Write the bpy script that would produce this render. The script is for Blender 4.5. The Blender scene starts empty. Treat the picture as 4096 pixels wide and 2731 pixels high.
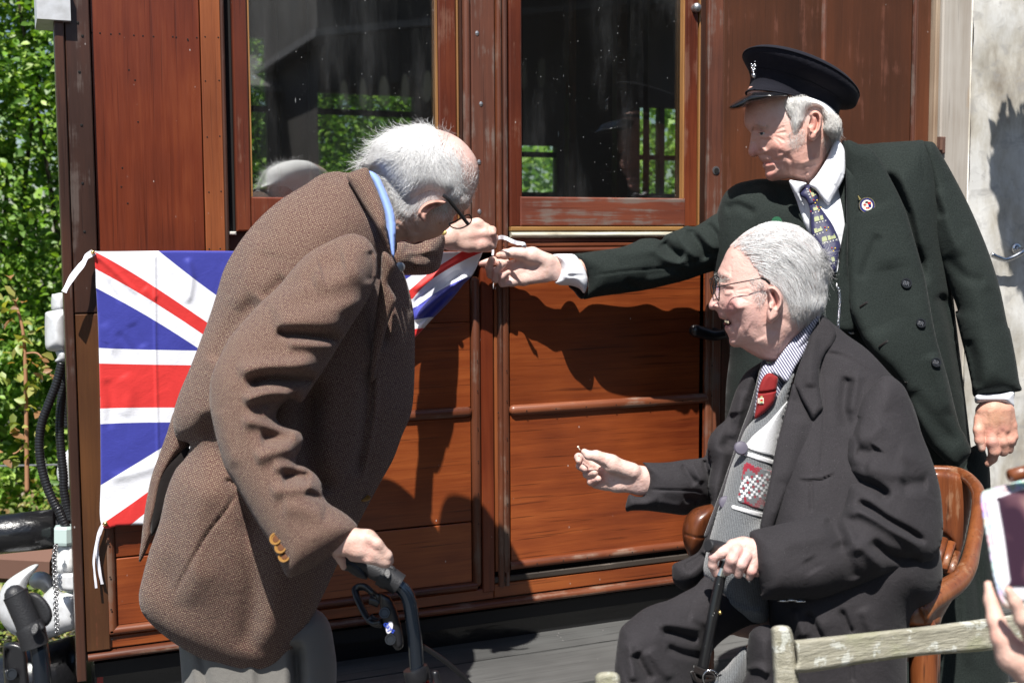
import bpy, math, random
import numpy as np
from mathutils import Vector, Matrix
random.seed(7); rng = np.random.default_rng(7)
scene = bpy.context.scene
COL = scene.collection
# ------------------------------------------------------------------ camera
F_PX = 4810.0; CX, CY = 2048.0, 1365.5
YAW, PITCH, ROLL = math.radians(23.0), math.radians(4.75), math.radians(0.3)
CAM = np.array([0.0, -2.5, 1.28])
FW = np.array([math.sin(YAW)*math.cos(PITCH), math.cos(YAW)*math.cos(PITCH), -math.sin(PITCH)])
R0 = np.array([math.cos(YAW), -math.sin(YAW), 0.0]); U0 = np.cross(R0, FW)
RT = R0*math.cos(ROLL) - U0*math.sin(ROLL)
UP = U0*math.cos(ROLL) + R0*math.sin(ROLL)
cd = bpy.data.cameras.new('camera'); cam = bpy.data.objects.new('camera', cd); COL.objects.link(cam)
cd.sensor_width = 36; cd.lens = 36*F_PX/4096; cd.clip_start = 0.05; cd.clip_end = 500
M = Matrix([[RT[0], UP[0], -FW[0], CAM[0]], [RT[1], UP[1], -FW[1], CAM[1]], [RT[2], UP[2], -FW[2], CAM[2]], [0, 0, 0, 1]])
cd.dof.use_dof = True; cd.dof.focus_distance = 2.35; cd.dof.aperture_fstop = 6.3
cam.matrix_world = M; scene.camera = cam
# ------------------------------------------------------------------ light
SUN_DIR = np.array([0.66, 1.0, -1.95]); SUN_DIR /= np.linalg.norm(SUN_DIR)
world = bpy.data.worlds.new('World'); scene.world = world; world.use_nodes = True
wn = world.node_tree; bg = wn.nodes['Background']
sky = wn.nodes.new('ShaderNodeTexSky'); sky.sky_type = 'NISHITA'; sky.sun_disc = False
sky.sun_elevation = math.asin(-SUN_DIR[2]); sky.sun_rotation = math.atan2(-SUN_DIR[0], -SUN_DIR[1])
sky.air_density = 1.0; sky.dust_density = 0.6; sky.ozone_density = 1.2
wn.links.new(sky.outputs[0], bg.inputs[0]); bg.inputs[1].default_value = 0.06
sl = bpy.data.lights.new('sun', 'SUN'); sl.energy = 5.0; sl.angle = math.radians(0.53); sl.color = (1.0, 0.965, 0.91)
so = bpy.data.objects.new('sun', sl); COL.objects.link(so)
so.rotation_euler = Vector(SUN_DIR).to_track_quat('-Z', 'Y').to_euler(); so.location = (-3, -5, 9)
vs = scene.view_settings; vs.view_transform = 'Standard'; vs.look = 'None'; vs.exposure = 0.72; vs.gamma = 1.0; vs.use_curve_mapping = False

DOFF = 0.0
def P(sx, sy, d):
    sx = np.asarray(sx, float); sy = np.asarray(sy, float); d = np.asarray(d, float)+DOFF
    return CAM + FW*d[..., None] + RT*((sx-CX)/F_PX*d)[..., None] - UP*((sy-CY)/F_PX*d)[..., None]
def proj(v):
    r = np.asarray(v)-CAM; d = r@FW
    return CX + (r@RT)/d*F_PX, CY-(r@UP)/d*F_PX, d
def ray(sx, sy): return FW + RT*((sx-CX)/F_PX) - UP*((sy-CY)/F_PX)
def wall(sx, sy, y=0.0):            # where a pixel's ray meets the plane y = const
    r = ray(sx, sy); t = (y-CAM[1])/r[1]; return CAM + r*t
def WX(sx, sy, y=0.0): return float(wall(sx, sy, y)[0])
def WZ(sx, sy, y=0.0): return float(wall(sx, sy, y)[2])
def WD(sx, sy, y=0.0): return float((y-CAM[1])/ray(sx, sy)[1])
def Z(org, s, pts):                 # reading off an enlarged crop
    o = []
    for p in pts: o.append((org[0]+p[0]/s, org[1]+p[1]/s) + tuple(p[2:]))
    return o
def ZA(org, s): return lambda *pts: Z(org, s, pts)
# ------------------------------------------------------------------ node helper
class K:
    def __init__(s, t, sock): s.t, s.k = t, sock
    def _m(s, op, o=None, o2=None, rev=False):
        n = s.t.nodes.new('ShaderNodeMath'); n.operation = op
        a = [s, o] if not rev else [o, s]
        if o2 is not None: a.append(o2)
        for i, v in enumerate(a):
            if v is None: continue
            if isinstance(v, K): s.t.links.new(v.k, n.inputs[i])
            else: n.inputs[i].default_value = float(v)
        return K(s.t, n.outputs[0])
    def __add__(s, o): return s._m('ADD', o)
    __radd__ = __add__
    def __sub__(s, o): return s._m('SUBTRACT', o)
    def __rsub__(s, o): return s._m('SUBTRACT', o, rev=True)
    def __mul__(s, o): return s._m('MULTIPLY', o)
    __rmul__ = __mul__
    def __truediv__(s, o): return s._m('DIVIDE', o)
    def abs(s): return s._m('ABSOLUTE')
    def lt(s, o): return s._m('LESS_THAN', o)
    def gt(s, o): return s._m('GREATER_THAN', o)
    def mod(s, o): return s._m('FLOORED_MODULO', o)
    def floor(s): return s._m('FLOOR')
    def sin(s): return s._m('SINE')
    def pow(s, o): return s._m('POWER', o)
    def mx(s, o): return s._m('MAXIMUM', o)
    def mn(s, o): return s._m('MINIMUM', o)
    def ss(s, a, b):
        n = s.t.nodes.new('ShaderNodeMapRange'); n.interpolation_type = 'SMOOTHSTEP'
        s.t.links.new(s.k, n.inputs[0]); n.inputs[1].default_value = a; n.inputs[2].default_value = b
        return K(s.t, n.outputs[0])
class MT:
    def __init__(s, name, **kw):
        s.m = bpy.data.materials.new(name); s.m.use_nodes = True; s.t = s.m.node_tree
        s.b = s.t.nodes['Principled BSDF']
        for k, v in kw.items(): s.set(k, v)
    def set(s, k, v):
        nm = {'col': 'Base Color', 'rough': 'Roughness', 'metal': 'Metallic', 'spec': 'Specular IOR Level', 'coat': 'Coat Weight', 'coatr': 'Coat Roughness',
              'sheen': 'Sheen Weight', 'sheenr': 'Sheen Roughness', 'sss': 'Subsurface Weight', 'trans': 'Transmission Weight', 'alpha': 'Alpha', 'normal': 'Normal'}.get(k, k)
        i = s.b.inputs[nm]
        if isinstance(v, K): s.t.links.new(v.k, i)
        elif isinstance(v, (tuple, list)): i.default_value = (*v[:3], 1) if len(v) >= 3 and i.type == 'RGBA' else v
        else: i.default_value = v
    def node(s, typ, ins=None, out=0, **props):
        n = s.t.nodes.new(typ)
        for k, v in props.items(): setattr(n, k, v)
        for k, v in (ins or {}).items():
            i = n.inputs[k]
            if isinstance(v, K): s.t.links.new(v.k, i)
            elif isinstance(v, (tuple, list)) and i.type == 'RGBA': i.default_value = (*v[:3], 1)
            else: i.default_value = v
        return K(s.t, n.outputs[out])
    def pos(s, sc=(1, 1, 1), off=None, rnd=0.0, rot=(0, 0, 0)):
        p = s.node('ShaderNodeNewGeometry')
        if rnd:
            r = s.rand(); w = s.node('ShaderNodeCombineXYZ', {0: r*rnd, 1: r*rnd*1.7, 2: r*rnd*2.3})
            p = s.node('ShaderNodeVectorMath', {0: p, 1: w})
        return s.node('ShaderNodeMapping', {0: p, 'Scale': sc, 'Rotation': rot})
    def rand(s): return s.node('ShaderNodeObjectInfo', out=5)
    def uv(s, sc=(1, 1, 1), rot=0.0):
        p = s.node('ShaderNodeUVMap', uv_map='uv')
        return s.node('ShaderNodeMapping', {0: p, 'Scale': sc, 'Rotation': (0, 0, rot)})
    def xyz(s, v):
        n = s.t.nodes.new('ShaderNodeSeparateXYZ'); s.t.links.new(v.k, n.inputs[0]); return [K(s.t, o) for o in n.outputs]
    def noise(s, v, sc=5, det=3, rough=0.5, dist=0.0, out=0):
        return s.node('ShaderNodeTexNoise', {'Vector': v, 'Scale': sc, 'Detail': det, 'Roughness': rough, 'Distortion': dist}, out=out)
    def voro(s, v, sc=5, feat='F1', out=0, rnd=1.0):
        return s.node('ShaderNodeTexVoronoi', {'Vector': v, 'Scale': sc, 'Randomness': rnd}, out=out, feature=feat)
    def ramp(s, f, stops):
        n = s.t.nodes.new('ShaderNodeValToRGB'); s.t.links.new(f.k, n.inputs[0]); e = n.color_ramp.elements
        while len(e) < len(stops): e.new(0.5)
        for el, (p, c) in zip(e, stops): el.position = p; el.color = (*c, 1) if len(c) == 3 else c
        return K(s.t, n.outputs[0])
    def mix(s, f, a, b, mode='MIX'):
        n = s.t.nodes.new('ShaderNodeMix'); n.data_type = 'RGBA'; n.blend_type = mode
        for i, v in ((0, f), (6, a), (7, b)):
            if isinstance(v, K): s.t.links.new(v.k, n.inputs[i])
            elif i == 0: n.inputs[0].default_value = v
            else: n.inputs[i].default_value = (*v[:3], 1)
        return K(s.t, n.outputs[2])
    def bump(s, h, st=0.3, dist=0.002):
        s.set('normal', s.node('ShaderNodeBump', {'Height': h, 'Strength': st, 'Distance': dist}))
    def attr(s, name='Col'): return s.node('ShaderNodeAttribute', attribute_name=name)
# ------------------------------------------------------------------ object helpers
def tag(o, label=None, cat=None, group=None, kind=None):
    if label: o['label'] = label
    if cat: o['category'] = cat
    if group: o['group'] = group
    if kind: o['kind'] = kind
    return o
def thing(name, loc, label, cat, group=None):
    o = bpy.data.objects.new(name, None); o.empty_display_size = 0.05; o.location = loc; COL.objects.link(o)
    return tag(o, label, cat, group)
def wloc(o):
    l = np.zeros(3)
    while o is not None: l = l+np.array(o.location); o = o.parent
    return l
def mesh(name, V, F, mat, parent=None, smooth=True, uv=None, col=None, label=None, kind=None, auto=None):
    V = np.asarray(V, float)
    if parent is not None: V = V-wloc(parent)
    me = bpy.data.meshes.new(name)
    if isinstance(F, np.ndarray):
        n, k = F.shape; me.vertices.add(len(V)); me.vertices.foreach_set('co', V.astype(np.float32).ravel())
        me.loops.add(n*k); me.loops.foreach_set('vertex_index', F.astype(np.int32).ravel())
        me.polygons.add(n); me.polygons.foreach_set('loop_start', np.arange(0, n*k, k, dtype=np.int32))
        me.update(calc_edges=True); me.validate()
    else:
        me.from_pydata([tuple(v) for v in V], [], F); me.update()
    if smooth:
        me.polygons.foreach_set('use_smooth', np.ones(len(me.polygons), bool))
        if auto: 
            try: me.set_sharp_from_angle(angle=math.radians(auto))
            except Exception: pass
    li = None
    if uv is not None or col is not None:
        li = np.empty(len(me.loops), np.int32); me.loops.foreach_get('vertex_index', li)
    if uv is not None:
        l = me.uv_layers.new(name='uv'); l.data.foreach_set('uv', np.asarray(uv, np.float32)[li].ravel())
    if col is not None:
        a = me.color_attributes.new('Col', 'FLOAT_COLOR', 'POINT')
        c = np.ones((len(V), 4), np.float32); c[:, :3] = col; a.data.foreach_set('color', c.ravel())
    if mat is not None: me.materials.append(mat.m if isinstance(mat, MT) else mat)
    o = bpy.data.objects.new(name, me); COL.objects.link(o)
    if parent is not None: o.parent = parent
    return tag(o, label, kind=kind)
class MB:                            # gathers simple shapes into one mesh
    def __init__(s): s.v = []; s.f = []
    def add(s, V, F):
        b = len(s.v); s.v += [tuple(v) for v in V]; s.f += [tuple(i+b for i in f) for f in F]; return s
    def box(s, x0, x1, y0, y1, z0, z1, bev=0.0):
        if bev <= 0:
            V = [(x, y, z) for x in (x0, x1) for y in (y0, y1) for z in (z0, z1)]
            return s.add(V, [(0, 1, 3, 2), (4, 6, 7, 5), (0, 4, 5, 1), (2, 3, 7, 6), (0, 2, 6, 4), (1, 5, 7, 3)])
        b = bev   # chamfer round the outer (-y) face
        V = [(x0, y1, z0), (x1, y1, z0), (x1, y1, z1), (x0, y1, z1), (x0, y0+b, z0), (x1, y0+b, z0), (x1, y0+b, z1), (x0, y0+b, z1),
             (x0+b, y0, z0+b), (x1-b, y0, z0+b), (x1-b, y0, z1-b), (x0+b, y0, z1-b)]
        F = [(0, 1, 2, 3)]+[(i, 4+i, 4+(i+1) % 4, (i+1) % 4) for i in range(4)]+[(4+i, 8+i, 8+(i+1) % 4, 4+(i+1) % 4) for i in range(4)]+[(8, 11, 10, 9)]
        return s.add(V, F)
    def tube(s, pts, r, n=8, cap=True, flat=1.0, ref=None):
        pts = np.asarray(pts, float); m = len(pts); r = np.broadcast_to(np.asarray(r, float), (m,))
        T = np.gradient(pts, axis=0); T /= np.linalg.norm(T, axis=1)[:, None]+1e-12
        up = np.array(ref if ref is not None else ([0, 0, 1.0] if abs(T[0][2]) < 0.9 else [1.0, 0, 0]))
        b = len(s.v); N = up-T[0]*(up@T[0])
        for i in range(m):
            N = N-T[i]*(N@T[i]); N /= np.linalg.norm(N)+1e-12; B = np.cross(T[i], N)
            for k in range(n):
                a = 2*math.pi*k/n; s.v.append(tuple(pts[i]+r[i]*(math.cos(a)*N*flat+math.sin(a)*B)))
        for i in range(m-1):
            for k in range(n): s.f.append((b+i*n+k, b+i*n+(k+1) % n, b+(i+1)*n+(k+1) % n, b+(i+1)*n+k))
        if cap: s.f.append(tuple(b+k for k in range(n))[::-1]); s.f.append(tuple(b+(m-1)*n+k for k in range(n)))
        return s
    def ball(s, c, r, n=8, sq=(1, 1, 1), ax=None):
        c = np.asarray(c, float); A = np.eye(3) if ax is None else np.asarray(ax); V = []; h = n//2
        for i in range(1, h):
            t = math.pi*i/h
            for k in range(n):
                a = 2*math.pi*k/n; q = np.array([math.sin(t)*math.cos(a)*sq[0], math.sin(t)*math.sin(a)*sq[1], math.cos(t)*sq[2]])*r
                V.append(c+q@A)
        V += [c+np.array([0, 0, sq[2]*r])@A, c-np.array([0, 0, sq[2]*r])@A]; F = []
        for i in range(h-2):
            for k in range(n): F.append((i*n+k, (i+1)*n+k, (i+1)*n+(k+1) % n, i*n+(k+1) % n))
        t = len(V)-2
        for k in range(n): F.append((t, k, (k+1) % n)); F.append((t+1, (h-2)*n+(k+1) % n, (h-2)*n+k))
        return s.add(V, F)
    def lathe(s, c, axis, prof, n=20, sx=1.0):   # profile of (radius, height along axis)
        c = np.asarray(c, float); a = np.asarray(axis, float); a /= np.linalg.norm(a)
        u = np.cross(a, [0.3, 0.5, 0.81]); u /= np.linalg.norm(u); w = np.cross(a, u); b = len(s.v); m = len(prof)
        for r, h in prof:
            for k in range(n):
                t = 2*math.pi*k/n; s.v.append(tuple(c+a*h+r*(math.cos(t)*u*sx+math.sin(t)*w)))
        for i in range(m-1):
            for k in range(n): s.f.append((b+i*n+k, b+i*n+(k+1) % n, b+(i+1)*n+(k+1) % n, b+(i+1)*n+k))
        s.f.append(tuple(b+k for k in range(n))[::-1]); s.f.append(tuple(b+(m-1)*n+k for k in range(n)))
        return s
    def build(s, name, mat, parent=None, smooth=False, **kw): return mesh(name, s.v, s.f, mat, parent, smooth, **kw)
def spl(pts, n=8, closed=False, sharp=()):   # Catmull-Rom through the points (any dimension)
    p = np.asarray(pts, float); m = len(p); out = []
    for i in range(m if closed else m-1):
        if closed: a, b, c, d = p[(i-1) % m], p[i], p[(i+1) % m], p[(i+2) % m]
        else: a, b, c, d = p[max(i-1, 0)], p[i], p[i+1], p[min(i+2, m-1)]
        j = (i+1) % m
        if i in sharp: a = b
        if j in sharp: d = c
        for k in range(n):
            t = k/n; out.append(0.5*((2*b)+(-a+c)*t+(2*a-5*b+4*c-d)*t*t+(-a+3*b-3*c+d)*t**3))
    if not closed: out.append(p[-1])
    return np.array(out)
# ------------------------------------------------------------------ relief solids
def rbf(ctrl, x, y):
    c = np.asarray(ctrl, float)
    if len(c) == 1: return np.full(np.shape(x), c[0, 2])
    q = c[:, :2]/1000.; n = len(c); k = np.linalg.norm(q[:, None]-q[None], axis=2)
    if n == 2:
        v = q[1]-q[0]; t = ((np.stack([x, y], -1)/1000.-q[0])@v)/(v@v); return c[0, 2]+(c[1, 2]-c[0, 2])*np.clip(t, -0.3, 1.3)
    A = np.zeros((n+1, n+1)); A[:n, :n] = -k-np.eye(n)*1e-3; A[:n, n] = 1; A[n, :n] = 1
    w = np.linalg.solve(A, np.append(c[:, 2], 0)); X = np.stack([x, y], -1)/1000.
    out = np.full(np.shape(x), w[n])
    for i in range(n): out = out-w[i]*np.linalg.norm(X-q[i], axis=-1)
    return out
def seg_dist(px, py, poly, closed):
    A = poly; B = np.roll(poly, -1, 0) if closed else poly[1:]
    if not closed: A = poly[:-1]
    best = np.full(px.shape, 1e18); cx = np.zeros(px.shape); cy = np.zeros(px.shape); sg = np.zeros(px.shape); tt = np.zeros(px.shape)
    for i in range(len(A)):
        ax, ay = A[i]; vx, vy = B[i]-A[i]; L = vx*vx+vy*vy+1e-12
        t = np.clip(((px-ax)*vx+(py-ay)*vy)/L, 0, 1); qx = ax+vx*t; qy = ay+vy*t; d = (px-qx)**2+(py-qy)**2
        m = d < best; best = np.where(m, d, best); cx = np.where(m, qx, cx); cy = np.where(m, qy, cy)
        sg = np.where(m, np.sign(vx*(py-ay)-vy*(px-ax)), sg); tt = np.where(m, (i+t)/len(A), tt)
    return np.sqrt(best), cx, cy, sg, tt
def inside(px, py, poly):
    A = poly; B = np.roll(poly, -1, 0); c = np.zeros(px.shape, bool)
    for (x0, y0), (x1, y1) in zip(A, B):
        if y0 == y1: continue
        c ^= ((y0 > py) != (y1 > py)) & (px < (x1-x0)*(py-y0)/(y1-y0)+x0)
    return c
def strokes_field(X, Y, strokes):
    A = np.zeros(X.shape)
    for st in strokes:
        pts, w, amp = st[0], st[1], st[2]; kind = st[3] if len(st) > 3 else 'g'
        q = spl([p[:2] for p in pts], 5) if len(pts) > 2 else np.asarray([p[:2] for p in pts], float)
        x0, y0 = q.min(0)-4*w; x1, y1 = q.max(0)+4*w
        m = (X > x0) & (X < x1) & (Y > y0) & (Y < y1)
        if not m.any(): continue
        xx = X[m]; yy = Y[m]; d, cx, cy, sg, tt = seg_dist(xx, yy, q, False)
        taper = np.clip(np.minimum(tt, 1-tt)*5, 0, 1); taper = taper*taper*(3-2*taper)
        if kind == 'g': g = np.exp(-(d/w)**2)*taper
        elif kind == 'f': g = np.exp(-(d/w)**2)
        elif kind == 's':      # overlap fold: raised on the right-hand side of the path
            g = np.where(sg > 0, np.exp(-(d/w)), np.exp(-(d/(0.16*w))**2))*taper
        elif kind == 'S': g = np.where(sg > 0, np.exp(-(d/w)), np.exp(-(d/(0.12*w))**2))
        A[m] += amp*g
    return A
class Pillow: pass
def pillow(outline, depth, thick, back=None, k=1.0, strokes=(), step=8, smooth=14, nseg=6, sharp=(), noise=0.0, fade=3.0, thin=0.0015, rmin=10, raw=False):
    """A closed solid whose rim runs through the outline; depth = distance of its mid sheet, thick = half thickness in metres."""
    O = np.asarray(outline, float)[:, :2] if raw else spl(np.asarray(outline, float)[:, :2], nseg, True, sharp)
    x0, y0 = O.min(0)-2*step; x1, y1 = O.max(0)+2*step
    nx = int((x1-x0)/step)+2; ny = int((y1-y0)/step)+2
    X, Y = np.meshgrid(x0+np.arange(nx)*step, y0+np.arange(ny)*step)
    ins = inside(X, Y, O); D = np.zeros(X.shape); Cx = X.copy(); Cy = Y.copy()
    d, cx, cy, _, _ = seg_dist(X, Y, O, True); D = np.where(ins, d, 0)
    tooclose = ins & (d < 0.25*step); ins2 = ins & ~tooclose
    nb = np.zeros(ins.shape, bool); p = np.pad(ins2, 1)
    for a in (0, 1, 2):
        for b in (0, 1, 2): nb |= p[a:a+ny, b:b+nx]
    rim = nb & ~ins2; X = np.where(rim, cx, X); Y = np.where(rim, cy, Y)
    C = rbf(depth, X, Y) if not callable(depth) else depth(X, Y)
    W = np.clip(rbf(thick, X, Y), thin, None)
    R = np.maximum(W*F_PX/2.2*k, rmin)
    e2 = 1-(1-np.clip(D/R, 0, 1))**2; H2 = (W**2)*e2
    for _ in range(smooth):
        q = np.pad(H2, 1, mode='edge'); H2 = np.where(ins2, 0.5*H2+0.125*(q[:-2, 1:-1]+q[2:, 1:-1]+q[1:-1, :-2]+q[1:-1, 2:]), 0)
    H = np.sqrt(np.clip(H2, 0, None)); H = np.where(ins2, H, 0)
    A = strokes_field(X, Y, strokes)
    if noise: 
        nz = sum(np.sin(X*fx+Y*fy+ph)*am for fx, fy, ph, am in [(rng.uniform(-.03, .03), rng.uniform(-.03, .03), rng.uniform(0, 6), 1/(1+i*.5)) for i in range(10)]); A += nz*noise/3
    ef = np.clip(D/(fade*step), 0, 1); A = A*ef
    bk = back if back is not None else 1.0
    front = C-H-A; rear = C+H*bk
    idf = -np.ones(X.shape, int); idb = -np.ones(X.shape, int)
    act = ins2 | rim; n1 = act.sum(); idf[act] = np.arange(n1); idb[act] = idf[act]; n2 = ins2.sum(); idb[ins2] = n1+np.arange(n2)
    Vf = P(X[act], Y[act], front[act])
    Vb = P(X[ins2], Y[ins2], rear[ins2])
    c = act[:-1, :-1] & act[1:, :-1] & act[:-1, 1:] & act[1:, 1:] & (ins2[:-1, :-1] | ins2[1:, :-1] | ins2[:-1, 1:] | ins2[1:, 1:])
    f = np.stack([idf[:-1, :-1][c], idf[1:, :-1][c], idf[1:, 1:][c], idf[:-1, 1:][c]], 1)
    b = np.stack([idb[:-1, :-1][c], idb[:-1, 1:][c], idb[1:, 1:][c], idb[1:, :-1][c]], 1)
    r = Pillow(); r.V = np.concatenate([Vf, Vb]); r.F = np.concatenate([f, b])
    r.px = np.concatenate([X[act], X[ins2]]); r.py = np.concatenate([Y[act], Y[ins2]]); r.isf = np.arange(len(r.V)) < n1
    r.grid = (x0, y0, step, nx, ny, np.where(act, front, C), C, ins2); r.O = O
    return r
def surf(r, x, y):                   # front depth of a relief at pixels
    x0, y0, s, nx, ny, fr, C, ins = r.grid
    u = np.clip((np.asarray(x, float)-x0)/s, 0, nx-1.001); v = np.clip((np.asarray(y, float)-y0)/s, 0, ny-1.001); i = u.astype(int); j = v.astype(int); a = u-i; b = v-j
    w = [((1-a)*(1-b), j, i), (a*(1-b), j, i+1), ((1-a)*b, j+1, i), (a*b, j+1, i+1)]; sw = sum(k*ins[q, p] for k, q, p in w)
    i2 = np.round(u).astype(int); j2 = np.round(v).astype(int); near = fr[j2, i2]
    return np.where(sw > 0.25, sum(k*fr[q, p]*ins[q, p] for k, q, p in w)/np.maximum(sw, 1e-6), near), ins[j2, i2]
def surf2(rs, x, y):                 # nearest of several reliefs
    if not isinstance(rs, (tuple, list)): return surf(rs, x, y)
    ds, oks = zip(*[surf(r, x, y) for r in rs]); return np.minimum.reduce([np.where(o, d, np.maximum(d, 0)) for d, o in zip(ds, oks)]), np.logical_or.reduce(oks)
def blobs(px, py, base, bl):
    c = np.tile(np.asarray(base, float), (len(px), 1))
    for (x, y, r, cc, st) in bl:
        rx, ry = r if isinstance(r, tuple) else (r, r)
        w = np.exp(-((px-x)/rx)**2-((py-y)/ry)**2)*st; c = c*(1-w[:, None])+np.asarray(cc)*w[:, None]
    return c
def PM(name, r, mat, parent, uvrot=0.0, col=None, uvf=None, label=None, **kw):
    u = r.px*2.2/F_PX; v = -r.py*2.2/F_PX
    if uvf is not None: uv = uvf(r.px, r.py)
    else: uv = np.stack([u*math.cos(uvrot)-v*math.sin(uvrot), u*math.sin(uvrot)+v*math.cos(uvrot)], 1)
    return mesh(name, r.V, r.F, mat, parent, True, uv=uv, col=col, label=label, **kw)
def join(parts):                     # merge relief solids into one mesh
    r = Pillow(); b = 0; Vs, Fs, X, Y, Is = [], [], [], [], []
    for p in parts:
        F = p.F
        if F.shape[1] == 3: F = np.concatenate([F, F[:, 2:3]], 1)
        Vs.append(p.V); Fs.append(F+b); b += len(p.V); X.append(p.px); Y.append(p.py); Is.append(p.isf)
    r.V = np.concatenate(Vs); r.F = np.concatenate(Fs); r.px = np.concatenate(X); r.py = np.concatenate(Y); r.isf = np.concatenate(Is); return r
# ------------------------------------------------------------------ smooth-union solids on a grid (hands)
def sdf_solid(prims, vox=0.0016, base_k=0.008):
    """prims: ('c', [(sx,sy,d,rpx),...], k[, sub]) chains of tapered capsules; pixels + distance, radius in pixels."""
    segs = []
    for pr in prims:
        pts = pr[1]; kk = pr[2] if len(pr) > 2 and pr[2] else base_k; sub = len(pr) > 3 and pr[3]
        q = [(P(p[0], p[1], p[2]), p[3]*p[2]/F_PX) for p in pts]
        if len(q) == 1: segs.append((q[0][0], q[0][0]+1e-6, q[0][1], q[0][1], kk, sub))
        for i in range(len(q)-1): segs.append((q[i][0], q[i+1][0], q[i][1], q[i+1][1], kk, sub))
    R = np.stack([RT, UP, FW]); allp = np.array([s[0] for s in segs]+[s[1] for s in segs])@R.T; rr = np.array([s[2] for s in segs]+[s[3] for s in segs])
    lo = (allp-rr[:, None]).min(0)-3*vox-0.003; hi = (allp+rr[:, None]).max(0)+3*vox+0.003
    n = np.ceil((hi-lo)/vox).astype(int)+1; S = np.full(n, 0.05, np.float32)
    ax = [lo[i]+np.arange(n[i])*vox for i in range(3)]
    for a, b, ra, rb, k, sub in sorted(segs, key=lambda s: bool(s[5])):
        a = R@a; b = R@b; m = max(ra, rb)+k+2.5*vox
        l = np.floor((np.minimum(a, b)-m-lo)/vox).astype(int); h = np.ceil((np.maximum(a, b)+m-lo)/vox).astype(int)+1
        l = np.clip(l, 0, n); h = np.clip(h, 0, n)
        if (h <= l).any(): continue
        g = np.stack(np.meshgrid(ax[0][l[0]:h[0]], ax[1][l[1]:h[1]], ax[2][l[2]:h[2]], indexing='ij'), -1)
        v = b-a; t = np.clip(((g-a)@v)/(v@v+1e-12), 0, 1); d = np.linalg.norm(g-a-t[..., None]*v, axis=-1)-(ra+(rb-ra)*t)
        s = S[l[0]:h[0], l[1]:h[1], l[2]:h[2]]
        if sub: d = -d; hh = np.clip(k-np.abs(s-d), 0, None)/k; s[...] = np.maximum(s, d)+hh*hh*k/4
        else: hh = np.clip(k-np.abs(s-d), 0, None)/k; s[...] = np.minimum(s, d)-hh*hh*k/4
    V, F = nets(S); V = (V*vox+lo)@R
    r = Pillow(); r.V = V; r.F = F; x, y, d = proj(V); r.px = x; r.py = y; r.isf = np.ones(len(V), bool); return r
def nets(S):
    ins = S < 0; nx, ny, nz = S.shape; num = np.zeros((nx-1, ny-1, nz-1)); acc = np.zeros((nx-1, ny-1, nz-1, 3))
    offs = [(i, j, k) for i in (0, 1) for j in (0, 1) for k in (0, 1)]
    sl = lambda o: (slice(o[0], nx-1+o[0]), slice(o[1], ny-1+o[1]), slice(o[2], nz-1+o[2]))
    for a in offs:
        for ax in range(3):
            if a[ax] == 1: continue
            b = list(a); b[ax] = 1; sa = S[sl(a)]; sb = S[sl(b)]; m = (sa < 0) != (sb < 0)
            t = np.where(m, sa/(sa-sb+1e-20), 0)
            for q in range(3):
                acc[..., q] += np.where(m, a[q]+(t if q == ax else 0), 0)
            num += m
    has = num > 0; idx = -np.ones(has.shape, int); idx[has] = np.arange(has.sum())
    g = np.argwhere(has); V = g+acc[has]/num[has][:, None]; F = []
    for ax in range(3):
        a = [slice(1, -1)]*3; a[ax] = slice(0, -1); b = [slice(1, -1)]*3; b[ax] = slice(1, None)
        sa = ins[tuple(a)]; sb = ins[tuple(b)]; c = np.argwhere(sa != sb); st = sa[sa != sb]
        o = np.array([1, 1, 1]); o[ax] = 0; c = c+o; u, w = [(1, 2), (2, 0), (0, 1)][ax]
        eu = np.zeros(3, int); eu[u] = 1; ew = np.zeros(3, int); ew[w] = 1
        q = [idx[tuple((c-d).T)] for d in (np.zeros(3, int), eu, eu+ew, ew)]
        Q = np.stack(q, 1); Q[~st] = Q[~st][:, ::-1]; F.append(Q)
    F = np.concatenate(F); return V, F
def loft(rings, n=40, cap=True):
    V = []; F = []
    for rg in rings: V += [tuple(v) for v in rg]
    m = len(rings); n = len(rings[0])
    for i in range(m-1):
        for k in range(n): F.append((i*n+k, i*n+(k+1) % n, (i+1)*n+(k+1) % n, (i+1)*n+k))
    if cap: F.append(tuple(range(n))[::-1]); F.append(tuple((m-1)*n+k for k in range(n)))
    return V, F
def capring(xl, yl, xr, yr, d, b, sag, n=40, slope=0.0):
    out = []
    for i in range(n):
        a = 2*math.pi*i/n; c = math.cos(a); s = math.sin(a)
        x = (xl+xr)/2+(xr-xl)/2*c; y = (yl+yr)/2+(yr-yl)/2*c - s*sag
        out.append(P(x, y, d+b*s))
    return out
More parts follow.
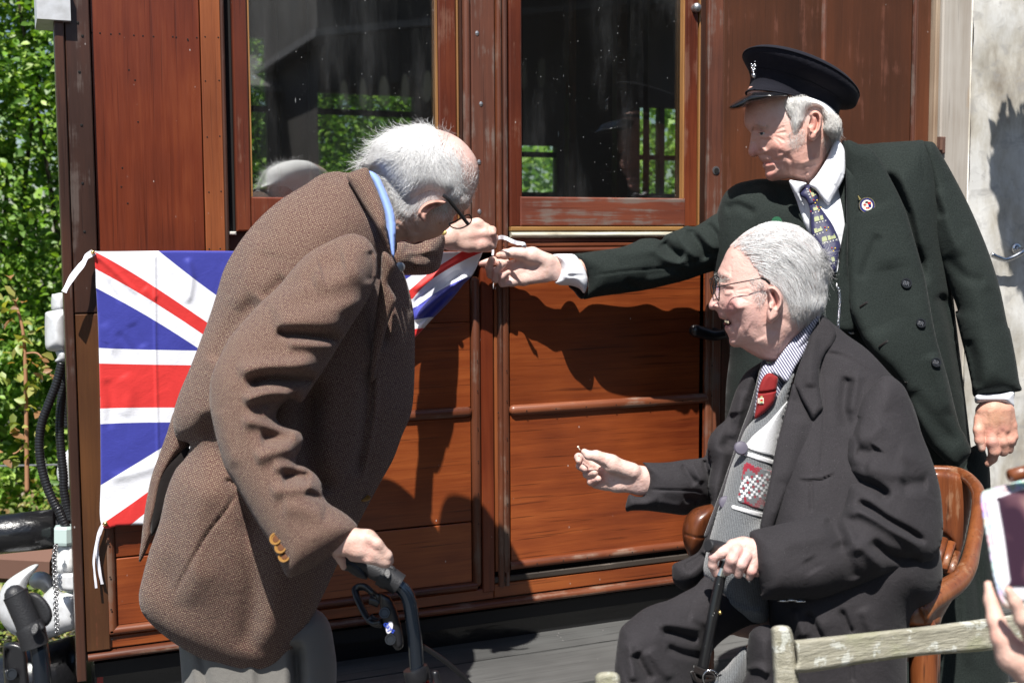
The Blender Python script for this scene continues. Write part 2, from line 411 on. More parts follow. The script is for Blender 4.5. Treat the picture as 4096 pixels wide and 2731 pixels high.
# ------------------------------------------------------------------ materials
def wood(name, c1, c2, c3, axis='z', rough=0.35, coat=0.35, wear=0.0, wearcol=(0.2, 0.16, 0.13), bump=0.25, dark=0.35, speck=0.0, graysc=1.0):
    m = MT(name); sc = {'z': (40, 40, 1.8), 'x': (2.2, 40, 48), 'y': (30, 1.5, 30)}[axis]
    p = m.pos(sc, rnd=7.0); g = m.noise(p, 1.0*graysc, 6, 0.62, 0.6); fine = m.noise(p, 7.0, 4, 0.6)
    big = m.noise(m.pos((1, 1, 1), rnd=3.0), 3.2, 3, 0.5)
    f = (g*0.40+fine*0.16+big*0.66-0.12)
    col = m.ramp(f, [(0.28, c1), (0.5, c2), (0.72, c3)])
    lines = m.noise(m.pos(tuple(v*(2.4 if v > 10 else 1.2) for v in sc), rnd=5.0), 2.0, 2, 0.5).ss(0.60, 0.72)
    col = m.mix(lines*dark, col, tuple(v*0.25 for v in c1))
    val = m.rand()*0.35+0.82
    col = m.mix(1.0, col, m.node('ShaderNodeCombineColor', {0: val, 1: val, 2: val}), 'MULTIPLY')
    if wear:
        w = m.noise(m.pos(tuple(v*0.7 for v in sc), rnd=2.0), 1.6, 7, 0.72); w2 = m.noise(m.pos((1, 1, 1)), 9, 5, 0.6)
        wf = (w*0.6+w2*0.5).ss(0.62-wear*0.14, 0.70-wear*0.10)
        col = m.mix(wf*min(1.0, wear+0.3), col, wearcol)
        m.set('rough', wf*0.3+rough)
    else: m.set('rough', fine*0.2+rough-0.08)
    if speck:
        s = m.voro(m.pos((1, 1, 0.6)), 60, out=0); s2 = m.noise(m.pos(), 14, 2).ss(0.56, 0.62)
        col = m.mix((1.0-s.ss(0.05, 0.10))*s2*speck, col, (0.55, 0.5, 0.48))
    m.set('col', col); m.set('coat', coat*0.55); m.set('coatr', 0.18); m.bump(f+lines*-0.6+fine*0.3, bump, 0.0012)
    return m
TEAK_V = wood('teak_upright', (0.060, 0.011, 0.005), (0.150, 0.028, 0.009), (0.25, 0.060, 0.018), 'z', 0.33, 0.3, speck=0.8)
TEAK_F = wood('teak_frame_dark_red', (0.045, 0.010, 0.005), (0.105, 0.022, 0.009), (0.18, 0.045, 0.016), 'z', 0.38, 0.3, wear=0.15, wearcol=(0.2, 0.09, 0.05), speck=0.6)
TEAK_LV = wood('teak_bright', (0.13, 0.03, 0.009), (0.24, 0.068, 0.02), (0.33, 0.105, 0.035), 'z', 0.4, 0.2, speck=0.5)
TEAK_H = wood('teak_level', (0.085, 0.015, 0.005), (0.20, 0.044, 0.011), (0.35, 0.095, 0.023), 'x', 0.30, 0.4, speck=0.7, dark=0.6)
TEAK_D = wood('teak_dark', (0.022, 0.010, 0.007), (0.046, 0.020, 0.013), (0.085, 0.030, 0.016), 'z', 0.38, 0.3, wear=0.12, wearcol=(0.13, 0.10, 0.085), speck=0.6)
TEAK_B = wood('teak_olive_brown', (0.05, 0.018, 0.008), (0.09, 0.036, 0.014), (0.15, 0.06, 0.02), 'z', 0.36, 0.4, wear=0.1, wearcol=(0.22, 0.05, 0.02))
BEAD = wood('teak_moulding', (0.055, 0.016, 0.008), (0.13, 0.038, 0.015), (0.22, 0.078, 0.034), 'z', 0.45, 0.2, wear=0.42, wearcol=(0.16, 0.11, 0.08))
BEAD_H = wood('teak_moulding_level', (0.06, 0.016, 0.008), (0.14, 0.038, 0.015), (0.23, 0.075, 0.032), 'x', 0.42, 0.25, wear=0.42, wearcol=(0.22, 0.15, 0.11))
WORN_H = wood('weathered_red_rail', (0.08, 0.02, 0.012), (0.14, 0.036, 0.018), (0.21, 0.055, 0.025), 'x', 0.5, 0.1, wear=0.6, wearcol=(0.15, 0.115, 0.095))
WORN_V = wood('weathered_jamb', (0.06, 0.022, 0.014), (0.12, 0.04, 0.022), (0.2, 0.07, 0.03), 'z', 0.5, 0.1, wear=0.45, wearcol=(0.16, 0.12, 0.10))
GOLDW = wood('varnished_pale_strip', (0.16, 0.07, 0.02), (0.28, 0.13, 0.04), (0.40, 0.21, 0.075), 'z', 0.4, 0.3, dark=0.2)
DOORP = wood('dull_red_brown_panel', (0.050, 0.019, 0.009), (0.085, 0.029, 0.013), (0.135, 0.042, 0.017), 'z', 0.46, 0.12, wear=0.15, wearcol=(0.17, 0.05, 0.025), speck=0.5, dark=0.15)
GREYW = wood('grey_weathered_timber', (0.34, 0.29, 0.24), (0.50, 0.46, 0.41), (0.62, 0.59, 0.55), 'z', 0.8, 0.0, wear=0.2, wearcol=(0.42, 0.27, 0.13), dark=0.3, bump=0.5)
DECK = wood('grey_deck_board', (0.035, 0.035, 0.034), (0.068, 0.068, 0.066), (0.105, 0.105, 0.102), 'x', 0.85, 0.0, dark=0.5, bump=0.6, speck=0.5)
SILL = MT('pale_worn_roll', rough=0.45, coat=0.1)
_n = SILL.noise(SILL.pos((3, 20, 20)), 3, 5, 0.7); SILL.set('col', SILL.ramp(_n, [(0.3, (0.12, 0.10, 0.07)), (0.45, (0.42, 0.39, 0.30)), (0.7, (0.6, 0.58, 0.48))])); SILL.bump(_n, 0.3)
BLACKP = MT('black_tar_paint', col=(0.008, 0.008, 0.009), rough=0.28, coat=0.6); _n = BLACKP.noise(BLACKP.pos(), 60, 4, 0.7); BLACKP.bump(_n, 0.6, 0.003)
BLACKF = MT('black_frame', col=(0.010, 0.010, 0.011), rough=0.7)
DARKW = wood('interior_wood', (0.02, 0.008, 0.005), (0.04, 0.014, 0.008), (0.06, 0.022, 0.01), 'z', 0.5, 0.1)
HOLE = MT('dark_hole', col=(0.004, 0.003, 0.003), rough=0.9)
REDP = MT('red_gloss_paint', col=(0.35, 0.008, 0.008), rough=0.25, coat=0.5)
SILVER = MT('silver_painted_iron', rough=0.42, metal=0.25); _n = SILVER.noise(SILVER.pos(), 35, 4, 0.6); SILVER.set('col', SILVER.ramp(_n, [(0.25, (0.5, 0.5, 0.5)), (0.6, (0.68, 0.69, 0.71))])); SILVER.bump(_n, 0.3, 0.002)
WHITEP = MT('white_painted_iron', rough=0.4); _n = WHITEP.noise(WHITEP.pos(), 30, 4, 0.6); WHITEP.set('col', WHITEP.ramp(_n, [(0.28, (0.5, 0.5, 0.48)), (0.45, (0.74, 0.74, 0.73))])); WHITEP.bump(_n, 0.3, 0.002)
PLAST = MT('black_ribbed_plastic', col=(0.012, 0.012, 0.014), rough=0.3, spec=0.6)
RUBBER = MT('black_textured_grip', col=(0.018, 0.018, 0.020), rough=0.5); _n = RUBBER.noise(RUBBER.pos(), 400, 2, 0.5); RUBBER.bump(_n, 0.5, 0.001)
TUBE = MT('blue_black_metallic_tube', col=(0.012, 0.018, 0.028), rough=0.16, metal=0.5, coat=1.0, coatr=0.05)
CHROME = MT('bright_metal', col=(0.75, 0.75, 0.76), rough=0.18, metal=1.0)
BRASS = MT('brass', col=(0.75, 0.52, 0.20), rough=0.25, metal=1.0)
DULLM = MT('dull_steel', col=(0.42, 0.42, 0.43), rough=0.4, metal=0.9)
def glass(name, refl=0.16, dust=1.0, tint=(0.90, 0.94, 0.92), mult=3.0):
    m = MT(name); t = m.t; t.nodes.remove(m.b)
    tr = t.nodes.new('ShaderNodeBsdfTransparent'); tr.inputs[0].default_value = (*tint, 1)
    gl = t.nodes.new('ShaderNodeBsdfGlossy'); gl.inputs['Roughness'].default_value = 0.02
    wob = m.noise(m.pos((3, 3, 1.4)), 2.0, 1, 0.5); bp = m.node('ShaderNodeBump', {'Height': wob, 'Strength': 0.025, 'Distance': 0.01}); t.links.new(bp.k, gl.inputs['Normal'])
    fr = m.node('ShaderNodeFresnel', {'IOR': 1.5}); f = (fr*mult+refl*0.6).mn(1.0)
    mx = t.nodes.new('ShaderNodeMixShader'); t.links.new(f.k, mx.inputs[0]); t.links.new(tr.outputs[0], mx.inputs[1]); t.links.new(gl.outputs[0], mx.inputs[2])
    df = t.nodes.new('ShaderNodeBsdfDiffuse'); df.inputs[0].default_value = (0.75, 0.76, 0.76, 1)
    s = m.voro(m.pos((1, 1, 0.75)), 95, out=0); rn = m.noise(m.pos(), 30, 3, 0.6)
    sp = (1.0-s.ss(0.05, 0.13))*rn.ss(0.5, 0.62)
    s2 = m.voro(m.pos((1, 1, 0.2)), 16, out=0); sp2 = (1.0-s2.ss(0.02, 0.035))
    sm = m.noise(m.pos((9, 9, 2)), 1.0, 5, 0.65).ss(0.45, 0.85)*0.045+0.004
    dd = ((sp*0.30+sp2*0.45).mn(1.0)+sm)*dust
    m2 = t.nodes.new('ShaderNodeMixShader'); t.links.new(dd.k, m2.inputs[0]); t.links.new(mx.outputs[0], m2.inputs[1]); t.links.new(df.outputs[0], m2.inputs[2])
    t.links.new(m2.outputs[0], t.nodes['Material Output'].inputs[0]); return m
PANE = glass('dusty_window_glass', 0.42); PANE_D = glass('dusty_door_glass', 0.02, 1.0, mult=1.6); PANE_FAR = glass('far_window_glass', 0.05, 0.4, (0.95, 0.98, 0.93)); LENS = glass('spectacle_lens', 0.02, 0.0, (0.96, 0.97, 0.97), mult=0.5)
# ------------------------------------------------------------------ ground and deck
gm = MT('track_ballast_and_soil', rough=0.95); _n = gm.noise(gm.pos(), 14, 8, 0.7); gm.set('col', gm.ramp(_n, [(0.3, (0.035, 0.03, 0.022)), (0.6, (0.10, 0.09, 0.07)), (0.8, (0.16, 0.15, 0.12))])); gm.bump(_n, 0.8, 0.02)
GZ = -0.55
mesh('ground', [(-60, -60, GZ), (60, -60, GZ), (60, 60, GZ), (-60, 60, GZ)], [(0, 1, 2, 3)], gm, kind='structure', smooth=False)
# platform of grey boards running along the carriage
plat = bpy.data.objects.new('platform', None); COL.objects.link(plat); plat.location = (0, -2, 0); plat['kind'] = 'structure'
y = 0.45; i = 0
yb = []
while y > -9.5:
    w = 0.195; yb.append((y-w, y)); y -= w+0.006
for i, (a, b) in enumerate(yb):
    if i < 18:
        o = MB(); x0 = 0.05 if i < 5 else -6
        z = 0.0+0.003*math.sin(i*2.3)
        V = [(x0, a, z-0.05), (14, a, z-0.05), (14, b, z-0.05), (x0, b, z-0.05), (x0, a, z-0.004), (14, a, z-0.004), (14, b, z-0.004), (x0, b, z-0.004), (x0, a+0.004, z), (14, a+0.004, z), (14, b-0.004, z), (x0, b-0.004, z)]
        o.add(V, [(3, 2, 1, 0)]+[(k, (k+1) % 4, 4+(k+1) % 4, 4+k) for k in range(4)]+[(4+k, 4+(k+1) % 4, 8+(k+1) % 4, 8+k) for k in range(4)]+[(8, 9, 10, 11)])
        o.build('plank', DECK, plat)
MB().box(-6, 14, yb[-1][0], yb[18][1], -0.05, 0.0).build('plank_field', DECK, plat)
MB().box(-6, 14, -9.5, 0.44, -0.55, -0.06).build('platform_base', BLACKF, plat)

# ------------------------------------------------------------------ carriage
car = thing('railway_carriage', (1.1, 0, 0.3), 'old varnished teak railway carriage with dusty windows and a door', 'carriage')
def hz(x0, y0): return WZ(x0, y0)
ZT = 2.35
def vbox(name, xl, xr, sy, z0, z1, proud, mat, parent=car, back=0.03, bev=0.002):
    return MB().box(WX(xl, sy), WX(xr, sy), -proud, back, z0, z1, bev).build(name, mat, parent)
def halfround(name, a, b, r, proud, mat, parent=car, n=7, base=0.0, cap=True):
    """half round bead from a to b (x,z on the wall), radius r across, standing proud"""
    a = np.array(a, float); b = np.array(b, float); t = (b-a)/np.linalg.norm(b-a); nn = np.array([-t[1], t[0]]); V = []; F = []
    L = np.linalg.norm(b-a); st = [(0, 0.35), (r*0.35, 0.8), (r*0.9, 1.0), (L-r*0.9, 1.0), (L-r*0.35, 0.8), (L, 0.35)] if cap else [(0, 1), (L, 1)]
    for (s_, q) in st:
        c = a+t*s_
        for i in range(n+1):
            an = math.pi*i/n; e = c+nn*r*math.cos(an)*(q if cap else 1); V.append((e[0], base-proud*q*math.sin(an)**0.8+0.002, e[1]))
    m = n+1
    for i in range(len(st)-1):
        for k in range(n): F.append((i*m+k, i*m+k+1, (i+1)*m+k+1, (i+1)*m+k))
    F.append(tuple(range(m))[::-1]); F.append(tuple((len(st)-1)*m+k for k in range(m)))
    return mesh(name, V, F, mat, parent, True, auto=50)
z_bead_t = (WZ(446, 2605)+WZ(1659, 2436)+WZ(2599, 2309))/3; z_bead_b = z_bead_t-0.019
z_low = z_bead_b-0.004
z_mold_b = (WZ(430, 2545)+WZ(1866, 2357))/2; z_mold_t = (WZ(463, 2503)+WZ(1866, 2326))/2
z_waist = WZ(1950, 1000); z_mid = (WZ(2038, 1642)+WZ(2831, 1590))/2; z_mid2 = (WZ(1691, 1657)+WZ(1880, 1647))/2
z_dm_t = (WZ(2021, 2242)+WZ(2736, 2163))/2; z_dm_b = z_dm_t-0.021
z_joint = WZ(390, 1249)
z_g = WZ(2400, 785); z_rail = WZ(2400, 907)
# body shell behind the trim, with openings for the windows
XL = WX(228, 491); XR = WX(3722, 300)
xw0, xw1 = WX(997, 400), WX(1751, 400); xd0, xd1 = WX(2091, 400), WX(2724, 500)
g = MB()
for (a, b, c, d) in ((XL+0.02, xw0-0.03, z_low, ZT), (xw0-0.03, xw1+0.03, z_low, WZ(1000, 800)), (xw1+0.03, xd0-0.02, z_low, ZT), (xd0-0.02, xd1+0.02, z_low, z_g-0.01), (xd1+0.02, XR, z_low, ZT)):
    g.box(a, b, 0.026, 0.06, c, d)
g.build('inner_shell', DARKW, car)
vbox('corner_post', 228, 267, 491, WZ(330, 2715), ZT, 0.016, TEAK_D)
vbox('end_post', 270, 370, 491, z_joint, ZT, 0.012, TEAK_D)
vbox('end_post', 270, 370, 491, z_bead_t+0.004, z_joint-0.002, 0.011, TEAK_B)
vbox('panel', 376, 807, 491, z_waist, ZT, 0.0, TEAK_V, bev=0.001)
vbox('strip', 811, 891, 491, z_waist, ZT, 0.003, TEAK_LV)
halfround('moulding', ((WX(897, 491)), z_waist), ((WX(897, 491)), ZT), 0.005, 0.009, TEAK_D, cap=False)
vbox('recess_board', 905, 938, 491, WZ(930, 926), ZT, -0.012, HOLE)
vbox('recess_sill', 895, 945, 926, WZ(930, 940), WZ(930, 926), 0.002, GREYW)
# lower left panel in two boards
xa, xb = WX(463, 2300), WX(1882, 1500); zs = WZ(602, 2217)
for (z0, z1) in ((z_mold_t, zs-0.0015), (zs+0.0015, z_mid2-0.012), (z_mid2+0.010, WZ(1800, 1290)-.0004), (WZ(1800, 1290)+.0004, z_waist-0.03)):
    MB().box(xa, xb, 0.0, 0.03, z0, z1, 0.0015).build('board', TEAK_H, car)
MB().box(WX(376, 491), WX(1974, 1000), -0.006, 0.03, z_waist-0.028, z_waist-0.002, 0.003).build('waist_rail', TEAK_H, car)
halfround('upright_moulding', (WX(438, 2300), z_mold_b+0.006), (WX(438, 2300), z_waist-0.03), 0.0125, 0.013, BEAD, cap=False)
halfround('upright_moulding', (WX(1902, 1500), z_mold_b+0.006), (WX(1902, 1500), WZ(1910, 1107)), 0.0105, 0.012, BEAD)
halfround('level_moulding', (WX(460, 2300), z_mid2), (WX(1886, 1500), z_mid2), 0.0125, 0.012, BEAD_H)
halfround('level_moulding', (WX(430, 2300), (z_mold_t+z_mold_b)/2), (WX(1905, 2300), (z_mold_t+z_mold_b)/2), (z_mold_t-z_mold_b)/2, 0.013, BEAD_H, cap=False)
MB().box(WX(400, 2400), WX(1974, 2300), -0.002, 0.03, z_bead_t+0.003, z_mold_b-0.001, 0.002).build('bottom_rail', TEAK_H, car)
vbox('upright_post', 1923, 1972, 1500, z_bead_t+0.02, WZ(1950, 1060), 0.004, TEAK_V)
halfround('bottom_bead', (WX(350, 2600), (z_bead_t+z_bead_b)/2), (WX(3720, 2000), (z_bead_t+z_bead_b)/2), (z_bead_t-z_bead_b)/2, 0.016, BEAD_H, cap=False)
# window beside the door
win = MB().box(WX(938, 491), WX(997, 491), -0.002, 0.03, WZ(1000, 925), ZT, 0.003).build('window', TEAK_F, car)
MB().box(WX(1753, 255), WX(1825, 255), -0.002, 0.03, WZ(1000, 925), ZT, 0.003).build('window_stile', TEAK_F, win)
MB().box(WX(998, 491), WX(1752, 255), -0.002, 0.028, WZ(1000, 925), WZ(1000, 788), 0.003).build('window_bottom_rail', TEAK_F, win)
MB().box(WX(990, 400), WX(1755, 400), 0.012, 0.016, WZ(1000, 795), ZT).build('pane', PANE, win)
MB().box(WX(997.5, 400), WX(1003, 400), 0.001, 0.011, WZ(1000, 786), ZT).box(WX(1746, 400), WX(1752, 400), 0.001, 0.011, WZ(1000, 786), ZT).build('glazing_bead', GOLDW, win)
vbox('pale_strip', 1826, 1834, 255, WZ(1830, 930), ZT, 0.003, GOLDW)
vbox('strip', 1836, 1852, 255, WZ(1830, 1000), ZT, -0.002, TEAK_D)
halfround('moulding', (WX(1866, 255), z_waist), (WX(1866, 255), ZT), 0.0085, 0.010, WORN_V, cap=False)
vbox('door_pillar', 1882, 1975, 255, WZ(1950, 1058), ZT, 0.006, WORN_V)
halfround('moulding', (WX(1992, 255), z_mold_b), (WX(1992, 255), ZT), 0.0075, 0.012, BEAD, cap=False)
halfround('moulding', (WX(2018, 255), z_mold_b), (WX(2018, 255), ZT), 0.0062, 0.008, WORN_V, cap=False)
# door
dx0 = WX(2036, 255); dx1 = WX(2792, 500); dl = thing
door = MB().box(dx0, WX(2087, 255), -0.002, 0.03, z_rail, ZT, 0.003).build('door', TEAK_F, car)
MB().box(WX(2736, 500), WX(2790, 500), -0.002, 0.03, z_rail, ZT, 0.003).build('door_stile', TEAK_F, door)
MB().box(WX(2729, 500), WX(2735, 500), -0.004, 0.02, z_g-0.004, ZT, 0.001).build('glazing_bead', GOLDW, door)
MB().box(WX(2079, 850), WX(2738, 850), -0.005, 0.03, z_rail+0.001, z_g-0.003, 0.003).build('door_rail', WORN_H, door)
MB().box(WX(2085, 400), WX(2732, 400), 0.012, 0.016, z_g-0.01, ZT).build('pane', PANE_D, door)
GOLDH = wood('varnished_pale_strip_level', (0.22, 0.11, 0.03), (0.36, 0.19, 0.06), (0.48, 0.28, 0.10), 'x', 0.4, 0.3, dark=0.2)
MB().box(dx0, dx1, -0.006, 0.03, WZ(2400, 923), z_rail, 0.002).build('pale_strip', GOLDH, door)
halfround('rounded_sill', (dx0, WZ(2400, 939)), (dx1, WZ(2400, 939)), 0.0068, 0.014, SILL, door, cap=False)
MB().box(WX(2010, 960), dx1, 0.0, 0.03, WZ(2400, 968), WZ(2400, 953), 0.001).build('under_sill', WORN_H, door)
MB().box(WX(2010, 980), dx1, -0.004, 0.03, WZ(2400, 985), WZ(2400, 970), 0.002).build('door_rail', BEAD_H, door)
halfround('door_rail', (WX(2010, 1000), WZ(2400, 1000)), (dx1, WZ(2400, 1000)), 0.0075, 0.009, BEAD_H, door, cap=False)
pxa, pxb = WX(2042, 1700), WX(2817, 1600)
MB().box(pxa, pxb, 0.0, 0.03, z_mid+0.008, WZ(2400, 1014), 0.001).build('door_panel', TEAK_H, door)
MB().box(pxa, pxb, 0.0, 0.03, z_dm_t-0.004, z_mid-0.008, 0.001).build('door_panel', TEAK_H, door)
halfround('door_moulding', (pxa-0.004, z_mid), (WX(2832, 1590), z_mid), 0.0125, 0.013, BEAD_H, door)
halfround('door_moulding', (pxa-0.004, (z_dm_t+z_dm_b)/2), (WX(2826, 2150), (z_dm_t+z_dm_b)/2), 0.0105, 0.012, BEAD_H, door, cap=False)
halfround('door_moulding', (WX(2020, 1700), z_dm_b-0.002), (WX(2020, 1700), WZ(2400, 1014)), 0.0100, 0.012, BEAD, door, cap=False)
halfround('door_moulding', (WX(2835, 1700), z_dm_b-0.002), (WX(2835, 1700), WZ(2400, 1014)), 0.0110, 0.012, BEAD, door, cap=False)
MB().box(WX(1979, 1700), WX(2001, 1700), -0.001, 0.03, z_dm_b, WZ(1990, 1000), 0.001).build('door_edge', TEAK_LV, door)
MB().box(WX(1976, 2300), WX(2850, 2200), 0.014, 0.03, WZ(2400, 2255), z_dm_b, 0).build('door_gap', HOLE, door)
STRIPD = wood('weathered_black_strip', (0.02, 0.015, 0.012), (0.045, 0.035, 0.028), (0.09, 0.075, 0.06), 'x', 0.5, 0.2, wear=0.3)
zst = (WZ(1965, 2300)+WZ(2750, 2222))/2
MB().box(WX(1962, 2310), XR, -0.002, 0.03, zst-0.014, zst, 0.002).build('weathered_strip', STRIPD, car)
MB().box(WX(1976, 2310), XR, 0.0, 0.03, z_bead_t+0.003, zst-0.016, 0.002).build('bottom_rail', TEAK_H, car)
# jamb with lock, then the tall plain panels
vbox('pale_strip', 2793, 2799, 500, WZ(2800, 1000), ZT, 0.004, GOLDW)
vbox('strip', 2802, 2822, 500, z_dm_b, ZT, 0.0, TEAK_D)
jamb = vbox('door_jamb', 2826, 2885, 500, zst, ZT, 0.008, WORN_V)
MB().lathe(wall(2856, 683)+np.array([0, -0.0085, 0]), (0, -1, 0), [(0.010, 0), (0.010, 0.0012)], 16).build('lock_plate', DULLM, jamb)
MB().lathe(wall(2857, 684)+np.array([0, -0.010, 0]), (0, -1, 0), [(0.0065, 0), (0.0065, 0.0012)], 14).build('key_hole', HOLE, jamb)
vbox('gap_strip', 2887, 2893, 500, zst, ZT, -0.01, HOLE)
vbox('tall_panel', 2895, 3286, 200, zst, ZT, 0.0, DOORP)
halfround('moulding', (WX(3293, 200), zst), (WX(3293, 200), ZT), 0.0058, 0.009, WORN_V, cap=False)
vbox('tall_panel', 3303, 3648, 200, zst, ZT, 0.0, DOORP)
halfround('moulding', (WX(3656, 200), zst), (WX(3656, 200), ZT), 0.0048, 0.009, WORN_V, cap=False)
vbox('end_strip', 3663, 3719, 200, zst, ZT, 0.004, DOORP)
# door handle
hd = MB(); hp = [(2660, 1322), (2700, 1338), (2745, 1352), (2790, 1356), (2830, 1345), (2868, 1338)]
pts = spl([wall(a, b)+np.array([0, -0.045, 0]) for a, b in Z((2700, 850), 2.614, [(110, 1220), (210, 1250), (300, 1270), (400, 1255), (465, 1240)])], 6)
hd.tube(pts, np.linspace(0.0155, 0.011, len(pts)), 12).ball(pts[0], 0.0155, 12).ball(pts[-1], 0.012, 10)
hd.tube([pts[-8], pts[-8]+np.array([0.0, 0.045, 0.002])], 0.010, 12)
hd.lathe(pts[-8]+np.array([0, 0.044, 0]), (0, -1, 0), [(0.02, 0), (0.02, 0.004), (0.012, 0.008)], 16)
hd.build('door_handle', PLAST, door, smooth=True, auto=40)
MB().ball(wall(2780, 34)+np.array([0, -0.008, 0]), 0.0115, 10).lathe(wall(2774, 38), (0, -1, 0), [(0.009, 0), (0.005, 0.01)], 12).build('door_knob', DULLM, door, smooth=True)
# nail heads and screw pits
nl = MB()
def nail(x, y, r=0.0018, pr=0.0): nl.ball(wall(x, y)+np.array([0, -pr-0.0002, 0]), r, 6, (1, 0.5, 1))
for x, y in Z((0, 0), 1.4255, [(523, 188), (570, 190), (632, 196), (682, 194), (763, 203), (815, 206), (875, 210), (985, 211), (1005, 214), (1070, 225), (1122, 216), (1072, 232), (770, 458), (735, 400), (698, 958), (692, 1066), (728, 1160), (787, 696)]): nail(x, y)
for x, y in Z((0, 0), 1.4255, [(1168, 212), (1243, 216), (1170, 464), (1248, 461), (1180, 783), (1252, 778), (1190, 1097), (1259, 1092), (1192, 1420), (1254, 1418)]): nail(x, y, 0.0017, 0.003)
for x, y in Z((0, 0), 1.4255, [(441, 137), (468, 212), (451, 416), (463, 718), (469, 1047), (480, 1322)]): nail(x, y, 0.003, 0.012)
for x in (1984, 2098, 2215, 2335, 2455, 2590, 2720): nl.ball((WX(x, 1650), -0.013, z_mid-0.001), 0.0018, 6, (1, 0.5, 1))
for x in (2140, 2245, 2340, 2430, 2520, 2605, 2700): nl.ball((WX(x, 2200), -0.012, (z_dm_t+z_dm_b)/2), 0.0018, 6, (1, 0.5, 1))
for yy in (1480, 1600, 1750, 1880, 2010, 2130): nl.ball((WX(2020, 1700), -0.0125, WZ(2020, yy)), 0.0017, 6, (1, .5, 1)); nl.ball((WX(1902, 1500), -0.0125, WZ(1902, yy-40)), 0.0017, 6, (1, .5, 1)); nl.ball((WX(438, 2300), -0.0135, WZ(438, yy+420)), 0.0019, 6, (1, .5, 1)); nl.ball((WX(2835, 1700), -0.0125, WZ(2835, yy-20)), 0.0017, 6, (1, .5, 1))
nl.build('nail_heads', HOLE, car, kind='stuff')
for x, y in Z((900, 0), 1.568, [(1575, 213), (1600, 655), (1588, 1018), (1590, 1328)]): MB().ball(wall(x, y)+np.array([0, -0.006, 0]), 0.0048, 8, (1, 0.5, 1.2)).build('worn_screw_head', DULLM, car)
# under-frame
MB().box(WX(380, 2650), XR, 0.03, 0.14, z_low-0.42, z_low-0.002).build('solebar', BLACKP, car)
MB().box(WX(380, 2650), XR, 0.012, 0.03, z_low-0.035, z_low-0.006).build('solebar_lip', BLACKF, car)
MB().box(WX(390, 2700), WX(415, 2700), 0.022, 0.029, z_low-0.3, z_low-0.02).build('red_painted_edge', REDP, car)
# interior
MB().box(XL+0.36, XR+1.0, 0.06, 2.38, z_low+0.02, z_low+0.06).build('interior_floor', DARKW, car)
MB().box(XL+0.3, XR+1.0, 0.0, 2.45, ZT+0.001, ZT+0.06).build('roof', BLACKF, car)
Yf = 2.36
fx = lambda s, y=300: WX(s, y, Yf); fz = lambda y, s=1400: WZ(s, y, Yf)
wins = [(fx(905), fx(1066), fz(760), fz(170)), (fx(1268), fx(1656), fz(760), fz(374)), (fx(2080), fx(2225), fz(760), fz(560)), (fx(2545), fx(2640), fz(760), fz(430, 2600)), (fx(2660), fx(2720), fz(760), fz(430, 2600))]
g = MB(); xs = XL+0.32
for (a, b, c, d) in wins:
    g.box(xs, a, Yf, Yf+0.04, z_low, ZT); g.box(a, b, Yf, Yf+0.04, z_low, c); g.box(a, b, Yf, Yf+0.04, d, ZT); xs = b
g.box(xs, XR+1.0, Yf, Yf+0.04, z_low, ZT)
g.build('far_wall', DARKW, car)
FRAMEG = MT('pale_green_frame', col=(0.16, 0.30, 0.10), rough=0.5)
for (a, b, c, d) in wins:
    w = MB().box(a, b, Yf+0.01, Yf+0.014, c, d).build('far_window', PANE_FAR, car)
    zb = fz(450) if a < 2 else fz(600)
    MB().box(a, b, Yf+0.0, Yf+0.03, zb-0.01, zb+0.012).build('window_bar', HOLE, w)
V = [(XL+0.002, 0.02, z_low), (XL+0.04, 0.02, z_low), (XL+0.34, 2.4, z_low), (XL+0.30, 2.4, z_low)]; V += [(x, y, ZT) for x, y, z in V]
mesh('end_wall', V, [(3, 2, 1, 0), (4, 5, 6, 7), (0, 1, 5, 4), (1, 2, 6, 5), (2, 3, 7, 6), (3, 0, 4, 7)], TEAK_D, car, False)
for sx, w_ in ((1115, 20), (1240, 8), (2275, 30), (2290, 12), (2468, 40), (2520, 24), (2590, 8)):
    yy = 1.2 if w_ < 30 else 0.55
    MB().box(WX(sx, 400, yy), WX(sx+w_, 400, yy), yy, yy+0.03, z_low+0.05, ZT).build('partition_post', TEAK_B if w_ > 25 else TEAK_D, car)
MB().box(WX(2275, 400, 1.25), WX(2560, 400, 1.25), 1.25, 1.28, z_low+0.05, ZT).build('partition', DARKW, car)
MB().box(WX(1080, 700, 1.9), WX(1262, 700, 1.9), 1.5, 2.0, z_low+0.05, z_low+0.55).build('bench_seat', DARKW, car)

# ------------------------------------------------------------------ weathered post and whitewashed shed on the right
bar = thing('timber_post', (WX(3800, 300, -0.02), -0.02, 0), 'tall grey weathered timber post between the carriage end and the whitewashed wall', 'post')
MB().box(WX(3768, 300, -0.03), WX(3884, 300, -0.03), -0.03, 0.1, 0, 2.7, 0.004).build('post_face', GREYW, bar)
MB().box(WX(3750, 300, -0.03), WX(3767, 300, -0.03), -0.022, 0.1, 0, 2.7, 0.003).build('post_edge', wood('split_brown_timber', (0.2, 0.12, 0.07), (0.36, 0.27, 0.19), (0.5, 0.42, 0.33), 'z', 0.8, 0.0, wear=0.3, bump=0.6), bar)
MB().box(WX(3758, 640, -0.033), WX(3778, 640, -0.033), -0.037, -0.02, WZ(3768, 615, -.03), WZ(3768, 548, -.03), 0.002).tube([wall(3766, 560, -.042), wall(3764, 600, -.042)], 0.005, 8).build('rusty_catch', wood('rust', (0.08, 0.04, 0.03), (0.14, 0.07, 0.05), (0.2, 0.1, 0.06), 'z', 0.8, 0.0), bar)
ww = MT('whitewashed_dirty_wall', rough=0.85)
_a = ww.noise(ww.pos((1, 1, 1.6)), 14, 4, 0.6, 1.0); _b = ww.noise(ww.pos((1, 1, 0.5)), 5, 6, 0.65); _c = ww.noise(ww.pos(), 22, 6, 0.7)
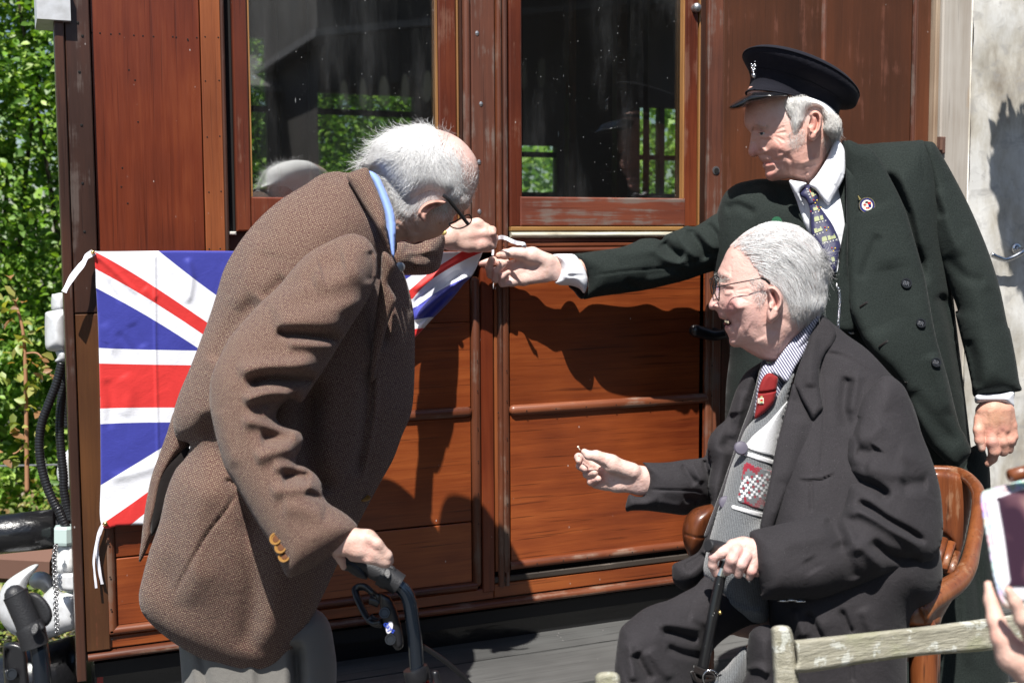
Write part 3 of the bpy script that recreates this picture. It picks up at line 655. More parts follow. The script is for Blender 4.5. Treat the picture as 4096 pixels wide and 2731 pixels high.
c_ = ww.ramp(_b, [(0.34, (0.24, 0.205, 0.16)), (0.47, (0.46, 0.43, 0.37)), (0.6, (0.66, 0.65, 0.62))]); c_ = ww.mix(_c.ss(0.66, 0.74)*0.7, c_, (0.22, 0.14, 0.08)); c_ = ww.mix(_a.ss(0.5, 0.7)*0.55, c_, (0.30, 0.29, 0.28)); ww.set('col', c_); ww.bump(_a*0.5+_c*0.3, 0.35, 0.004)
shed = thing('whitewashed_wall', (WX(4000, 300), 0, 0), 'dirty whitewashed plaster wall at the right edge, beyond the grey timber post', 'wall')
nx, nz = 60, 90; x0 = WX(3885, 300, -0.01); V = []; 
for j in range(nz+1):
    for i in range(nx+1):
        x = x0+1.5*i/nx; z = 2.7*j/nz; V.append((x, -0.012+0.0035*math.sin(x*23+z*9)*math.sin(z*31+x*5)+0.002*math.sin(x*61+z*47), z))
Fq = [(j*(nx+1)+i, j*(nx+1)+i+1, (j+1)*(nx+1)+i+1, (j+1)*(nx+1)+i) for j in range(nz) for i in range(nx)]
b0 = len(V); V += [(x0, 0.2, 0), (x0+1.5, 0.2, 0), (x0+1.5, 0.2, 2.7), (x0, 0.2, 2.7)]; Fq += [(b0+1, b0, b0+3, b0+2), (0, nz*(nx+1), b0+3, b0), (b0+1, b0+2, (nz+1)*(nx+1)-1, nx), (nz*(nx+1), (nz+1)*(nx+1)-1, b0+2, b0+3)]
mesh('wall_face', V, Fq, ww, shed, True)
h2 = MB(); pc = wall(4062, 995, -0.02); h2.lathe(pc, (0, -1, 0), [(0.016, 0), (0.016, 0.006), (0.011, 0.009)], 18)
h2.tube(spl([pc+np.array([0, -0.006, 0]), pc+np.array([-0.005, -0.03, -0.008]), wall(4030, 1035, -0.04)+np.array([0, 0, -0.002]), wall(3995, 1032, -0.04), wall(3965, 1018, -0.035)], 6), 0.007, 10)
h2.build('metal_door_handle', CHROME, shed, smooth=True)
# ------------------------------------------------------------------ people: materials
def skinmat(name, sss=0.05):
    m = MT(name, rough=0.5, spec=0.35); c = m.attr()
    n = m.noise(m.pos((1, 1, 1)), 55, 5, 0.65); n2 = m.noise(m.pos(), 190, 3, 0.6); b = m.voro(m.pos(), 75, out=0)
    c = m.mix(n.ss(0.42, 0.72)*0.24, c, m.mix(1.0, c, (0.86, 0.55, 0.50), 'MULTIPLY'))
    c = m.mix(n2.ss(0.58, 0.75)*0.22, c, m.mix(1.0, c, (0.78, 0.5, 0.42), 'MULTIPLY'))
    m.set('col', c); m.set('sss', sss); m.b.inputs['Subsurface Scale'].default_value = 0.004; m.b.inputs['Subsurface Radius'].default_value = (1.0, 0.35, 0.2)
    w = m.noise(m.pos((1, 1, 1)), 90, 3, 0.6, 2.5); m.bump(n*0.6+n2*0.6+b*0.3+w*0.9, 0.5, 0.002); return m
SKIN = skinmat('aged_skin')
def vcmat(name, rough=0.6, **kw):
    m = MT(name, rough=rough, **kw); m.set('col', m.attr()); return m
HAIRM = vcmat('hair_strands', 0.5, spec=0.3)
_t = HAIRM.t; _tl = _t.nodes.new('ShaderNodeBsdfTranslucent'); _t.links.new(HAIRM.attr().k, _tl.inputs[0]); _mx = _t.nodes.new('ShaderNodeMixShader'); _mx.inputs[0].default_value = 0.2
_t.links.new(HAIRM.b.outputs[0], _mx.inputs[1]); _t.links.new(_tl.outputs[0], _mx.inputs[2]); HAIRS = bpy.data.materials['hair_strands']; _t.links.new(_mx.outputs[0], _t.nodes['Material Output'].inputs[0]); HAIRB = vcmat('hair_base', 0.7, spec=0.1)
def cloth(name, c1, c2, sc=900, rough=0.9, sheen=0.25, fine=0.5, bumpst=0.35, twill=0.0, lint=0.0):
    m = MT(name, rough=rough, spec=0.2, sheen=sheen, sheenr=0.4); u = m.uv((1, 1, 1))
    n = m.noise(u, sc, 2, 0.7); b = m.noise(u, 9, 4, 0.55); f = n*fine+b*(1-fine)
    if twill:
        x, y, z = m.xyz(u); t = ((x+y)*twill).sin()*0.5+0.5; f = f*0.75+t*0.25
    col = m.ramp(f, [(0.3, c1), (0.7, c2)])
    if lint:
        s = m.voro(u, 260, out=0); col = m.mix((1.0-s.ss(0.03, 0.09))*m.noise(u, 60, 2).ss(0.5, 0.6)*lint, col, (0.5, 0.5, 0.5))
    m.set('col', col); b2 = m.noise(u, 38, 3, 0.55, 0.6); m.bump(n*0.35+b*0.5+b2*2.6, bumpst, 0.0022); return m
def tweedmat():
    m = MT('brown_basket_weave_tweed', rough=0.95, spec=0.12, sheen=0.15); u = m.uv((1, 1, 1)); wob = m.noise(u, 22, 3, 0.6)*0.006
    x, y, z = m.xyz(u); w = 2*math.pi/0.0066
    a = ((x+wob)*w).sin()*((y+wob)*w).sin(); d = (a.abs().ss(0.22, 0.66)*m.noise(u, 330, 2, 0.7).ss(0.30, 0.62)); al = a.gt(0.0)
    n = m.noise(u, 1400, 2, 0.6); big = m.noise(u, 7, 3, 0.5)
    tan = m.mix(al, (0.36, 0.275, 0.185), (0.28, 0.205, 0.145)); dk = m.mix(big, (0.072, 0.031, 0.031), (0.100, 0.046, 0.038))
    c = m.mix(d*(n*0.7+0.62).mn(1.0), dk, tan); m.set('col', c); m.bump(d+n*0.25+m.noise(u, 30, 3, 0.5, 0.5)*2.5, 0.75, 0.0015); return m
TWEED = tweedmat()
GREENC = cloth('dark_green_wool', (0.0045, 0.0075, 0.0065), (0.025, 0.032, 0.029), 430, sheen=0.03, fine=0.75, lint=0.15)
SUITC = cloth('charcoal_suit', (0.011, 0.0100, 0.011), (0.044, 0.040, 0.044), 480, sheen=0.03, fine=0.7, twill=4200, lint=0.5)
SUITE = cloth('charcoal_suit_edge', (0.03, 0.028, 0.03), (0.06, 0.055, 0.06), 1100, sheen=0.3, fine=0.7)
TROUSG = cloth('grey_trouser_cloth', (0.13, 0.125, 0.115), (0.21, 0.20, 0.185), 1200, sheen=0.2, fine=0.6, twill=3000)
NAVYC = cloth('navy_felt', (0.0055, 0.0055, 0.009), (0.019, 0.019, 0.028), 800, sheen=0.04, fine=0.75, lint=0.2)
LINING = cloth('dark_lining', (0.006, 0.004, 0.004), (0.012, 0.009, 0.008), 300)
WHITEC = cloth('white_shirt_cotton', (0.74, 0.75, 0.80), (0.82, 0.83, 0.87), 900, 0.8, 0.1, 0.5, 0.15)
BLUEC = cloth('pale_blue_shirt_cotton', (0.22, 0.33, 0.72), (0.27, 0.39, 0.78), 900, 0.8, 0.1, 0.5, 0.15)
KNIT = MT('grey_knit_wool', rough=0.95, spec=0.1, sheen=0.4); _u = KNIT.uv(); _n = KNIT.noise(_u, 420, 3, 0.7); _x, _y, _z = KNIT.xyz(_u); _s = (_x*1500).sin()*0.5+0.5
KNIT.set('col', KNIT.ramp(_n*0.88+_s*0.12, [(0.3, (0.045, 0.048, 0.052)), (0.72, (0.19, 0.20, 0.21))])); KNIT.bump(_n+_s*0.2, 0.9, 0.002)
KWHITE = MT('white_knit_wool', rough=0.95, spec=0.1, sheen=0.3); _u = KWHITE.uv(); _n = KWHITE.noise(_u, 420, 3, 0.7); KWHITE.set('col', KWHITE.ramp(_n, [(0.3, (0.6, 0.6, 0.62)), (0.7, (0.8, 0.8, 0.8))])); KWHITE.bump(_n, 0.8, 0.002)
VINYL = MT('glossy_black_peak', col=(0.007, 0.007, 0.008), rough=0.14, coat=0.6); _n = VINYL.noise(VINYL.pos(), 220, 3, 0.6); VINYL.bump(_n, 0.12, 0.001)
def stripemat():
    m = MT('navy_and_white_striped_shirt', rough=0.8); x, y, z = m.xyz(m.uv()); s = (x*(2*math.pi/0.0046)).sin().ss(-0.25, 0.25)
    m.set('col', m.mix(s, (0.045, 0.045, 0.10), (0.56, 0.56, 0.64))); return m
STRIPE = stripemat()
TIER = cloth('red_tie_silk', (0.17, 0.012, 0.014), (0.26, 0.02, 0.02), 900, 0.7, 0.1, 0.5, 0.3)
TIEN = cloth('navy_tie_silk', (0.022, 0.022, 0.06), (0.034, 0.034, 0.085), 900, 0.45, 0.1, 0.5, 0.2)
LEATHB = MT('grey_leather_button', col=(0.10, 0.09, 0.12), rough=0.4, spec=0.4)
BTNB = MT('black_button', col=(0.012, 0.012, 0.012), rough=0.2, spec=0.6)
BTNA = MT('amber_button', rough=0.3, coat=0.3, col=(0.28, 0.14, 0.03))
BTND = MT('brown_button_centre', rough=0.25, coat=0.5, col=(0.12, 0.045, 0.012))
GOLDE = MT('gold_badge', col=(0.85, 0.6, 0.2), rough=0.25, metal=1.0)
ENR = MT('red_enamel', col=(0.5, 0.02, 0.02), rough=0.2); ENB = MT('blue_enamel', col=(0.02, 0.02, 0.15), rough=0.2); ENW = MT('cream_enamel', col=(0.75, 0.72, 0.6), rough=0.2); ENG = MT('pale_green_print', col=(0.42, 0.46, 0.20), rough=0.6); ENY = MT('yellow_print', col=(0.7, 0.5, 0.08), rough=0.5)
BLKM = MT('black_spectacle_frame', col=(0.012, 0.011, 0.011), rough=0.3)
EYEW = MT('eye_white', col=(0.6, 0.56, 0.52), rough=0.2); EYEI = MT('grey_blue_iris', col=(0.05, 0.06, 0.08), rough=0.1); TEETH = MT('teeth', col=(0.62, 0.52, 0.36), rough=0.3); MOUTHD = MT('mouth_inside', col=(0.10, 0.02, 0.02), rough=0.5)
def frot(a, s=1.0):                 # uv turned so that u runs along the picture direction a (degrees)
    return math.radians(a)
def disc(pt, r, t=0.002, mat=None, name='button', parent=None, nrm=None, rim=0.0, sy=1.0):
    n = -FW*1.0+np.array([0, 0, 0.25]) if nrm is None else np.asarray(nrm, float); n = n/np.linalg.norm(n); m = MB()
    pr = [(r*0.92, 0), (r, t*0.5), (r*0.95, t), (r*0.72, t), (r*0.62, t*0.6)] if rim else [(r*0.9, 0), (r, t*0.4), (r*0.85, t*0.9), (r*0.4, t*1.1)]
    return m.lathe(pt, n, pr, 16).build(name, mat, parent, smooth=True, auto=40)
def on(r, x, y, off=0.0):           # world point on the front of a relief
    d, _ = surf(r, [x], [y]); return P(x, y, float(d[0])-off)
def hair(name, r, mask, flow, n, length, col, parent, lift=0.004, width=0.00025, curl=0.5, steps=6, jit=0.25, colv=0.2, dcol=None, dfrac=0.0, spread=1.0, rear=None, seed=1):
    rg = np.random.default_rng(seed); M_ = spl([p[:2] for p in mask], 5, True) if len(mask) > 3 else np.asarray(mask)
    lo = M_.min(0); hi = M_.max(0); X = []; Y = []; c = 0
    while c < n:
        x = rg.uniform(lo[0], hi[0], n*2); y = rg.uniform(lo[1], hi[1], n*2); k = inside(x, y, M_); X.append(x[k]); Y.append(y[k]); c += k.sum()
    X = np.concatenate(X)[:n]; Y = np.concatenate(Y)[:n]; fl = np.asarray(flow, float)
    px = [X]; py = [Y]; L = length*rg.uniform(0.55, 1.25, n); ang = rg.normal(0, jit, n); wob = rg.normal(0, curl*0.12, n)
    clump = 0.25*np.sin(X*0.045+Y*0.02)+0.25*np.sin(X*0.02-Y*0.06)
    for s in range(steps):
        x, y = px[-1], py[-1]; w = 1/(((x[:, None]-fl[:, 0])**2+(y[:, None]-fl[:, 1])**2)+400.)**1.3; w /= w.sum(1, keepdims=True)
        dx = w@fl[:, 2]; dy = w@fl[:, 3]; a = np.arctan2(dy, dx)+ang+clump*jit*2+wob*s*spread; st = L/steps; px.append(x+np.cos(a)*st); py.append(y+np.sin(a)*st)
    lf = rg.uniform(0.2, 1.0, n)*lift; pts = []; dl = None
    for s in range(steps+1):
        d, ok = surf2(r, px[s], py[s])
        if dl is None: dl = d
        d = np.where(ok, d, np.minimum(d, dl+0.003)); d = np.minimum(d, dl+0.02); dl = d
        e = 5.0; gx = (surf2(r, px[s]+e, py[s])[0]-surf2(r, px[s]-e, py[s])[0])/(2*e*d/F_PX); gy = -(surf2(r, px[s], py[s]+e)[0]-surf2(r, px[s], py[s]-e)[0])/(2*e*d/F_PX)
        gx = np.clip(np.nan_to_num(gx), -4, 4); gy = np.clip(np.nan_to_num(gy), -4, 4); g = np.sqrt(1+gx*gx+gy*gy)[:, None]
        nr = (-FW[None]+RT[None]*gx[:, None]+UP[None]*gy[:, None])/g
        lft = lf*(0.3+0.7*math.sin(math.pi*min(1, s/steps+0.15)))+0.0016
        pts.append(P(px[s], py[s], d)+nr*lft[:, None])
    Q = np.stack(pts, 1); T = np.gradient(Q, axis=1); T /= np.linalg.norm(T, axis=2, keepdims=True)+1e-9
    B = np.cross(T, FW); B /= np.linalg.norm(B, axis=2, keepdims=True)+1e-9; N = np.cross(B, T)
    wd = width*rg.uniform(0.6, 1.4, n)[:, None, None]*np.linspace(1, 0.25, steps+1)[None, :, None]
    R3 = np.stack([Q+wd*(math.cos(a)*B+math.sin(a)*N) for a in (math.pi/2, math.pi*7/6, math.pi*11/6)], 2)   # n, steps+1, 3, 3
    V = R3.reshape(-1, 3); m = steps+1; base = (np.arange(n)*m*3)[:, None, None]; si = (np.arange(steps)*3)[None, :, None]; k = np.arange(3)[None, None, :]; k2 = (k+1) % 3
    F = np.stack([base+si+k, base+si+k2, base+si+3+k2, base+si+3+k], -1).reshape(-1, 4)
    cc = np.asarray(col)[None]*(1+rg.normal(0, colv, n))[:, None]
    if dcol is not None:
        sel = rg.random(n) < dfrac; cc = np.where(sel[:, None], np.asarray(dcol)[None], cc)
    cc = np.clip(cc, 0.01, 0.93)
    o = mesh(name, V, F, HAIRM, parent, True, col=np.repeat(cc, m*3, 0)); return o
def ear(outl, d, tw, strokes, bl, col):
    r = pillow(outl, d, [(0, 0, tw)], k=0.55, step=3, smooth=4, strokes=strokes, fade=1.5, rmin=6); r.col = blobs(r.px, r.py, col, bl); return r
def specs(name, parent, rims, tubes, r=0.0011, lens=None, mat=None):
    m = MB()
    for t, rr in tubes: m.tube(t, rr, 8)
    for q in rims: m.tube(np.vstack([q, q[:2]]), r, 6, cap=False)
    o = m.build(name, mat or BLKM, parent, smooth=True, auto=50)
    for q in (lens or []):
        c = q.mean(0); V = list(q)+[c]; n = len(q); mesh('lens', V, [(i, (i+1) % n, n) for i in range(n)], LENS, o, True)
    return o
def text(s, size, pt, nrm, up, mat, name, parent, ext=0.0004):
    cu = bpy.data.curves.new(name, 'FONT'); cu.body = s; cu.size = size; cu.extrude = ext; cu.align_x = 'CENTER'; cu.align_y = 'CENTER'; cu.resolution_u = 3
    t = bpy.data.objects.new('tmp_text', cu); COL.objects.link(t); dg = bpy.context.evaluated_depsgraph_get(); me = bpy.data.meshes.new_from_object(t.evaluated_get(dg))
    bpy.data.objects.remove(t); n = np.asarray(nrm, float); n /= np.linalg.norm(n); u = np.asarray(up, float); u = u-n*(u@n); u /= np.linalg.norm(u); x = np.cross(u, n)
    V = np.array([v.co[:] for v in me.vertices]); W_ = np.asarray(pt)+V[:, :1]*x+V[:, 1:2]*u+V[:, 2:3]*n
    F = [tuple(p.vertices) for p in me.polygons]; return mesh(name, W_, F, mat, parent, False)
def ZHd(org, s, d0): return lambda *pts: [(org[0]+p[0]/s, org[1]+p[1]/s, d0+p[2], p[3]/s) for p in pts]
SK = (0.60, 0.375, 0.30); PINK = (0.62, 0.22, 0.18); PALE = (0.70, 0.50, 0.42); RUD = (0.52, 0.18, 0.12); BROWN = (0.36, 0.18, 0.12); GREYW_ = (0.62, 0.61, 0.60)
def handcol(r, base=SK, bl=()):
    
    x0, x1, y0, y1 = r.px.min(), r.px.max(), r.py.min(), r.py.max(); rb = np.random.default_rng(int(x0))
    b2 = [(rb.uniform(x0, x1), rb.uniform(y0, y1), rb.uniform(3, 13), [(0.56, 0.26, 0.21), (0.70, 0.50, 0.43), (0.44, 0.24, 0.17)][rb.integers(3)], rb.uniform(.2, .5)) for _ in range(60)]
    r.col = blobs(r.px, r.py, base, b2+list(bl)); return r
def bodymesh(parts, parent):         # skin of one person in one mesh
    r = join(parts); col = np.concatenate([p.col for p in parts]); uv = np.stack([r.px, r.py], 1)*0.0005
    return mesh('body', r.V, r.F, SKIN, parent, True, uv=uv, col=col)
def core(chain):                     # the hidden frame of the figure inside the clothes
    r = sdf_solid(chain, 0.012, 0.04); r.col = np.tile(np.asarray(SK), (len(r.V), 1)); return r

# ================================================================== PERSON 1: man in brown tweed jacket
Zj = ZA((700, 650), 1.8445); Zk = ZA((700, 1450), 1.651); Zl1 = ZA((1200, 450), 2.4125); Zr1 = ZA((1200, 1950), 2.0075); Z7 = ZA((1500, 1000), 1.96); Zov = ZA((0, 0), 0.57421)
DOFF = -0.08
p1 = thing('person', tuple(P(1000, 2900, 2.1)*np.array([1, 1, 0])), 'white haired man in brown tweed jacket bending forward, holding the flag corner', 'person')
torso1 = Zov((800, 397), (770, 394), (735, 402), (700, 425), (650, 455), (602, 495), (562, 540), (532, 585), (512, 625), (496, 680), (480, 730), (465, 770), (450, 810), (430, 860), (411, 905), (398, 955), (405, 1005), (436, 1020), (425, 1052), (402, 1080), (382, 1130), (366, 1200), (345, 1260), (326, 1330), (319, 1372), (330, 1412), (372, 1455), (425, 1492), (490, 1526), (550, 1546), (602, 1549), (640, 1532), (668, 1500), (705, 1440), (745, 1360), (780, 1285))
torso1 += Zk((1180, 1120), (1280, 930), (1350, 800), (1440, 640), (1500, 480), (1560, 330), (1580, 130)) + Zj((1770, 1290), (1765, 1150), (1745, 1020), (1715, 900), (1680, 800), (1620, 700), (1640, 600), (1600, 300), (1450, 150), (1380, 60))
d1 = [(600, 2400, 2.10), (1000, 1000, 2.14), (1500, 800, 2.19), (1600, 1500, 2.24), (1150, 2300, 2.13), (820, 1400, 2.10)]
t1 = [(1150, 1300, .200), (1300, 900, .170), (900, 1000, .14), (800, 2300, .11), (1050, 2600, .07), (1150, 1900, .19), (1550, 1500, .16), (1500, 1900, .13), (650, 2300, .05), (1400, 700, .11), (760, 1700, .12)]
st1 = [
 (Zj((1270, 90), (1330, 230), (1400, 350), (1480, 470), (1540, 600), (1600, 740)), 10, -0.010),       # collar seam
 (Zj((1130, 85), (1200, 100), (1260, 100)), 22, -0.014), (Zj((1010, 90), (1100, 66), (1200, 68)), 18, 0.006),
 (Zk((330, 770), (390, 800), (420, 830)), 10, -0.010), (Zk((420, 850), (330, 980), (200, 1150), (60, 1400), (-30, 1568)), 7, -0.006, 'g'),
 (Zk((230, 300), (300, 600), (430, 830), (600, 1250)), 60, -0.03), (Zj((640, 1000), (420, 1250), (300, 1500)), 45, -0.018), (Zj((830, 850), (640, 1020)), 30, -0.010),
 (Zj((620, 500), (560, 700), (500, 900), (420, 1100)), 40, 0.008), (Zj((800, 300), (740, 520), (700, 700)), 50, 0.006), (Zj((1500, 700), (1520, 1000), (1510, 1400)), 40, -0.03),
 (Zk((900, 60), (870, 400), (900, 700), (1000, 900)), 55, -0.035), (Zk((1330, 0), (1320, 300), (1270, 600), (1220, 800)), 12, 0.012), (Zk((1290, 0), (1270, 400), (1200, 780)), 30, -0.02),
 (Zov((470, 1100), (440, 1250), (430, 1400)), 60, 0.008), (Zov((620, 1200), (640, 1350), (600, 1500)), 50, 0.010), (Zov((560, 1180), (580, 1350), (560, 1500)), 40, -0.008), (Zov((700, 1330), (690, 1420), (660, 1500)), 26, -0.010)]
T1 = pillow(torso1, d1, t1, k=0.68, strokes=st1, step=8, smooth=30, noise=0.0012)
jk = PM('jacket', T1, TWEED, p1, uvrot=math.radians(20))
# tail behind the vent
tail = pillow(Zov((430, 930), (402, 940), (383, 995), (366, 1042), (349, 1090), (338, 1140), (330, 1190), (324, 1245), (319, 1290), (330, 1278), (347, 1240), (366, 1195), (390, 1120), (437, 1022), (450, 970)), [(600, 1900, 2.15)], [(0, 0, .035)], step=6, smooth=6, strokes=[(Zov((430, 1030), (400, 1060), (375, 1110), (362, 1180), (345, 1230)), 14, -0.016)])
PM('jacket_tail', tail, TWEED, jk, uvrot=0.5)
lin = pillow(Zov((430, 1025), (400, 1048), (370, 1080), (352, 1140), (345, 1200), (350, 1230), (375, 1190), (410, 1120), (440, 1060)), [(600, 1900, 2.135)], [(0, 0, .012)], step=6, smooth=6)
PM('jacket_lining', lin, LINING, jk)
# near sleeve
sl1 = Zj((1420, 565), (1350, 532), (1270, 528), (1150, 575), (1000, 655), (900, 745), (800, 870), (720, 955), (640, 1025), (555, 1115), (475, 1205), (400, 1295), (345, 1400)) + Zk((250, 60), (230, 160), (230, 280), (255, 420), (290, 560), (335, 700), (400, 810), (440, 880), (500, 985), (560, 1085), (620, 1180), (680, 1290), (745, 1415), (850, 1382), (950, 1330), (1040, 1265), (1110, 1215), (1170, 1155), (1207, 1088), (1165, 1030), (1100, 980), (1010, 925), (978, 870), (968, 800), (930, 740), (865, 692), (805, 668), (802, 620), (835, 560), (845, 500), (820, 458), (750, 432), (695, 405), (668, 365), (680, 310), (720, 268), (765, 240), (830, 265), (880, 200), (940, 110), (1000, 20)) + Zj((1310, 1190), (1400, 1050), (1470, 900), (1495, 780), (1480, 660))
ns = len(Zj((0, 0))*13)+12
st2 = [
 (Zj((1260, 1310), (1100, 1290), (950, 1275), (820, 1262), (740, 1240)), 22, -0.022), (Zj((1260, 1180), (1100, 1190), (900, 1190), (720, 1215)), 34, 0.012), (Zj((1400, 1000), (1220, 1080), (950, 1120), (700, 1160)), 40, 0.012), (Zj((1200, 1350), (1000, 1340), (820, 1330)), 26, 0.012),
 (Zj((1060, 790), (1150, 765), (1260, 740)), 60, -0.014), (Zj((1000, 850), (1200, 850), (1400, 800)), 50, 0.010), (Zj((1010, 900), (850, 1000), (700, 1100)), 40, 0.008), (Zj((1130, 640), (1000, 720), (860, 860)), 30, 0.006), (Zj((1440, 640), (1470, 760), (1460, 900)), 26, -0.012),
 (Zk((470, 160), (560, 115), (680, 100), (820, 110), (960, 100)), 26, -0.026), (Zk((400, 60), (560, 30), (760, 20), (950, 0)), 34, 0.018), (Zk((440, 260), (560, 215), (680, 205), (790, 230)), 24, 0.022), (Zk((560, 330), (640, 300), (720, 290)), 20, 0.006),
 (Zk((560, 500), (680, 490), (790, 470)), 30, -0.018), (Zk((430, 380), (560, 400), (680, 440), (820, 490)), 26, 0.014), (Zk((520, 640), (650, 590), (800, 570)), 30, 0.012), (Zk((700, 760), (800, 745), (900, 770)), 28, -0.024), (Zk((640, 690), (760, 690), (880, 700)), 24, 0.012), (Zk((620, 860), (780, 830), (940, 820)), 30, 0.010),
 (Zk((860, 850), (930, 880), (1000, 910)), 14, -0.012), (Zk((700, 950), (850, 960), (1000, 980)), 40, 0.008), (Zk((290, 300), (330, 500), (400, 700)), 30, 0.006)]
SL1 = pillow(sl1, [(1300, 900, 2.02), (1000, 1400, 1.93), (900, 1700, 1.88), (1250, 2150, 1.80)], [(1300, 1050, .085), (950, 1500, .080), (1000, 1800, .068), (1250, 2150, .05)], k=0.95, strokes=st2, step=6, smooth=22, noise=0.0008)
slv = PM('near_sleeve', SL1, TWEED, jk, uvrot=math.radians(-35))
for i, q in enumerate(Zk((669, 1163), (702, 1219), (726, 1277))):
    b = disc(on(SL1, *q, off=0.0005), 0.0095, 0.0035, BTNA, 'cuff_button', jk, nrm=-FW+UP*0.4-RT*0.25, rim=1)
    disc(on(SL1, *q, off=0.0015), 0.0058, 0.002, BTND, 'button_centre', b, nrm=-FW+UP*0.4-RT*0.25)
# collar, lapel
COLL = pillow(Zl1((450, 612), (540, 560), (645, 535), (690, 630), (760, 790), (815, 955), (838, 1150), (870, 1310), (918, 1475), (880, 1400), (820, 1265), (735, 1100), (630, 930), (530, 760)), [(1400, 690, 2.10), (1530, 900, 2.03), (1570, 1050, 2.04)], [(0, 0, .022)], step=5, smooth=8, strokes=[(Zl1((470, 640), (560, 790), (680, 970), (760, 1110), (840, 1270), (905, 1440)), 6, 0.003, 'g')])
PM('collar', COLL, TWEED, jk, uvrot=math.radians(60))
LAP = pillow(Z7((55, 30), (100, 25), (158, 112), (130, 190), (105, 255), (122, 300), (168, 385), (152, 450), (112, 545), (62, 720), (22, 900), (0, 1010), (-45, 1010), (-20, 700), (20, 400), (45, 200)), [(1540, 1100, 2.035), (1500, 1500, 2.06)], [(0, 0, .012)], step=5, smooth=6)
PM('lapel', LAP, TWEED, jk, uvrot=math.radians(80))
disc(on(T1, 1460, 1995, off=0.006), 0.010, 0.003, BTNA, 'front_button', jk, nrm=-FW*0.4+UP, rim=1)
bd = disc(on(T1, 1600, 1068, off=0.003), 0.009, 0.002, DULLM, 'lapel_badge', jk, nrm=-FW*0.8+RT*0.3)
# far sleeve reaching to the wall
FS = pillow(Zl1((860, 1300), (925, 1262), (1000, 1245), (1080, 1272), (1160, 1262), (1250, 1212), (1330, 1172), (1385, 1142), (1394, 1250), (1382, 1350), (1362, 1450), (1330, 1520), (1250, 1562), (1120, 1570), (980, 1568), (880, 1540)), [(1580, 1000, 2.48), (1770, 1000, 2.62)], [(1600, 1000, .075), (1760, 1000, .058)], k=0.6, step=6, smooth=14, strokes=[(Zl1((1000, 1300), (1100, 1330), (1230, 1290)), 16, -0.012), (Zl1((1050, 1400), (1200, 1380), (1340, 1400)), 14, -0.010), (Zl1((1000, 1350), (1150, 1350), (1300, 1330)), 14, 0.010), (Zl1((1100, 1480), (1250, 1480)), 16, 0.008)])
PM('far_sleeve', FS, TWEED, jk, uvrot=math.radians(5))
disc(P(1776, 931, 2.59), 0.006, 0.003, GOLDE, 'cuff_link', p1)
# shirt collar
SC = pillow(Zl1((655, 575), (700, 572), (765, 625), (822, 740), (872, 860), (907, 965), (926, 1090), (922, 1210), (915, 1330), (905, 1410), (872, 1350), (838, 1180), (812, 1000), (760, 830), (700, 680)), [(1500, 700, 2.13), (1575, 950, 2.08)], [(0, 0, .03)], step=5, smooth=8)
PM('shirt_collar', SC, BLUEC, p1)
# trousers
TR = pillow([(690, 2480), (712, 2560), (724, 2680), (730, 2800), (740, 3000), (1330, 3000), (1345, 2750), (1340, 2600), (1290, 2450), (1100, 2400), (850, 2400)], [(900, 2700, 2.19)], [(900, 2700, .11), (1250, 2700, .10)], k=0.8, step=8, strokes=[([(790, 2560), (815, 2680), (850, 2900)], 14, -0.012), ([(760, 2560), (775, 2700), (790, 2900)], 14, 0.008), ([(1180, 2560), (1190, 2750), (1180, 2950)], 24, -0.05), ([(1000, 2560), (1010, 2900)], 22, 0.008)])
PM('trousers', TR, TROUSG, p1)
# head
hd1 = Zl1((860, 1330), (760, 1000), (700, 760), (665, 560), (672, 450), (690, 375), (735, 300), (800, 235), (885, 190), (985, 162), (1100, 150), (1220, 152), (1330, 165), (1430, 195), (1525, 242), (1605, 310), (1662, 380), (1702, 450), (1722, 530), (1727, 610), (1718, 690), (1690, 760), (1660, 830), (1640, 890), (1612, 935), (1560, 955), (1505, 985), (1485, 1010), (1472, 1055), (1440, 1108), (1400, 1142), (1350, 1190), (1270, 1222), (1200, 1240), (1140, 1248), (1100, 1264), (1055, 1262), (1025, 1238), (980, 1240), (925, 1262))
sk1 = [(Zl1((1520, 960), (1470, 900), (1430, 850)), 14, -0.005), (Zl1((1480, 1010), (1400, 1040), (1300, 1060)), 18, 0.004), (Zl1((1060, 990), (1080, 1080), (1120, 1180)), 16, -0.004), (Zl1((1200, 1090), (1280, 1130), (1360, 1130)), 22, 0.003), (Zl1((940, 960), (1000, 1020), (1060, 1080)), 9, -0.0028), (Zl1((930, 1010), (990, 1070), (1040, 1130)), 9, -0.0028), (Zl1((930, 1070), (980, 1130), (1030, 1190)), 9, -0.0028), (Zl1((950, 930), (1020, 985), (1090, 1040)), 8, 0.002), (Zl1((1020, 1232), (1090, 1225), (1180, 1228)), 8, -0.003), (Zl1((1300, 1090), (1340, 1150)), 8, -0.0018), (Zl1((1620, 900), (1590, 860), (1560, 820)), 18, 0.005)]
H1 = pillow(hd1, [(1650, 700, 2.205)], Zl1((1150, 500, .078), (900, 450, .066), (1500, 400, .066), (1650, 700, .048), (1450, 800, .066), (1350, 1050, .058), (1450, 1050, .035), (1150, 1200, .035), (1000, 1100, .055), (850, 900, .055), (760, 700, .055)), k=0.85, step=4, smooth=18, strokes=sk1, fade=2)
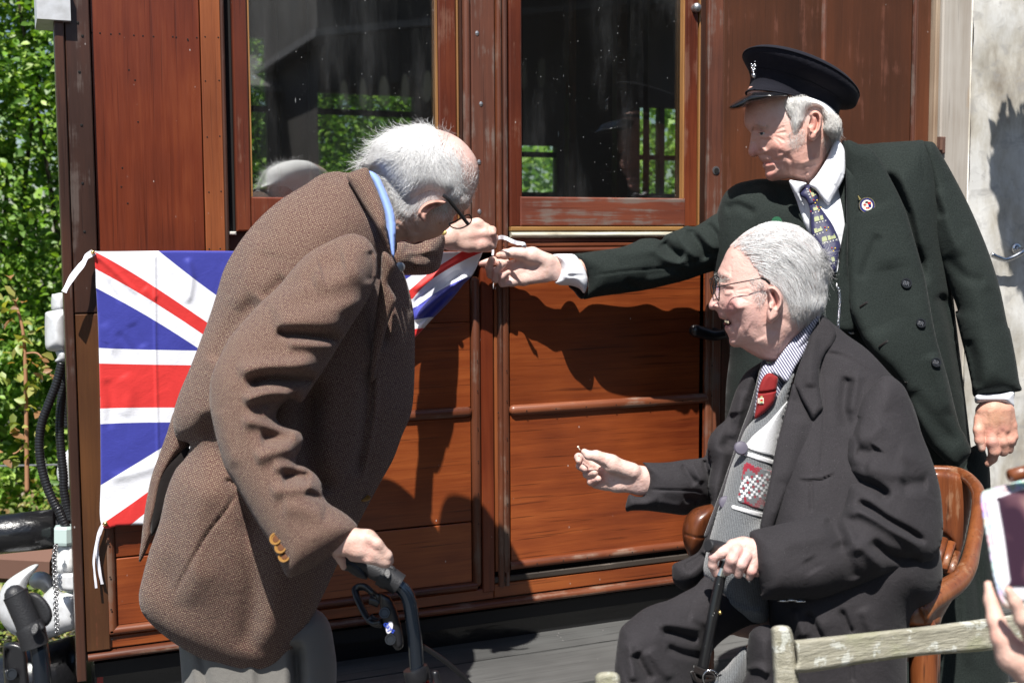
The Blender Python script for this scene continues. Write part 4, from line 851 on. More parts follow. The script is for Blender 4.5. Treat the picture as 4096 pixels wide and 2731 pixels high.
H1.col = blobs(H1.px, H1.py, SK, [(*Zl1((1500, 400))[0], 90, (0.66, 0.42, 0.37), .8), (*Zl1((1000, 600))[0], 200, (0.66, 0.60, 0.57), .9), (*Zl1((900, 400))[0], 130, (0.7, 0.66, 0.64), .9), (*Zl1((1300, 600))[0], 110, (0.66, 0.60, 0.57), .7), (*Zl1((1350, 1080))[0], 70, (0.52, 0.30, 0.21), .6), (*Zl1((1000, 1100))[0], 60, (0.50, 0.28, 0.2), .6), (*Zl1((1480, 378))[0], 3, (0.3, 0.1, 0.08), .8), (*Zl1((1575, 373))[0], 3, (0.3, 0.1, 0.08), .8), (*Zl1((1350, 1070))[0], 3, (0.1, 0.04, 0.03), .9), (*Zl1((850, 640))[0], (60, 50), (0.66, 0.34, 0.28), .6), (*Zl1((1640, 600))[0], (25, 80), (0.60, 0.34, 0.29), .6)])
E1 = ear(Zl1((1420, 862), (1340, 845), (1262, 852), (1202, 880), (1152, 930), (1134, 978), (1148, 1012), (1178, 1042), (1202, 1056), (1218, 1035), (1226, 992), (1250, 960), (1300, 925), (1370, 895)), [(1700, 830, 2.132)], .012, [(Zl1((1390, 865), (1290, 868), (1215, 895), (1160, 950), (1160, 1000)), 5, 0.006), (Zl1((1380, 885), (1290, 895), (1230, 930), (1200, 980)), 5, -0.007)], [(*Zl1((1260, 905))[0], 14, (0.40, 0.14, 0.10), .7), (*Zl1((1320, 880))[0], 14, (0.16, 0.06, 0.04), .8)], (0.60, 0.34, 0.27))
HD = ZHd((1700, 800), 2.94, 2.66)
hl = sdf_solid([('c', HD((200, 480, -.01, 92), (300, 460, -.01, 98))), ('c', HD((200, 430, -.01, 88), (300, 400, -.01, 88))), ('c', HD((280, 400, 0, 88), (470, 325, 0, 92), (620, 290, 0, 72))), ('c', HD((300, 470, 0, 92), (520, 420, 0, 100), (700, 390, 0, 68))), ('c', HD((300, 520, 0, 72), (520, 525, 0, 82), (690, 530, 0, 66))),
   ('c', HD((610, 285, 0, 70), (715, 345, .005, 62), (760, 400, .02, 50)), .005), ('c', HD((700, 400, -.002, 66), (800, 450, .008, 56), (810, 500, .025, 42)), .005), ('c', HD((690, 490, 0, 62), (790, 530, .012, 46), (760, 560, .03, 38)), .005), ('c', HD((630, 560, 0, 56), (735, 565, .012, 44)), .005), ('c', HD((770, 380, .01, 42), (790, 355, .0, 45), (800, 390, -.006, 38)), .004)], 0.0018)
handcol(hl, (0.62, 0.42, 0.35), [(*Z((1700, 800), 2.94, [(520, 560)])[0], (90, 22), (0.45, 0.27, 0.22), .5), (*Z((1700, 800), 2.94, [(800, 450)])[0], 22, (0.62, 0.28, 0.24), .6), (*Z((1700, 800), 2.94, [(640, 440)])[0], 30, (0.62, 0.32, 0.28), .5)])
HR = ZHd((1200, 1950), 2.0075, 1.80)
hr = sdf_solid([('c', HR((300, 420, .0, 80), (430, 420, 0, 84), (540, 420, 0, 74), (600, 470, 0, 60), (670, 560, .002, 48), (705, 600, .01, 36))), ('c', HR((300, 480, 0, 62), (470, 500, -.004, 62), (600, 530, -.004, 46), (690, 600, .0, 36))), ('c', HR((560, 410, -.01, 36), (620, 450, -.01, 40), (700, 540, -.002, 36), (722, 580, .008, 30)), .004), ('c', HR((290, 530, .01, 34), (330, 580, .02, 30), (350, 635, .03, 24)), .004), ('c', HR((420, 560, 0, 30), (560, 575, -.006, 30), (650, 600, .0, 30)), .006)], 0.0018)
handcol(hr, (0.62, 0.42, 0.35), [(*Z((1200, 1950), 2.0075, [(560, 470)])[0], 35, (0.62, 0.32, 0.27), .5), (*Z((1200, 1950), 2.0075, [(400, 560)])[0], 30, (0.55, 0.32, 0.25), .4)])
c1 = core([('c', [(1450, 850, 2.19, 90), (1300, 1000, 2.16, 170), (1150, 1500, 2.14, 190), (1080, 1900, 2.13, 150)]), ('c', [(1250, 1100, 2.05, 80), (950, 1600, 1.9, 70), (1250, 2120, 1.82, 50), (1350, 2160, 1.80, 38)]), ('c', [(1450, 1080, 2.32, 40), (1600, 1040, 2.50, 30), (1760, 985, 2.64, 26)])])
bodymesh([H1, E1, hl, hr, c1], p1)
hp1 = pillow(Zl1((580, 520), (640, 470), (668, 400), (700, 320), (760, 250), (840, 198), (930, 165), (1040, 142), (1150, 135), (1270, 150), (1380, 230), (1450, 330), (1500, 430), (1540, 560), (1560, 680), (1540, 780), (1470, 840), (1400, 868), (1300, 850), (1220, 862), (1150, 890), (1100, 920), (1010, 945), (950, 900), (890, 810), (840, 740), (780, 640), (700, 545)), [(1650, 700, 2.200)], Zl1((1150, 500, .087), (900, 450, .080), (1450, 400, .078), (1500, 700, .078), (950, 800, .076), (1300, 830, .080)), k=0.6, step=5, smooth=16, strokes=[(Zl1((1480, 400), (1540, 560), (1560, 700)), 14, -0.006)])
hb1 = PM('hair', hp1, HAIRB, p1, col=np.tile(np.array([[0.86, 0.85, 0.84]]), (len(hp1.V), 1)))
fl1 = Zl1((700, 500, -1, .1), (800, 300, -.9, .2), (1000, 200, -1, .1), (1250, 200, -.6, -.4), (900, 600, -.6, .8), (1000, 850, -.5, .9), (1150, 800, -.3, 1), (1400, 800, .1, 1), (1500, 600, .5, 1), (1350, 500, .5, .8), (1150, 450, .0, 1), (1480, 750, .2, 1))
hair('hair_strands', (hp1, H1), Zl1((600, 520), (680, 400), (740, 290), (880, 190), (1080, 145), (1270, 155), (1420, 290), (1510, 450), (1560, 640), (1530, 790), (1400, 865), (1220, 862), (1030, 940), (940, 890), (820, 730), (700, 560)), fl1, 4200, 78, (0.90, 0.895, 0.89), hb1, lift=0.0024, curl=1.2, jit=0.20, seed=3, colv=.12)
hair('hair_wisps', H1, Zl1((1000, 160), (1300, 160), (1420, 210), (1380, 300), (1100, 200)), Zl1((1000, 150, -.9, -.6), (1200, 160, -.7, -.9), (1400, 200, .5, -.9), (1500, 400, .6, .4)), 75, 62, (0.55, 0.53, 0.52), hb1, lift=0.004, curl=2.5, jit=0.6, seed=4, width=0.00018)
hair('hair_fine', H1, Zl1((1400, 250), (1500, 300), (1650, 480), (1700, 600), (1640, 800), (1540, 850), (1560, 650), (1500, 420)), Zl1((1500, 350, .3, 1), (1650, 600, -.1, 1), (1600, 800, -.3, 1)), 260, 40, (0.82, 0.80, 0.78), hb1, lift=0.004, curl=1.5, jit=0.4, seed=5, width=0.00016)
hair('hair_nape', H1, Zl1((660, 540), (760, 560), (900, 720), (950, 900), (900, 850), (800, 740)), Zl1((700, 560, -.8, .5), (900, 760, -.7, .7), (940, 900, -.4, .8)), 700, 40, (0.82, 0.80, 0.78), hb1, lift=0.005, curl=1.5, jit=0.5, seed=6, width=0.00025)
gl = Z((1200, 450), 2.4125, [(1440, 1075), (1500, 1050), (1560, 1015), (1625, 985), (1650, 1010), (1655, 1035), (1640, 1070), (1600, 1098), (1545, 1120), (1490, 1116), (1455, 1100)])
rim = spl([P(x, y, 2.17+(x-1800)*0.0004) for x, y in gl], 3, True)
tp = [P(*q, d) for q, d in zip(Zl1((1380, 800), (1440, 845), (1530, 960), (1622, 1078)), (2.125, 2.125, 2.14, 2.16))]
specs('glasses', p1, [rim], [(tp, 0.0032)], r=0.0012, lens=[rim])
# ================================================================== PERSON 2: railwayman standing, right hand stretched to the flag ribbon
DOFF = 0.08
Zb = ZA((2900, 0), 1.568); Zt = ZA((3150, 550), 2.6127); Zf = ZA((2950, 150), 2.614); Zs = ZA((3000, 1200), 1.96); Zc = ZA((2800, 1250), 1.96); Zh = ZA((2700, 850), 2.6137)
Z5 = ZA((3500, 0), 1.2062); Zarm = ZA((1900, 700), 2.352); Zl = ZA((2400, 1900), 1.8092); Zr4 = ZA((3300, 1500), 1.2738); Zsh = ZA((2200, 1700), 2.6137); Zcn = ZA((2750, 2050), 2.24)
p2 = thing('person', tuple(P(3450, 2900, 2.6)*np.array([1, 1, 0])), 'standing man in peaked cap and dark green uniform coat, one arm stretched to the ribbon', 'person')
B2 = pillow([(3360, 580), (3372, 562), (3440, 577), (3530, 571), (3646, 564), (3700, 567), (3750, 640), (3780, 800), (3800, 1000), (3815, 1200), (3838, 1400), (3862, 1600), (3885, 1800), (3900, 1950), (3880, 2120), (3600, 2160), (3300, 2150), (2960, 2100), (2905, 1800), (2903, 1570), (2918, 1400), (2890, 1300), (2860, 1150), (2850, 950), (2885, 800), (2935, 742), (3000, 722), (3060, 715), (3150, 720), (3250, 700)],
   [(3000, 900, 2.66), (3500, 900, 2.62), (3800, 1500, 2.58), (3300, 1800, 2.64)], [(3400, 1200, .13), (3000, 900, .11), (3700, 800, .12), (3750, 1600, .11), (3100, 1700, .14), (3500, 650, .08), (3850, 1900, .06)], k=0.7, step=8, smooth=24,
   strokes=[(Zt((1020, 350), (1110, 500), (1240, 770), (1300, 1000), (1370, 1300), (1430, 1560)), 26, -0.030), (Zs((1480, -60), (1560, 100), (1640, 400), (1700, 800)), 26, -0.025), (Zt((1150, 300), (1230, 600), (1330, 900), (1400, 1300)), 34, 0.016), (Zb((1240, 890), (1235, 1000), (1260, 1180)), 8, -0.004), (Zs((1590, 0), (1640, 200), (1690, 400)), 22, 0.012),
      (Zb((100, 1200), (250, 1150), (400, 1300)), 22, -0.012), (Zb((0, 1320), (80, 1290), (200, 1350)), 18, -0.012), (Zc((150, 640), (205, 500), (200, 430)), 8, -0.008), (Zs((1580, 330), (1640, 370), (1670, 480)), 8, 0.010), (Zs((1605, 330), (1660, 400), (1690, 490)), 7, -0.010)], noise=0.0008)
ct = PM('coat', B2, GREENC, p2)
FP = pillow([(3378, 575), (3390, 780), (3389, 950), (3390, 1150), (3398, 1240), (3424, 1302), (3459, 1373), (3510, 1445), (3561, 1491), (3610, 1560), (3660, 1680), (3714, 1776), (3770, 1835), (3821, 1873), (3850, 1850), (3884, 1806), (3860, 1740), (3835, 1690), (3790, 1506), (3745, 1350), (3716, 1200), (3697, 1100), (3655, 950), (3618, 830), (3565, 720), (3500, 610), (3440, 580)],
   [(3400, 700, 2.53), (3650, 1000, 2.49), (3500, 1400, 2.44), (3800, 1800, 2.46)], [(0, 0, .03)], k=0.7, step=6, smooth=10,
   strokes=[(Zs((1450, 400), (1500, 600), (1600, 900)), 40, 0.012), (Zs((1000, 200), (1100, 400), (1300, 700), (1500, 1100)), 60, 0.008), (Zt((900, 700), (1000, 1000), (1080, 1400)), 60, 0.008), (Zt((760, 1500), (860, 1250), (960, 1000)), 20, -0.006), (Zs((1250, 700), (1400, 900), (1640, 1150)), 30, -0.008)], noise=0.0006)
PM('coat_front', FP, GREENC, ct, uvrot=0.15)
LP2 = pillow(Zt((585, 55), (650, 42), (740, 72), (800, 190), (900, 325), (1018, 455), (1020, 600), (990, 780), (937, 980), (870, 1180), (790, 1370), (720, 1568), (660, 1700), (628, 1640), (618, 1400), (612, 900), (608, 500), (602, 250)),
   [(3380, 600, 2.53), (3550, 750, 2.500), (3430, 1150, 2.468)], [(0, 0, .011)], k=0.8, step=4, smooth=6, rmin=8, fade=2, strokes=[(Zt((612, 305), (700, 400), (835, 555)), 4, -0.004, 'f'), (Zt((840, 553), (930, 510), (1016, 462)), 5, -0.009, 'f'), (Zt((985, 500), (985, 640), (955, 790), (900, 990), (830, 1190), (750, 1370)), 3.5, -0.0016), (Zt((640, 300), (700, 800), (660, 1400)), 30, 0.006)])
PM('lapel', LP2, GREENC, ct, uvrot=-0.5)
SL2 = pillow(Z5((232, 700), (262, 684), (290, 696), (335, 770), (380, 850), (450, 985), (510, 1120), (560, 1250), (605, 1400), (640, 1568)) + Zs((2040, 240), (2082, 450), (2112, 640), (2131, 703), (2070, 722), (1960, 735), (1850, 745), (1755, 755), (1735, 650), (1700, 480), (1655, 300), (1610, 100)) + Z5((400, 1500), (350, 1360), (305, 1250), (268, 1150), (248, 1000), (236, 860)),
   [(3720, 700, 2.60), (3900, 1200, 2.54), (3960, 1550, 2.50)], [(3740, 800, .075), (3880, 1200, .072), (3960, 1500, .060)], k=1.0, step=6, smooth=18, strokes=[(Z5((300, 900), (340, 1050), (420, 1250)), 30, 0.008), (Z5((250, 860), (280, 960), (330, 1060)), 20, -0.010), (Zs((1700, 300), (1760, 500), (1780, 700)), 24, -0.008), (Z5((330, 1230), (430, 1330), (540, 1360)), 24, -0.006), (Z5((430, 1100), (500, 1250), (560, 1420)), 26, 0.006), (Zs((1770, 715), (1950, 700), (2110, 672)), 4, -0.002)], noise=0.0008)
PM('near_sleeve', SL2, GREENC, ct, uvrot=0.35)
CF2 = pillow(Zs((1772, 735), (1850, 735), (1960, 725), (2068, 712), (2068, 780), (2062, 838), (1960, 815), (1850, 806), (1768, 806)), [(3960, 1590, 2.50)], [(0, 0, .050)], k=0.5, step=4, smooth=6)
PM('shirt_cuff', CF2, WHITEC, p2)
# stretched sleeve
AR = Zarm((2400, 300), (2310, 345), (2230, 385), (2150, 440), (2062, 485), (1990, 478), (1930, 508), (1850, 540), (1790, 568), (1752, 612), (1700, 598), (1640, 595), (1560, 602), (1500, 632), (1400, 672), (1300, 692), (1200, 706), (1100, 720), (1000, 735), (930, 745), (985, 800), (1032, 880), (1058, 960), (1062, 1040), (1045, 1110), (1022, 1168), (1120, 1150), (1260, 1130), (1400, 1112), (1600, 1082), (1850, 1025), (2000, 985), (2150, 932), (2300, 888), (2400, 850), (2600, 780), (2700, 500), (2560, 300))
SL3 = pillow(AR, [(2350, 1070, 2.61), (2650, 1030, 2.65), (2950, 950, 2.67)], [(2400, 1080, .055), (2700, 1020, .066), (2950, 900, .085)], k=1.0, step=6, smooth=16,
   strokes=[(Zarm((1060, 955), (1400, 905), (1700, 880), (1920, 850), (2080, 805)), 4, -0.004), (Zarm((1750, 620), (1850, 720), (1960, 790)), 20, -0.022), (Zarm((1650, 640), (1760, 760), (1900, 830), (2020, 830)), 22, 0.014), (Zarm((1990, 490), (2080, 600), (2150, 720), (2200, 780)), 20, -0.018), (Zarm((2070, 500), (2180, 620), (2280, 720)), 18, 0.012), (Zarm((2180, 450), (2270, 560), (2340, 680)), 14, -0.012), (Zarm((1900, 560), (2000, 700), (2100, 800)), 18, 0.010), (Zarm((1400, 1000), (1500, 1060), (1600, 1070)), 18, -0.010), (Zarm((1600, 1000), (1750, 980), (1950, 930)), 20, 0.008), (Zarm((2000, 960), (2150, 900), (2330, 830)), 14, -0.012), (Zarm((1300, 760), (1500, 720), (1700, 700)), 24, 0.006)], noise=0.0010)
PM('stretched_sleeve', SL3, GREENC, ct, uvrot=-0.15)
CI = pillow(Zarm((880, 1040), (930, 1095), (975, 1152), (1015, 1166), (1045, 1110), (1060, 1000), (980, 1000)), [(2310, 1160, 2.63)], [(0, 0, .03)], step=4, smooth=4)
PM('sleeve_lining', CI, LINING, ct)
CF3 = pillow(Zarm((735, 748), (860, 742), (935, 750), (985, 805), (1030, 880), (1056, 960), (1060, 1010), (1045, 1080), (1022, 1112), (980, 1068), (900, 1040), (800, 1035), (745, 1010), (775, 990), (805, 900), (800, 830), (775, 780)), [(2280, 1080, 2.592)], [(0, 0, .050)], k=0.6, step=4, smooth=8, strokes=[(Zarm((860, 950), (930, 945), (1040, 950)), 6, -0.004), (Zarm((800, 760), (840, 850), (820, 980)), 20, 0.004)])
PM('shirt_cuff', CF3, WHITEC, p2)
# shirt, tie
SH2 = pillow(Zt((18, 452), (100, 462), (235, 478), (330, 360), (430, 180), (495, 28), (560, 60), (604, 160), (616, 400), (618, 900), (600, 1300), (520, 1560), (440, 1350), (250, 1060), (120, 800), (60, 600)), [(3300, 800, 2.57), (3340, 1050, 2.50)], [(0, 0, .05)], k=0.8, step=5, smooth=12, strokes=[(Zt((560, 330), (500, 460), (430, 640)), 10, -0.006), (Zt((150, 560), (180, 700), (220, 900)), 10, -0.006), (Zt((430, 700), (480, 850), (540, 1050)), 14, 0.006)])
PM('shirt', SH2, WHITEC, p2)
CO2 = pillow(Zt((228, 492), (300, 400), (390, 260), (450, 130), (500, 22), (560, 60), (600, 150), (606, 300), (590, 420), (540, 520), (470, 640), (430, 705), (370, 650), (300, 560)), [(3250, 720, 2.505), (3350, 640, 2.52)], [(0, 0, .012)], k=0.8, step=4, smooth=6, fade=2, strokes=[(Zt((420, 690), (520, 520), (590, 330)), 5, -0.002), (Zt((480, 500), (520, 420), (560, 340)), 8, 0.003)])
PM('shirt_collar', CO2, WHITEC, p2)
CO3 = pillow(Zt((18, 452), (90, 455), (200, 478), (160, 520), (125, 580), (150, 660), (190, 750), (120, 640), (60, 560)), [(3190, 760, 2.51)], [(0, 0, .01)], step=4, smooth=5)
PM('shirt_collar', CO3, WHITEC, p2)
TI2 = pillow(Zt((122, 580), (170, 520), (228, 488), (285, 525), (325, 600), (318, 680), (345, 730), (405, 810), (482, 930), (552, 1110), (540, 1210), (497, 1400), (420, 1330), (330, 1150), (255, 1040), (236, 900), (228, 740), (190, 650), (145, 620)), [(3240, 780, 2.515), (3330, 1020, 2.46)], [(0, 0, .012)], k=0.8, step=4, smooth=6, fade=2, strokes=[(Zt((225, 722), (260, 700), (322, 690)), 4, -0.005, 'f')])
ti = PM('tie', TI2, TIEN, p2)
ENC = MT('dim_cream_print', col=(0.36, 0.36, 0.34), rough=0.6); ENG2 = MT('muted_green_print', col=(0.26, 0.29, 0.14), rough=0.6)
def locomotive(cx, cy, ang, s=1.0, r=TI2):      # tiny printed engines on the tie
    m = MB(); m2 = MB(); m3 = MB(); ca, sa = math.cos(ang), math.sin(ang)
    def q(x, y): X = cx+(x*ca-y*sa)*s; Y = cy+(x*sa+y*ca)*s; d, ok = surf(r, [X], [Y]); return P(X, Y, float(d[0])-0.0014) if ok[0] else None
    def poly(mm, pts):
        v = [q(*p) for p in pts]
        if all(i is not None for i in v): mm.add(v, [tuple(range(len(v)))])
    poly(m, [(-30, -8), (-28, -14), (-12, -15), (-10, -8), (-10, 4), (-31, 4)]); poly(m, [(-6, -14), (6, -14), (6, 4), (-6, 4)]); poly(m, [(7, -9), (24, -9), (27, -4), (26, 3), (7, 3)]); poly(m, [(20, -15), (24, -15), (24, -9), (20, -9)])
    poly(m3, [(-6, 0), (26, 0), (26, 3), (-6, 3)])
    poly(m2, [(-32, 6), (30, 6), (30, 9), (-32, 9)]); poly(m2, [(-34, 12), (32, 12), (32, 14), (-34, 14)])
    for i in range(5): poly(m2, [(-26+i*12, 8), (-21+i*12, 8), (-21+i*12, 13), (-26+i*12, 13)])
    for mm, mt, nm in ((m, ENG2, 'printed_engine'), (m2, ENC, 'printed_track'), (m3, ENR, 'printed_frame')):
        if mm.f: mm.build(nm, mt, ti, kind='stuff')
for (x, y), a in zip(Zt((360, 850), (300, 985), (440, 1060), (480, 1285), (240, 555), (255, 765)), (-.25, -.3, -.25, -.25, 1.2, -.3)): locomotive(x, y, a)
for x, y in Zt((408, 950), (480, 1165), (330, 740), (290, 665)):
    for dx, dy, mt in ((-6, -4, ENR), (7, -3, ENY), (0, 8, ENY)): 
        dd, ok = surf(TI2, [x+dx], [y+dy]); MB().ball(P(x+dx, y+dy, float(dd[0])-0.001), 0.0017, 8).build('printed_flower', mt, ti, smooth=True)
# waistcoat with chain
WC = pillow(Zt((618, 880), (560, 1100), (500, 1395), (430, 1335), (360, 1200), (330, 1300), (330, 1900), (640, 2050), (760, 1900), (700, 1600), (640, 1400)), [(3350, 1150, 2.475)], [(0, 0, .02)], k=0.6, step=5, smooth=8, strokes=[(Zt((500, 1395), (520, 1600), (560, 1900)), 5, -0.005), (Zt((430, 1335), (500, 1420)), 5, -0.004)])
wc = PM('waistcoat', WC, GREENC, p2)
bw = disc(P(*Zh((1720, 762))[0], 2.462), 0.0098, 0.004, DULLM, 'waistcoat_button', wc); text('BR', 0.009, P(*Zh((1720, 762))[0], 2.4565), -FW, UP, BTNB, 'button_letters', bw)
for q in Zh((1782, 1015), (1845, 1232)): disc(P(*q, 2.468), 0.010, 0.004, BTNB, 'waistcoat_button', wc, rim=1)
ch = MB(); cp = spl([P(*q, 2.455) for q in Zh((1712, 790), (1722, 900), (1718, 1000), (1712, 1090), (1705, 1200))], 6)
for i in range(0, len(cp)-1):
    c = (cp[i]+cp[i+1])/2; u = cp[i+1]-cp[i]; u /= np.linalg.norm(u); w = np.cross(u, FW); w = w if i % 2 else w*0.3+FW*0.9
    ch.tube([c+u*0.0042*math.cos(a)+w*0.0026*math.sin(a) for a in np.linspace(0, 2*math.pi, 9)], 0.0008, 5, cap=False)
ch.build('watch_chain', CHROME, wc, smooth=True, kind='stuff')
# coat buttons and slits, lapel badge
for q, s in zip(Zs((1338, 183), (1458, 490)), (1, 1)):
    b = disc(on(FP, *q, off=0.001), 0.0105, 0.004, BTNB, 'coat_button', ct, rim=1); text('BR', 0.011, on(FP, *q, off=0.0062), -FW, UP+RT*0.4, DULLM, 'button_letters', b)
b = disc(on(FP, *Zt((1240, 1525))[0], off=0.001), 0.0115, 0.004, BTNB, 'coat_button', ct, rim=1); text('BR', 0.012, on(FP, *Zt((1240, 1525))[0], off=0.0062), -FW, UP+RT*0.3, DULLM, 'button_letters', b)
for a, b in (((830, 65), (920, 15)), ((980, 375), (1078, 318)), ((1195, 660), (1222, 640))):
    A, B = Zs(a, b); A = (A[0]+16, A[1]-5); dm = float(surf(FP, [(A[0]+B[0])/2], [(A[1]+B[1])/2])[0][0])-0.0008; dB_ = float(surf(FP, [B[0]], [B[1]])[0][0])-0.0008; t = [P(*A, dm+(dm-dB_)), P(*B, dB_)]; MB().tube(t, 0.0022, 6).build('buttonhole', LINING, ct, smooth=True)
bc = on(LP2, *Zt((828, 710))[0], off=0.0045); nb = -FW+np.array([0, 0, .1]); bdg = MB().lathe(bc, nb, [(0.0185, 0), (0.0185, 0.0015)], 24).build('badge', BTNB, ct)
MB().lathe(bc+(-FW)*0.0016, nb, [(0.0165, 0), (0.0165, 0.0010)], 24).build('badge_ring', ENB, bdg)
MB().lathe(bc+(-FW)*0.0024, nb, [(0.0172, 0), (0.0172, .0006), (0.0160, .0006), (0.0160, 0)], 24).build('badge_rim', GOLDE, bdg)
MB().lathe(bc+(-FW)*0.0026, nb, [(0.0115, 0), (0.0115, 0.0006)], 24).build('badge_shield', ENW, bdg)
def bq(x, y, w, h, mt, nm): MB().box(-.5, .5, -.5, .5, -.5, .5); c = bc+(-FW)*0.0036+RT*x+UP*y; V = [c+RT*sx*w/2+UP*sy*h/2-FW*sz for sx in (-1, 1) for sy in (-1, 1) for sz in (0, .0004)]; mesh(nm, V, [(0, 1, 3, 2), (4, 6, 7, 5), (0, 4, 5, 1), (2, 3, 7, 6), (0, 2, 6, 4), (1, 5, 7, 3)], mt, bdg, False)
bq(-.005, .0008, .0018, .008, ENR, 'red_cross'); bq(-.005, .0008, .007, .0018, ENR, 'red_cross'); bq(.0045, .0045, .007, .005, ENR, 'red_quarter'); bq(.0055, -.0015, .006, .006, ENB, 'blue_quarter'); bq(.0008, -.0065, .008, .004, ENR, 'red_quarter'); bq(-.001, .0068, .006, .003, BTNB, 'striped_quarter')
for k, chh in enumerate('BRIGHTON RAILWAY COMPANY'):
    if chh == ' ': continue
    a = math.radians(200-k*14.5); c = bc+(-FW)*0.0030+RT*math.cos(a)*.0140+UP*math.sin(a)*.0140; text(chh, 0.0034, c, -FW, UP*math.sin(a)+RT*math.cos(a), GOLDE, 'badge_letter', bdg, 0.0001)
MB().tube([bc+RT*-.0145+UP*.0120-FW*.002, bc+RT*-.019+UP*.0205-FW*.002], [0.0032, 0.001], 6).tube([bc+RT*.0125+UP*-.0130-FW*.002, bc+RT*.0155+UP*-.0175-FW*.002], [0.002, 0.0022], 6).build('badge_crest', GOLDE, bdg)
gb = on(B2, *Zh((1062, 92))[0], off=0.001); MB().lathe(P(*Zh((1062, 98))[0], 2.535), -FW, [(0.0115, 0), (0.0115, 0.002)], 18).build('green_badge', MT('green_enamel', col=(0.03, 0.12, 0.06), rough=0.2), ct)
# uniform trousers
TR2 = pillow([(3560, 2050), (3880, 1790), (3950, 1830), (3965, 2000), (3975, 2200), (3990, 2400), (4040, 2731), (4060, 3000), (3500, 3000), (3500, 2500)], [(3800, 2300, 2.62)], [(0, 0, .10)], k=0.8, step=9, smooth=14, strokes=[([(3880, 1950), (3900, 2200), (3940, 2600)], 20, -0.02), ([(3820, 1950), (3850, 2300), (3880, 2700)], 24, 0.012)])
PM('trousers', TR2, GREENC, p2)
# head
SKT = (0.66, 0.395, 0.325); sc8 = lambda L: [(q[0], q[1], q[2]*0.66)+tuple(q[3:]) for q in L]
hd2 = Zf((150, 480), (92, 700), (80, 770), (70, 860), (78, 920), (100, 955), (128, 985), (142, 1012), (136, 1050), (130, 1100), (120, 1150), (113, 1190), (118, 1222), (140, 1245), (170, 1252), (208, 1240), (220, 1255), (238, 1280), (252, 1300), (272, 1312), (262, 1330), (268, 1360), (290, 1392), (288, 1420), (292, 1450), (315, 1485), (360, 1503), (420, 1494), (500, 1480), (570, 1476), (650, 1495), (735, 1525), (800, 1480), (900, 1330), (1010, 1120), (1060, 1040), (1070, 950), (1060, 860), (1010, 700), (900, 500), (500, 380))
sk2 = [(Zf((170, 905), (230, 915), (300, 945)), 12, 0.007), (Zf((150, 960), (200, 975), (240, 985)), 12, -0.012), (Zf((220, 985), (260, 1000), (300, 1000), (340, 1010)), 7, -0.005), (Zf((230, 1020), (290, 1040), (350, 1030)), 9, 0.004), (Zf((240, 1060), (300, 1075), (360, 1060)), 8, -0.003),
   (Zf((165, 1060), (200, 1140), (240, 1210)), 15, -0.007), (Zf((215, 1150), (265, 1165), (285, 1195), (250, 1215)), 8, 0.009), (Zf((200, 1238), (250, 1228), (290, 1210)), 5, -0.007), (Zf((290, 1190), (360, 1260), (420, 1330), (440, 1380)), 9, -0.006), (Zf((330, 1120), (420, 1170), (480, 1250)), 34, 0.007), (Zf((420, 1200), (500, 1220), (560, 1300)), 8, -0.003), (Zf((500, 1200), (560, 1290), (580, 1380)), 8, -0.0035), (Zf((470, 1300), (510, 1380), (500, 1440)), 8, -0.004),
   (Zf((270, 1308), (330, 1302), (400, 1282), (430, 1282)), 5, -0.006, 'f'), (Zf((270, 1340), (330, 1345), (400, 1320)), 9, 0.004), (Zf((245, 1280), (300, 1275), (360, 1270)), 9, 0.003), (Zf((290, 1395), (340, 1390), (400, 1370)), 8, -0.004), (Zf((300, 1440), (360, 1440), (430, 1420)), 20, 0.004),
   (Zf((370, 990), (430, 960), (500, 930)), 5, -0.0028), (Zf((370, 1010), (440, 1000), (520, 990)), 5, -0.0028), (Zf((370, 1030), (430, 1050), (500, 1090)), 5, -0.0028), (Zf((380, 1050), (430, 1100), (460, 1150)), 5, -0.002), (Zf((720, 1090), (770, 1180), (780, 1280)), 12, -0.004), (Zf((620, 1370), (720, 1340), (860, 1290)), 9, -0.004), (Zf((620, 1420), (740, 1400), (830, 1370)), 9, -0.004), (Zf((640, 1340), (760, 1290), (880, 1250)), 9, 0.003), (Zf((600, 1450), (700, 1450), (780, 1450)), 8, 0.003), (Zf((570, 1360), (575, 1430), (570, 1470)), 9, -0.004), (Zf((100, 800), (200, 790), (300, 800)), 8, -0.001)]
H2 = pillow(hd2, [(3150, 500, 2.55)], Zf((600, 900, .076), (400, 750, .068), (430, 1130, .066), (150, 1200, .017), (142, 1050, .013), (230, 1010, .040), (200, 920, .045), (290, 1310, .028), (340, 1450, .026), (600, 1350, .060), (800, 1350, .058), (1000, 950, .055), (110, 820, .040), (560, 1150, .070), (420, 1300, .048)), k=0.62, step=3.5, smooth=10, strokes=sc8(sk2), fade=2, nseg=5)
H2.col = blobs(H2.px, H2.py, SKT, [(*Zf((430, 1140))[0], 42, (0.62, 0.27, 0.22), .6), (*Zf((170, 1200))[0], 26, (0.62, 0.25, 0.2), .7), (*Zf((340, 1440))[0], (30, 22), (0.64, 0.26, 0.22), .7), (*Zf((330, 1318))[0], (34, 7), (0.48, 0.15, 0.13), .8), (*Zf((300, 930))[0], (30, 12), (0.66, 0.42, 0.33), .6), (*Zf((640, 1250))[0], 45, (0.60, 0.31, 0.25), .5), (*Zf((850, 1250))[0], 40, (0.60, 0.32, 0.24), .5), (*Zf((160, 820))[0], 40, (0.60, 0.33, 0.28), .5), (*Zf((700, 750))[0], (110, 50), (0.6, 0.58, 0.55), .8), (*Zf((560, 1100))[0], 26, (0.64, 0.52, 0.47), .5)])
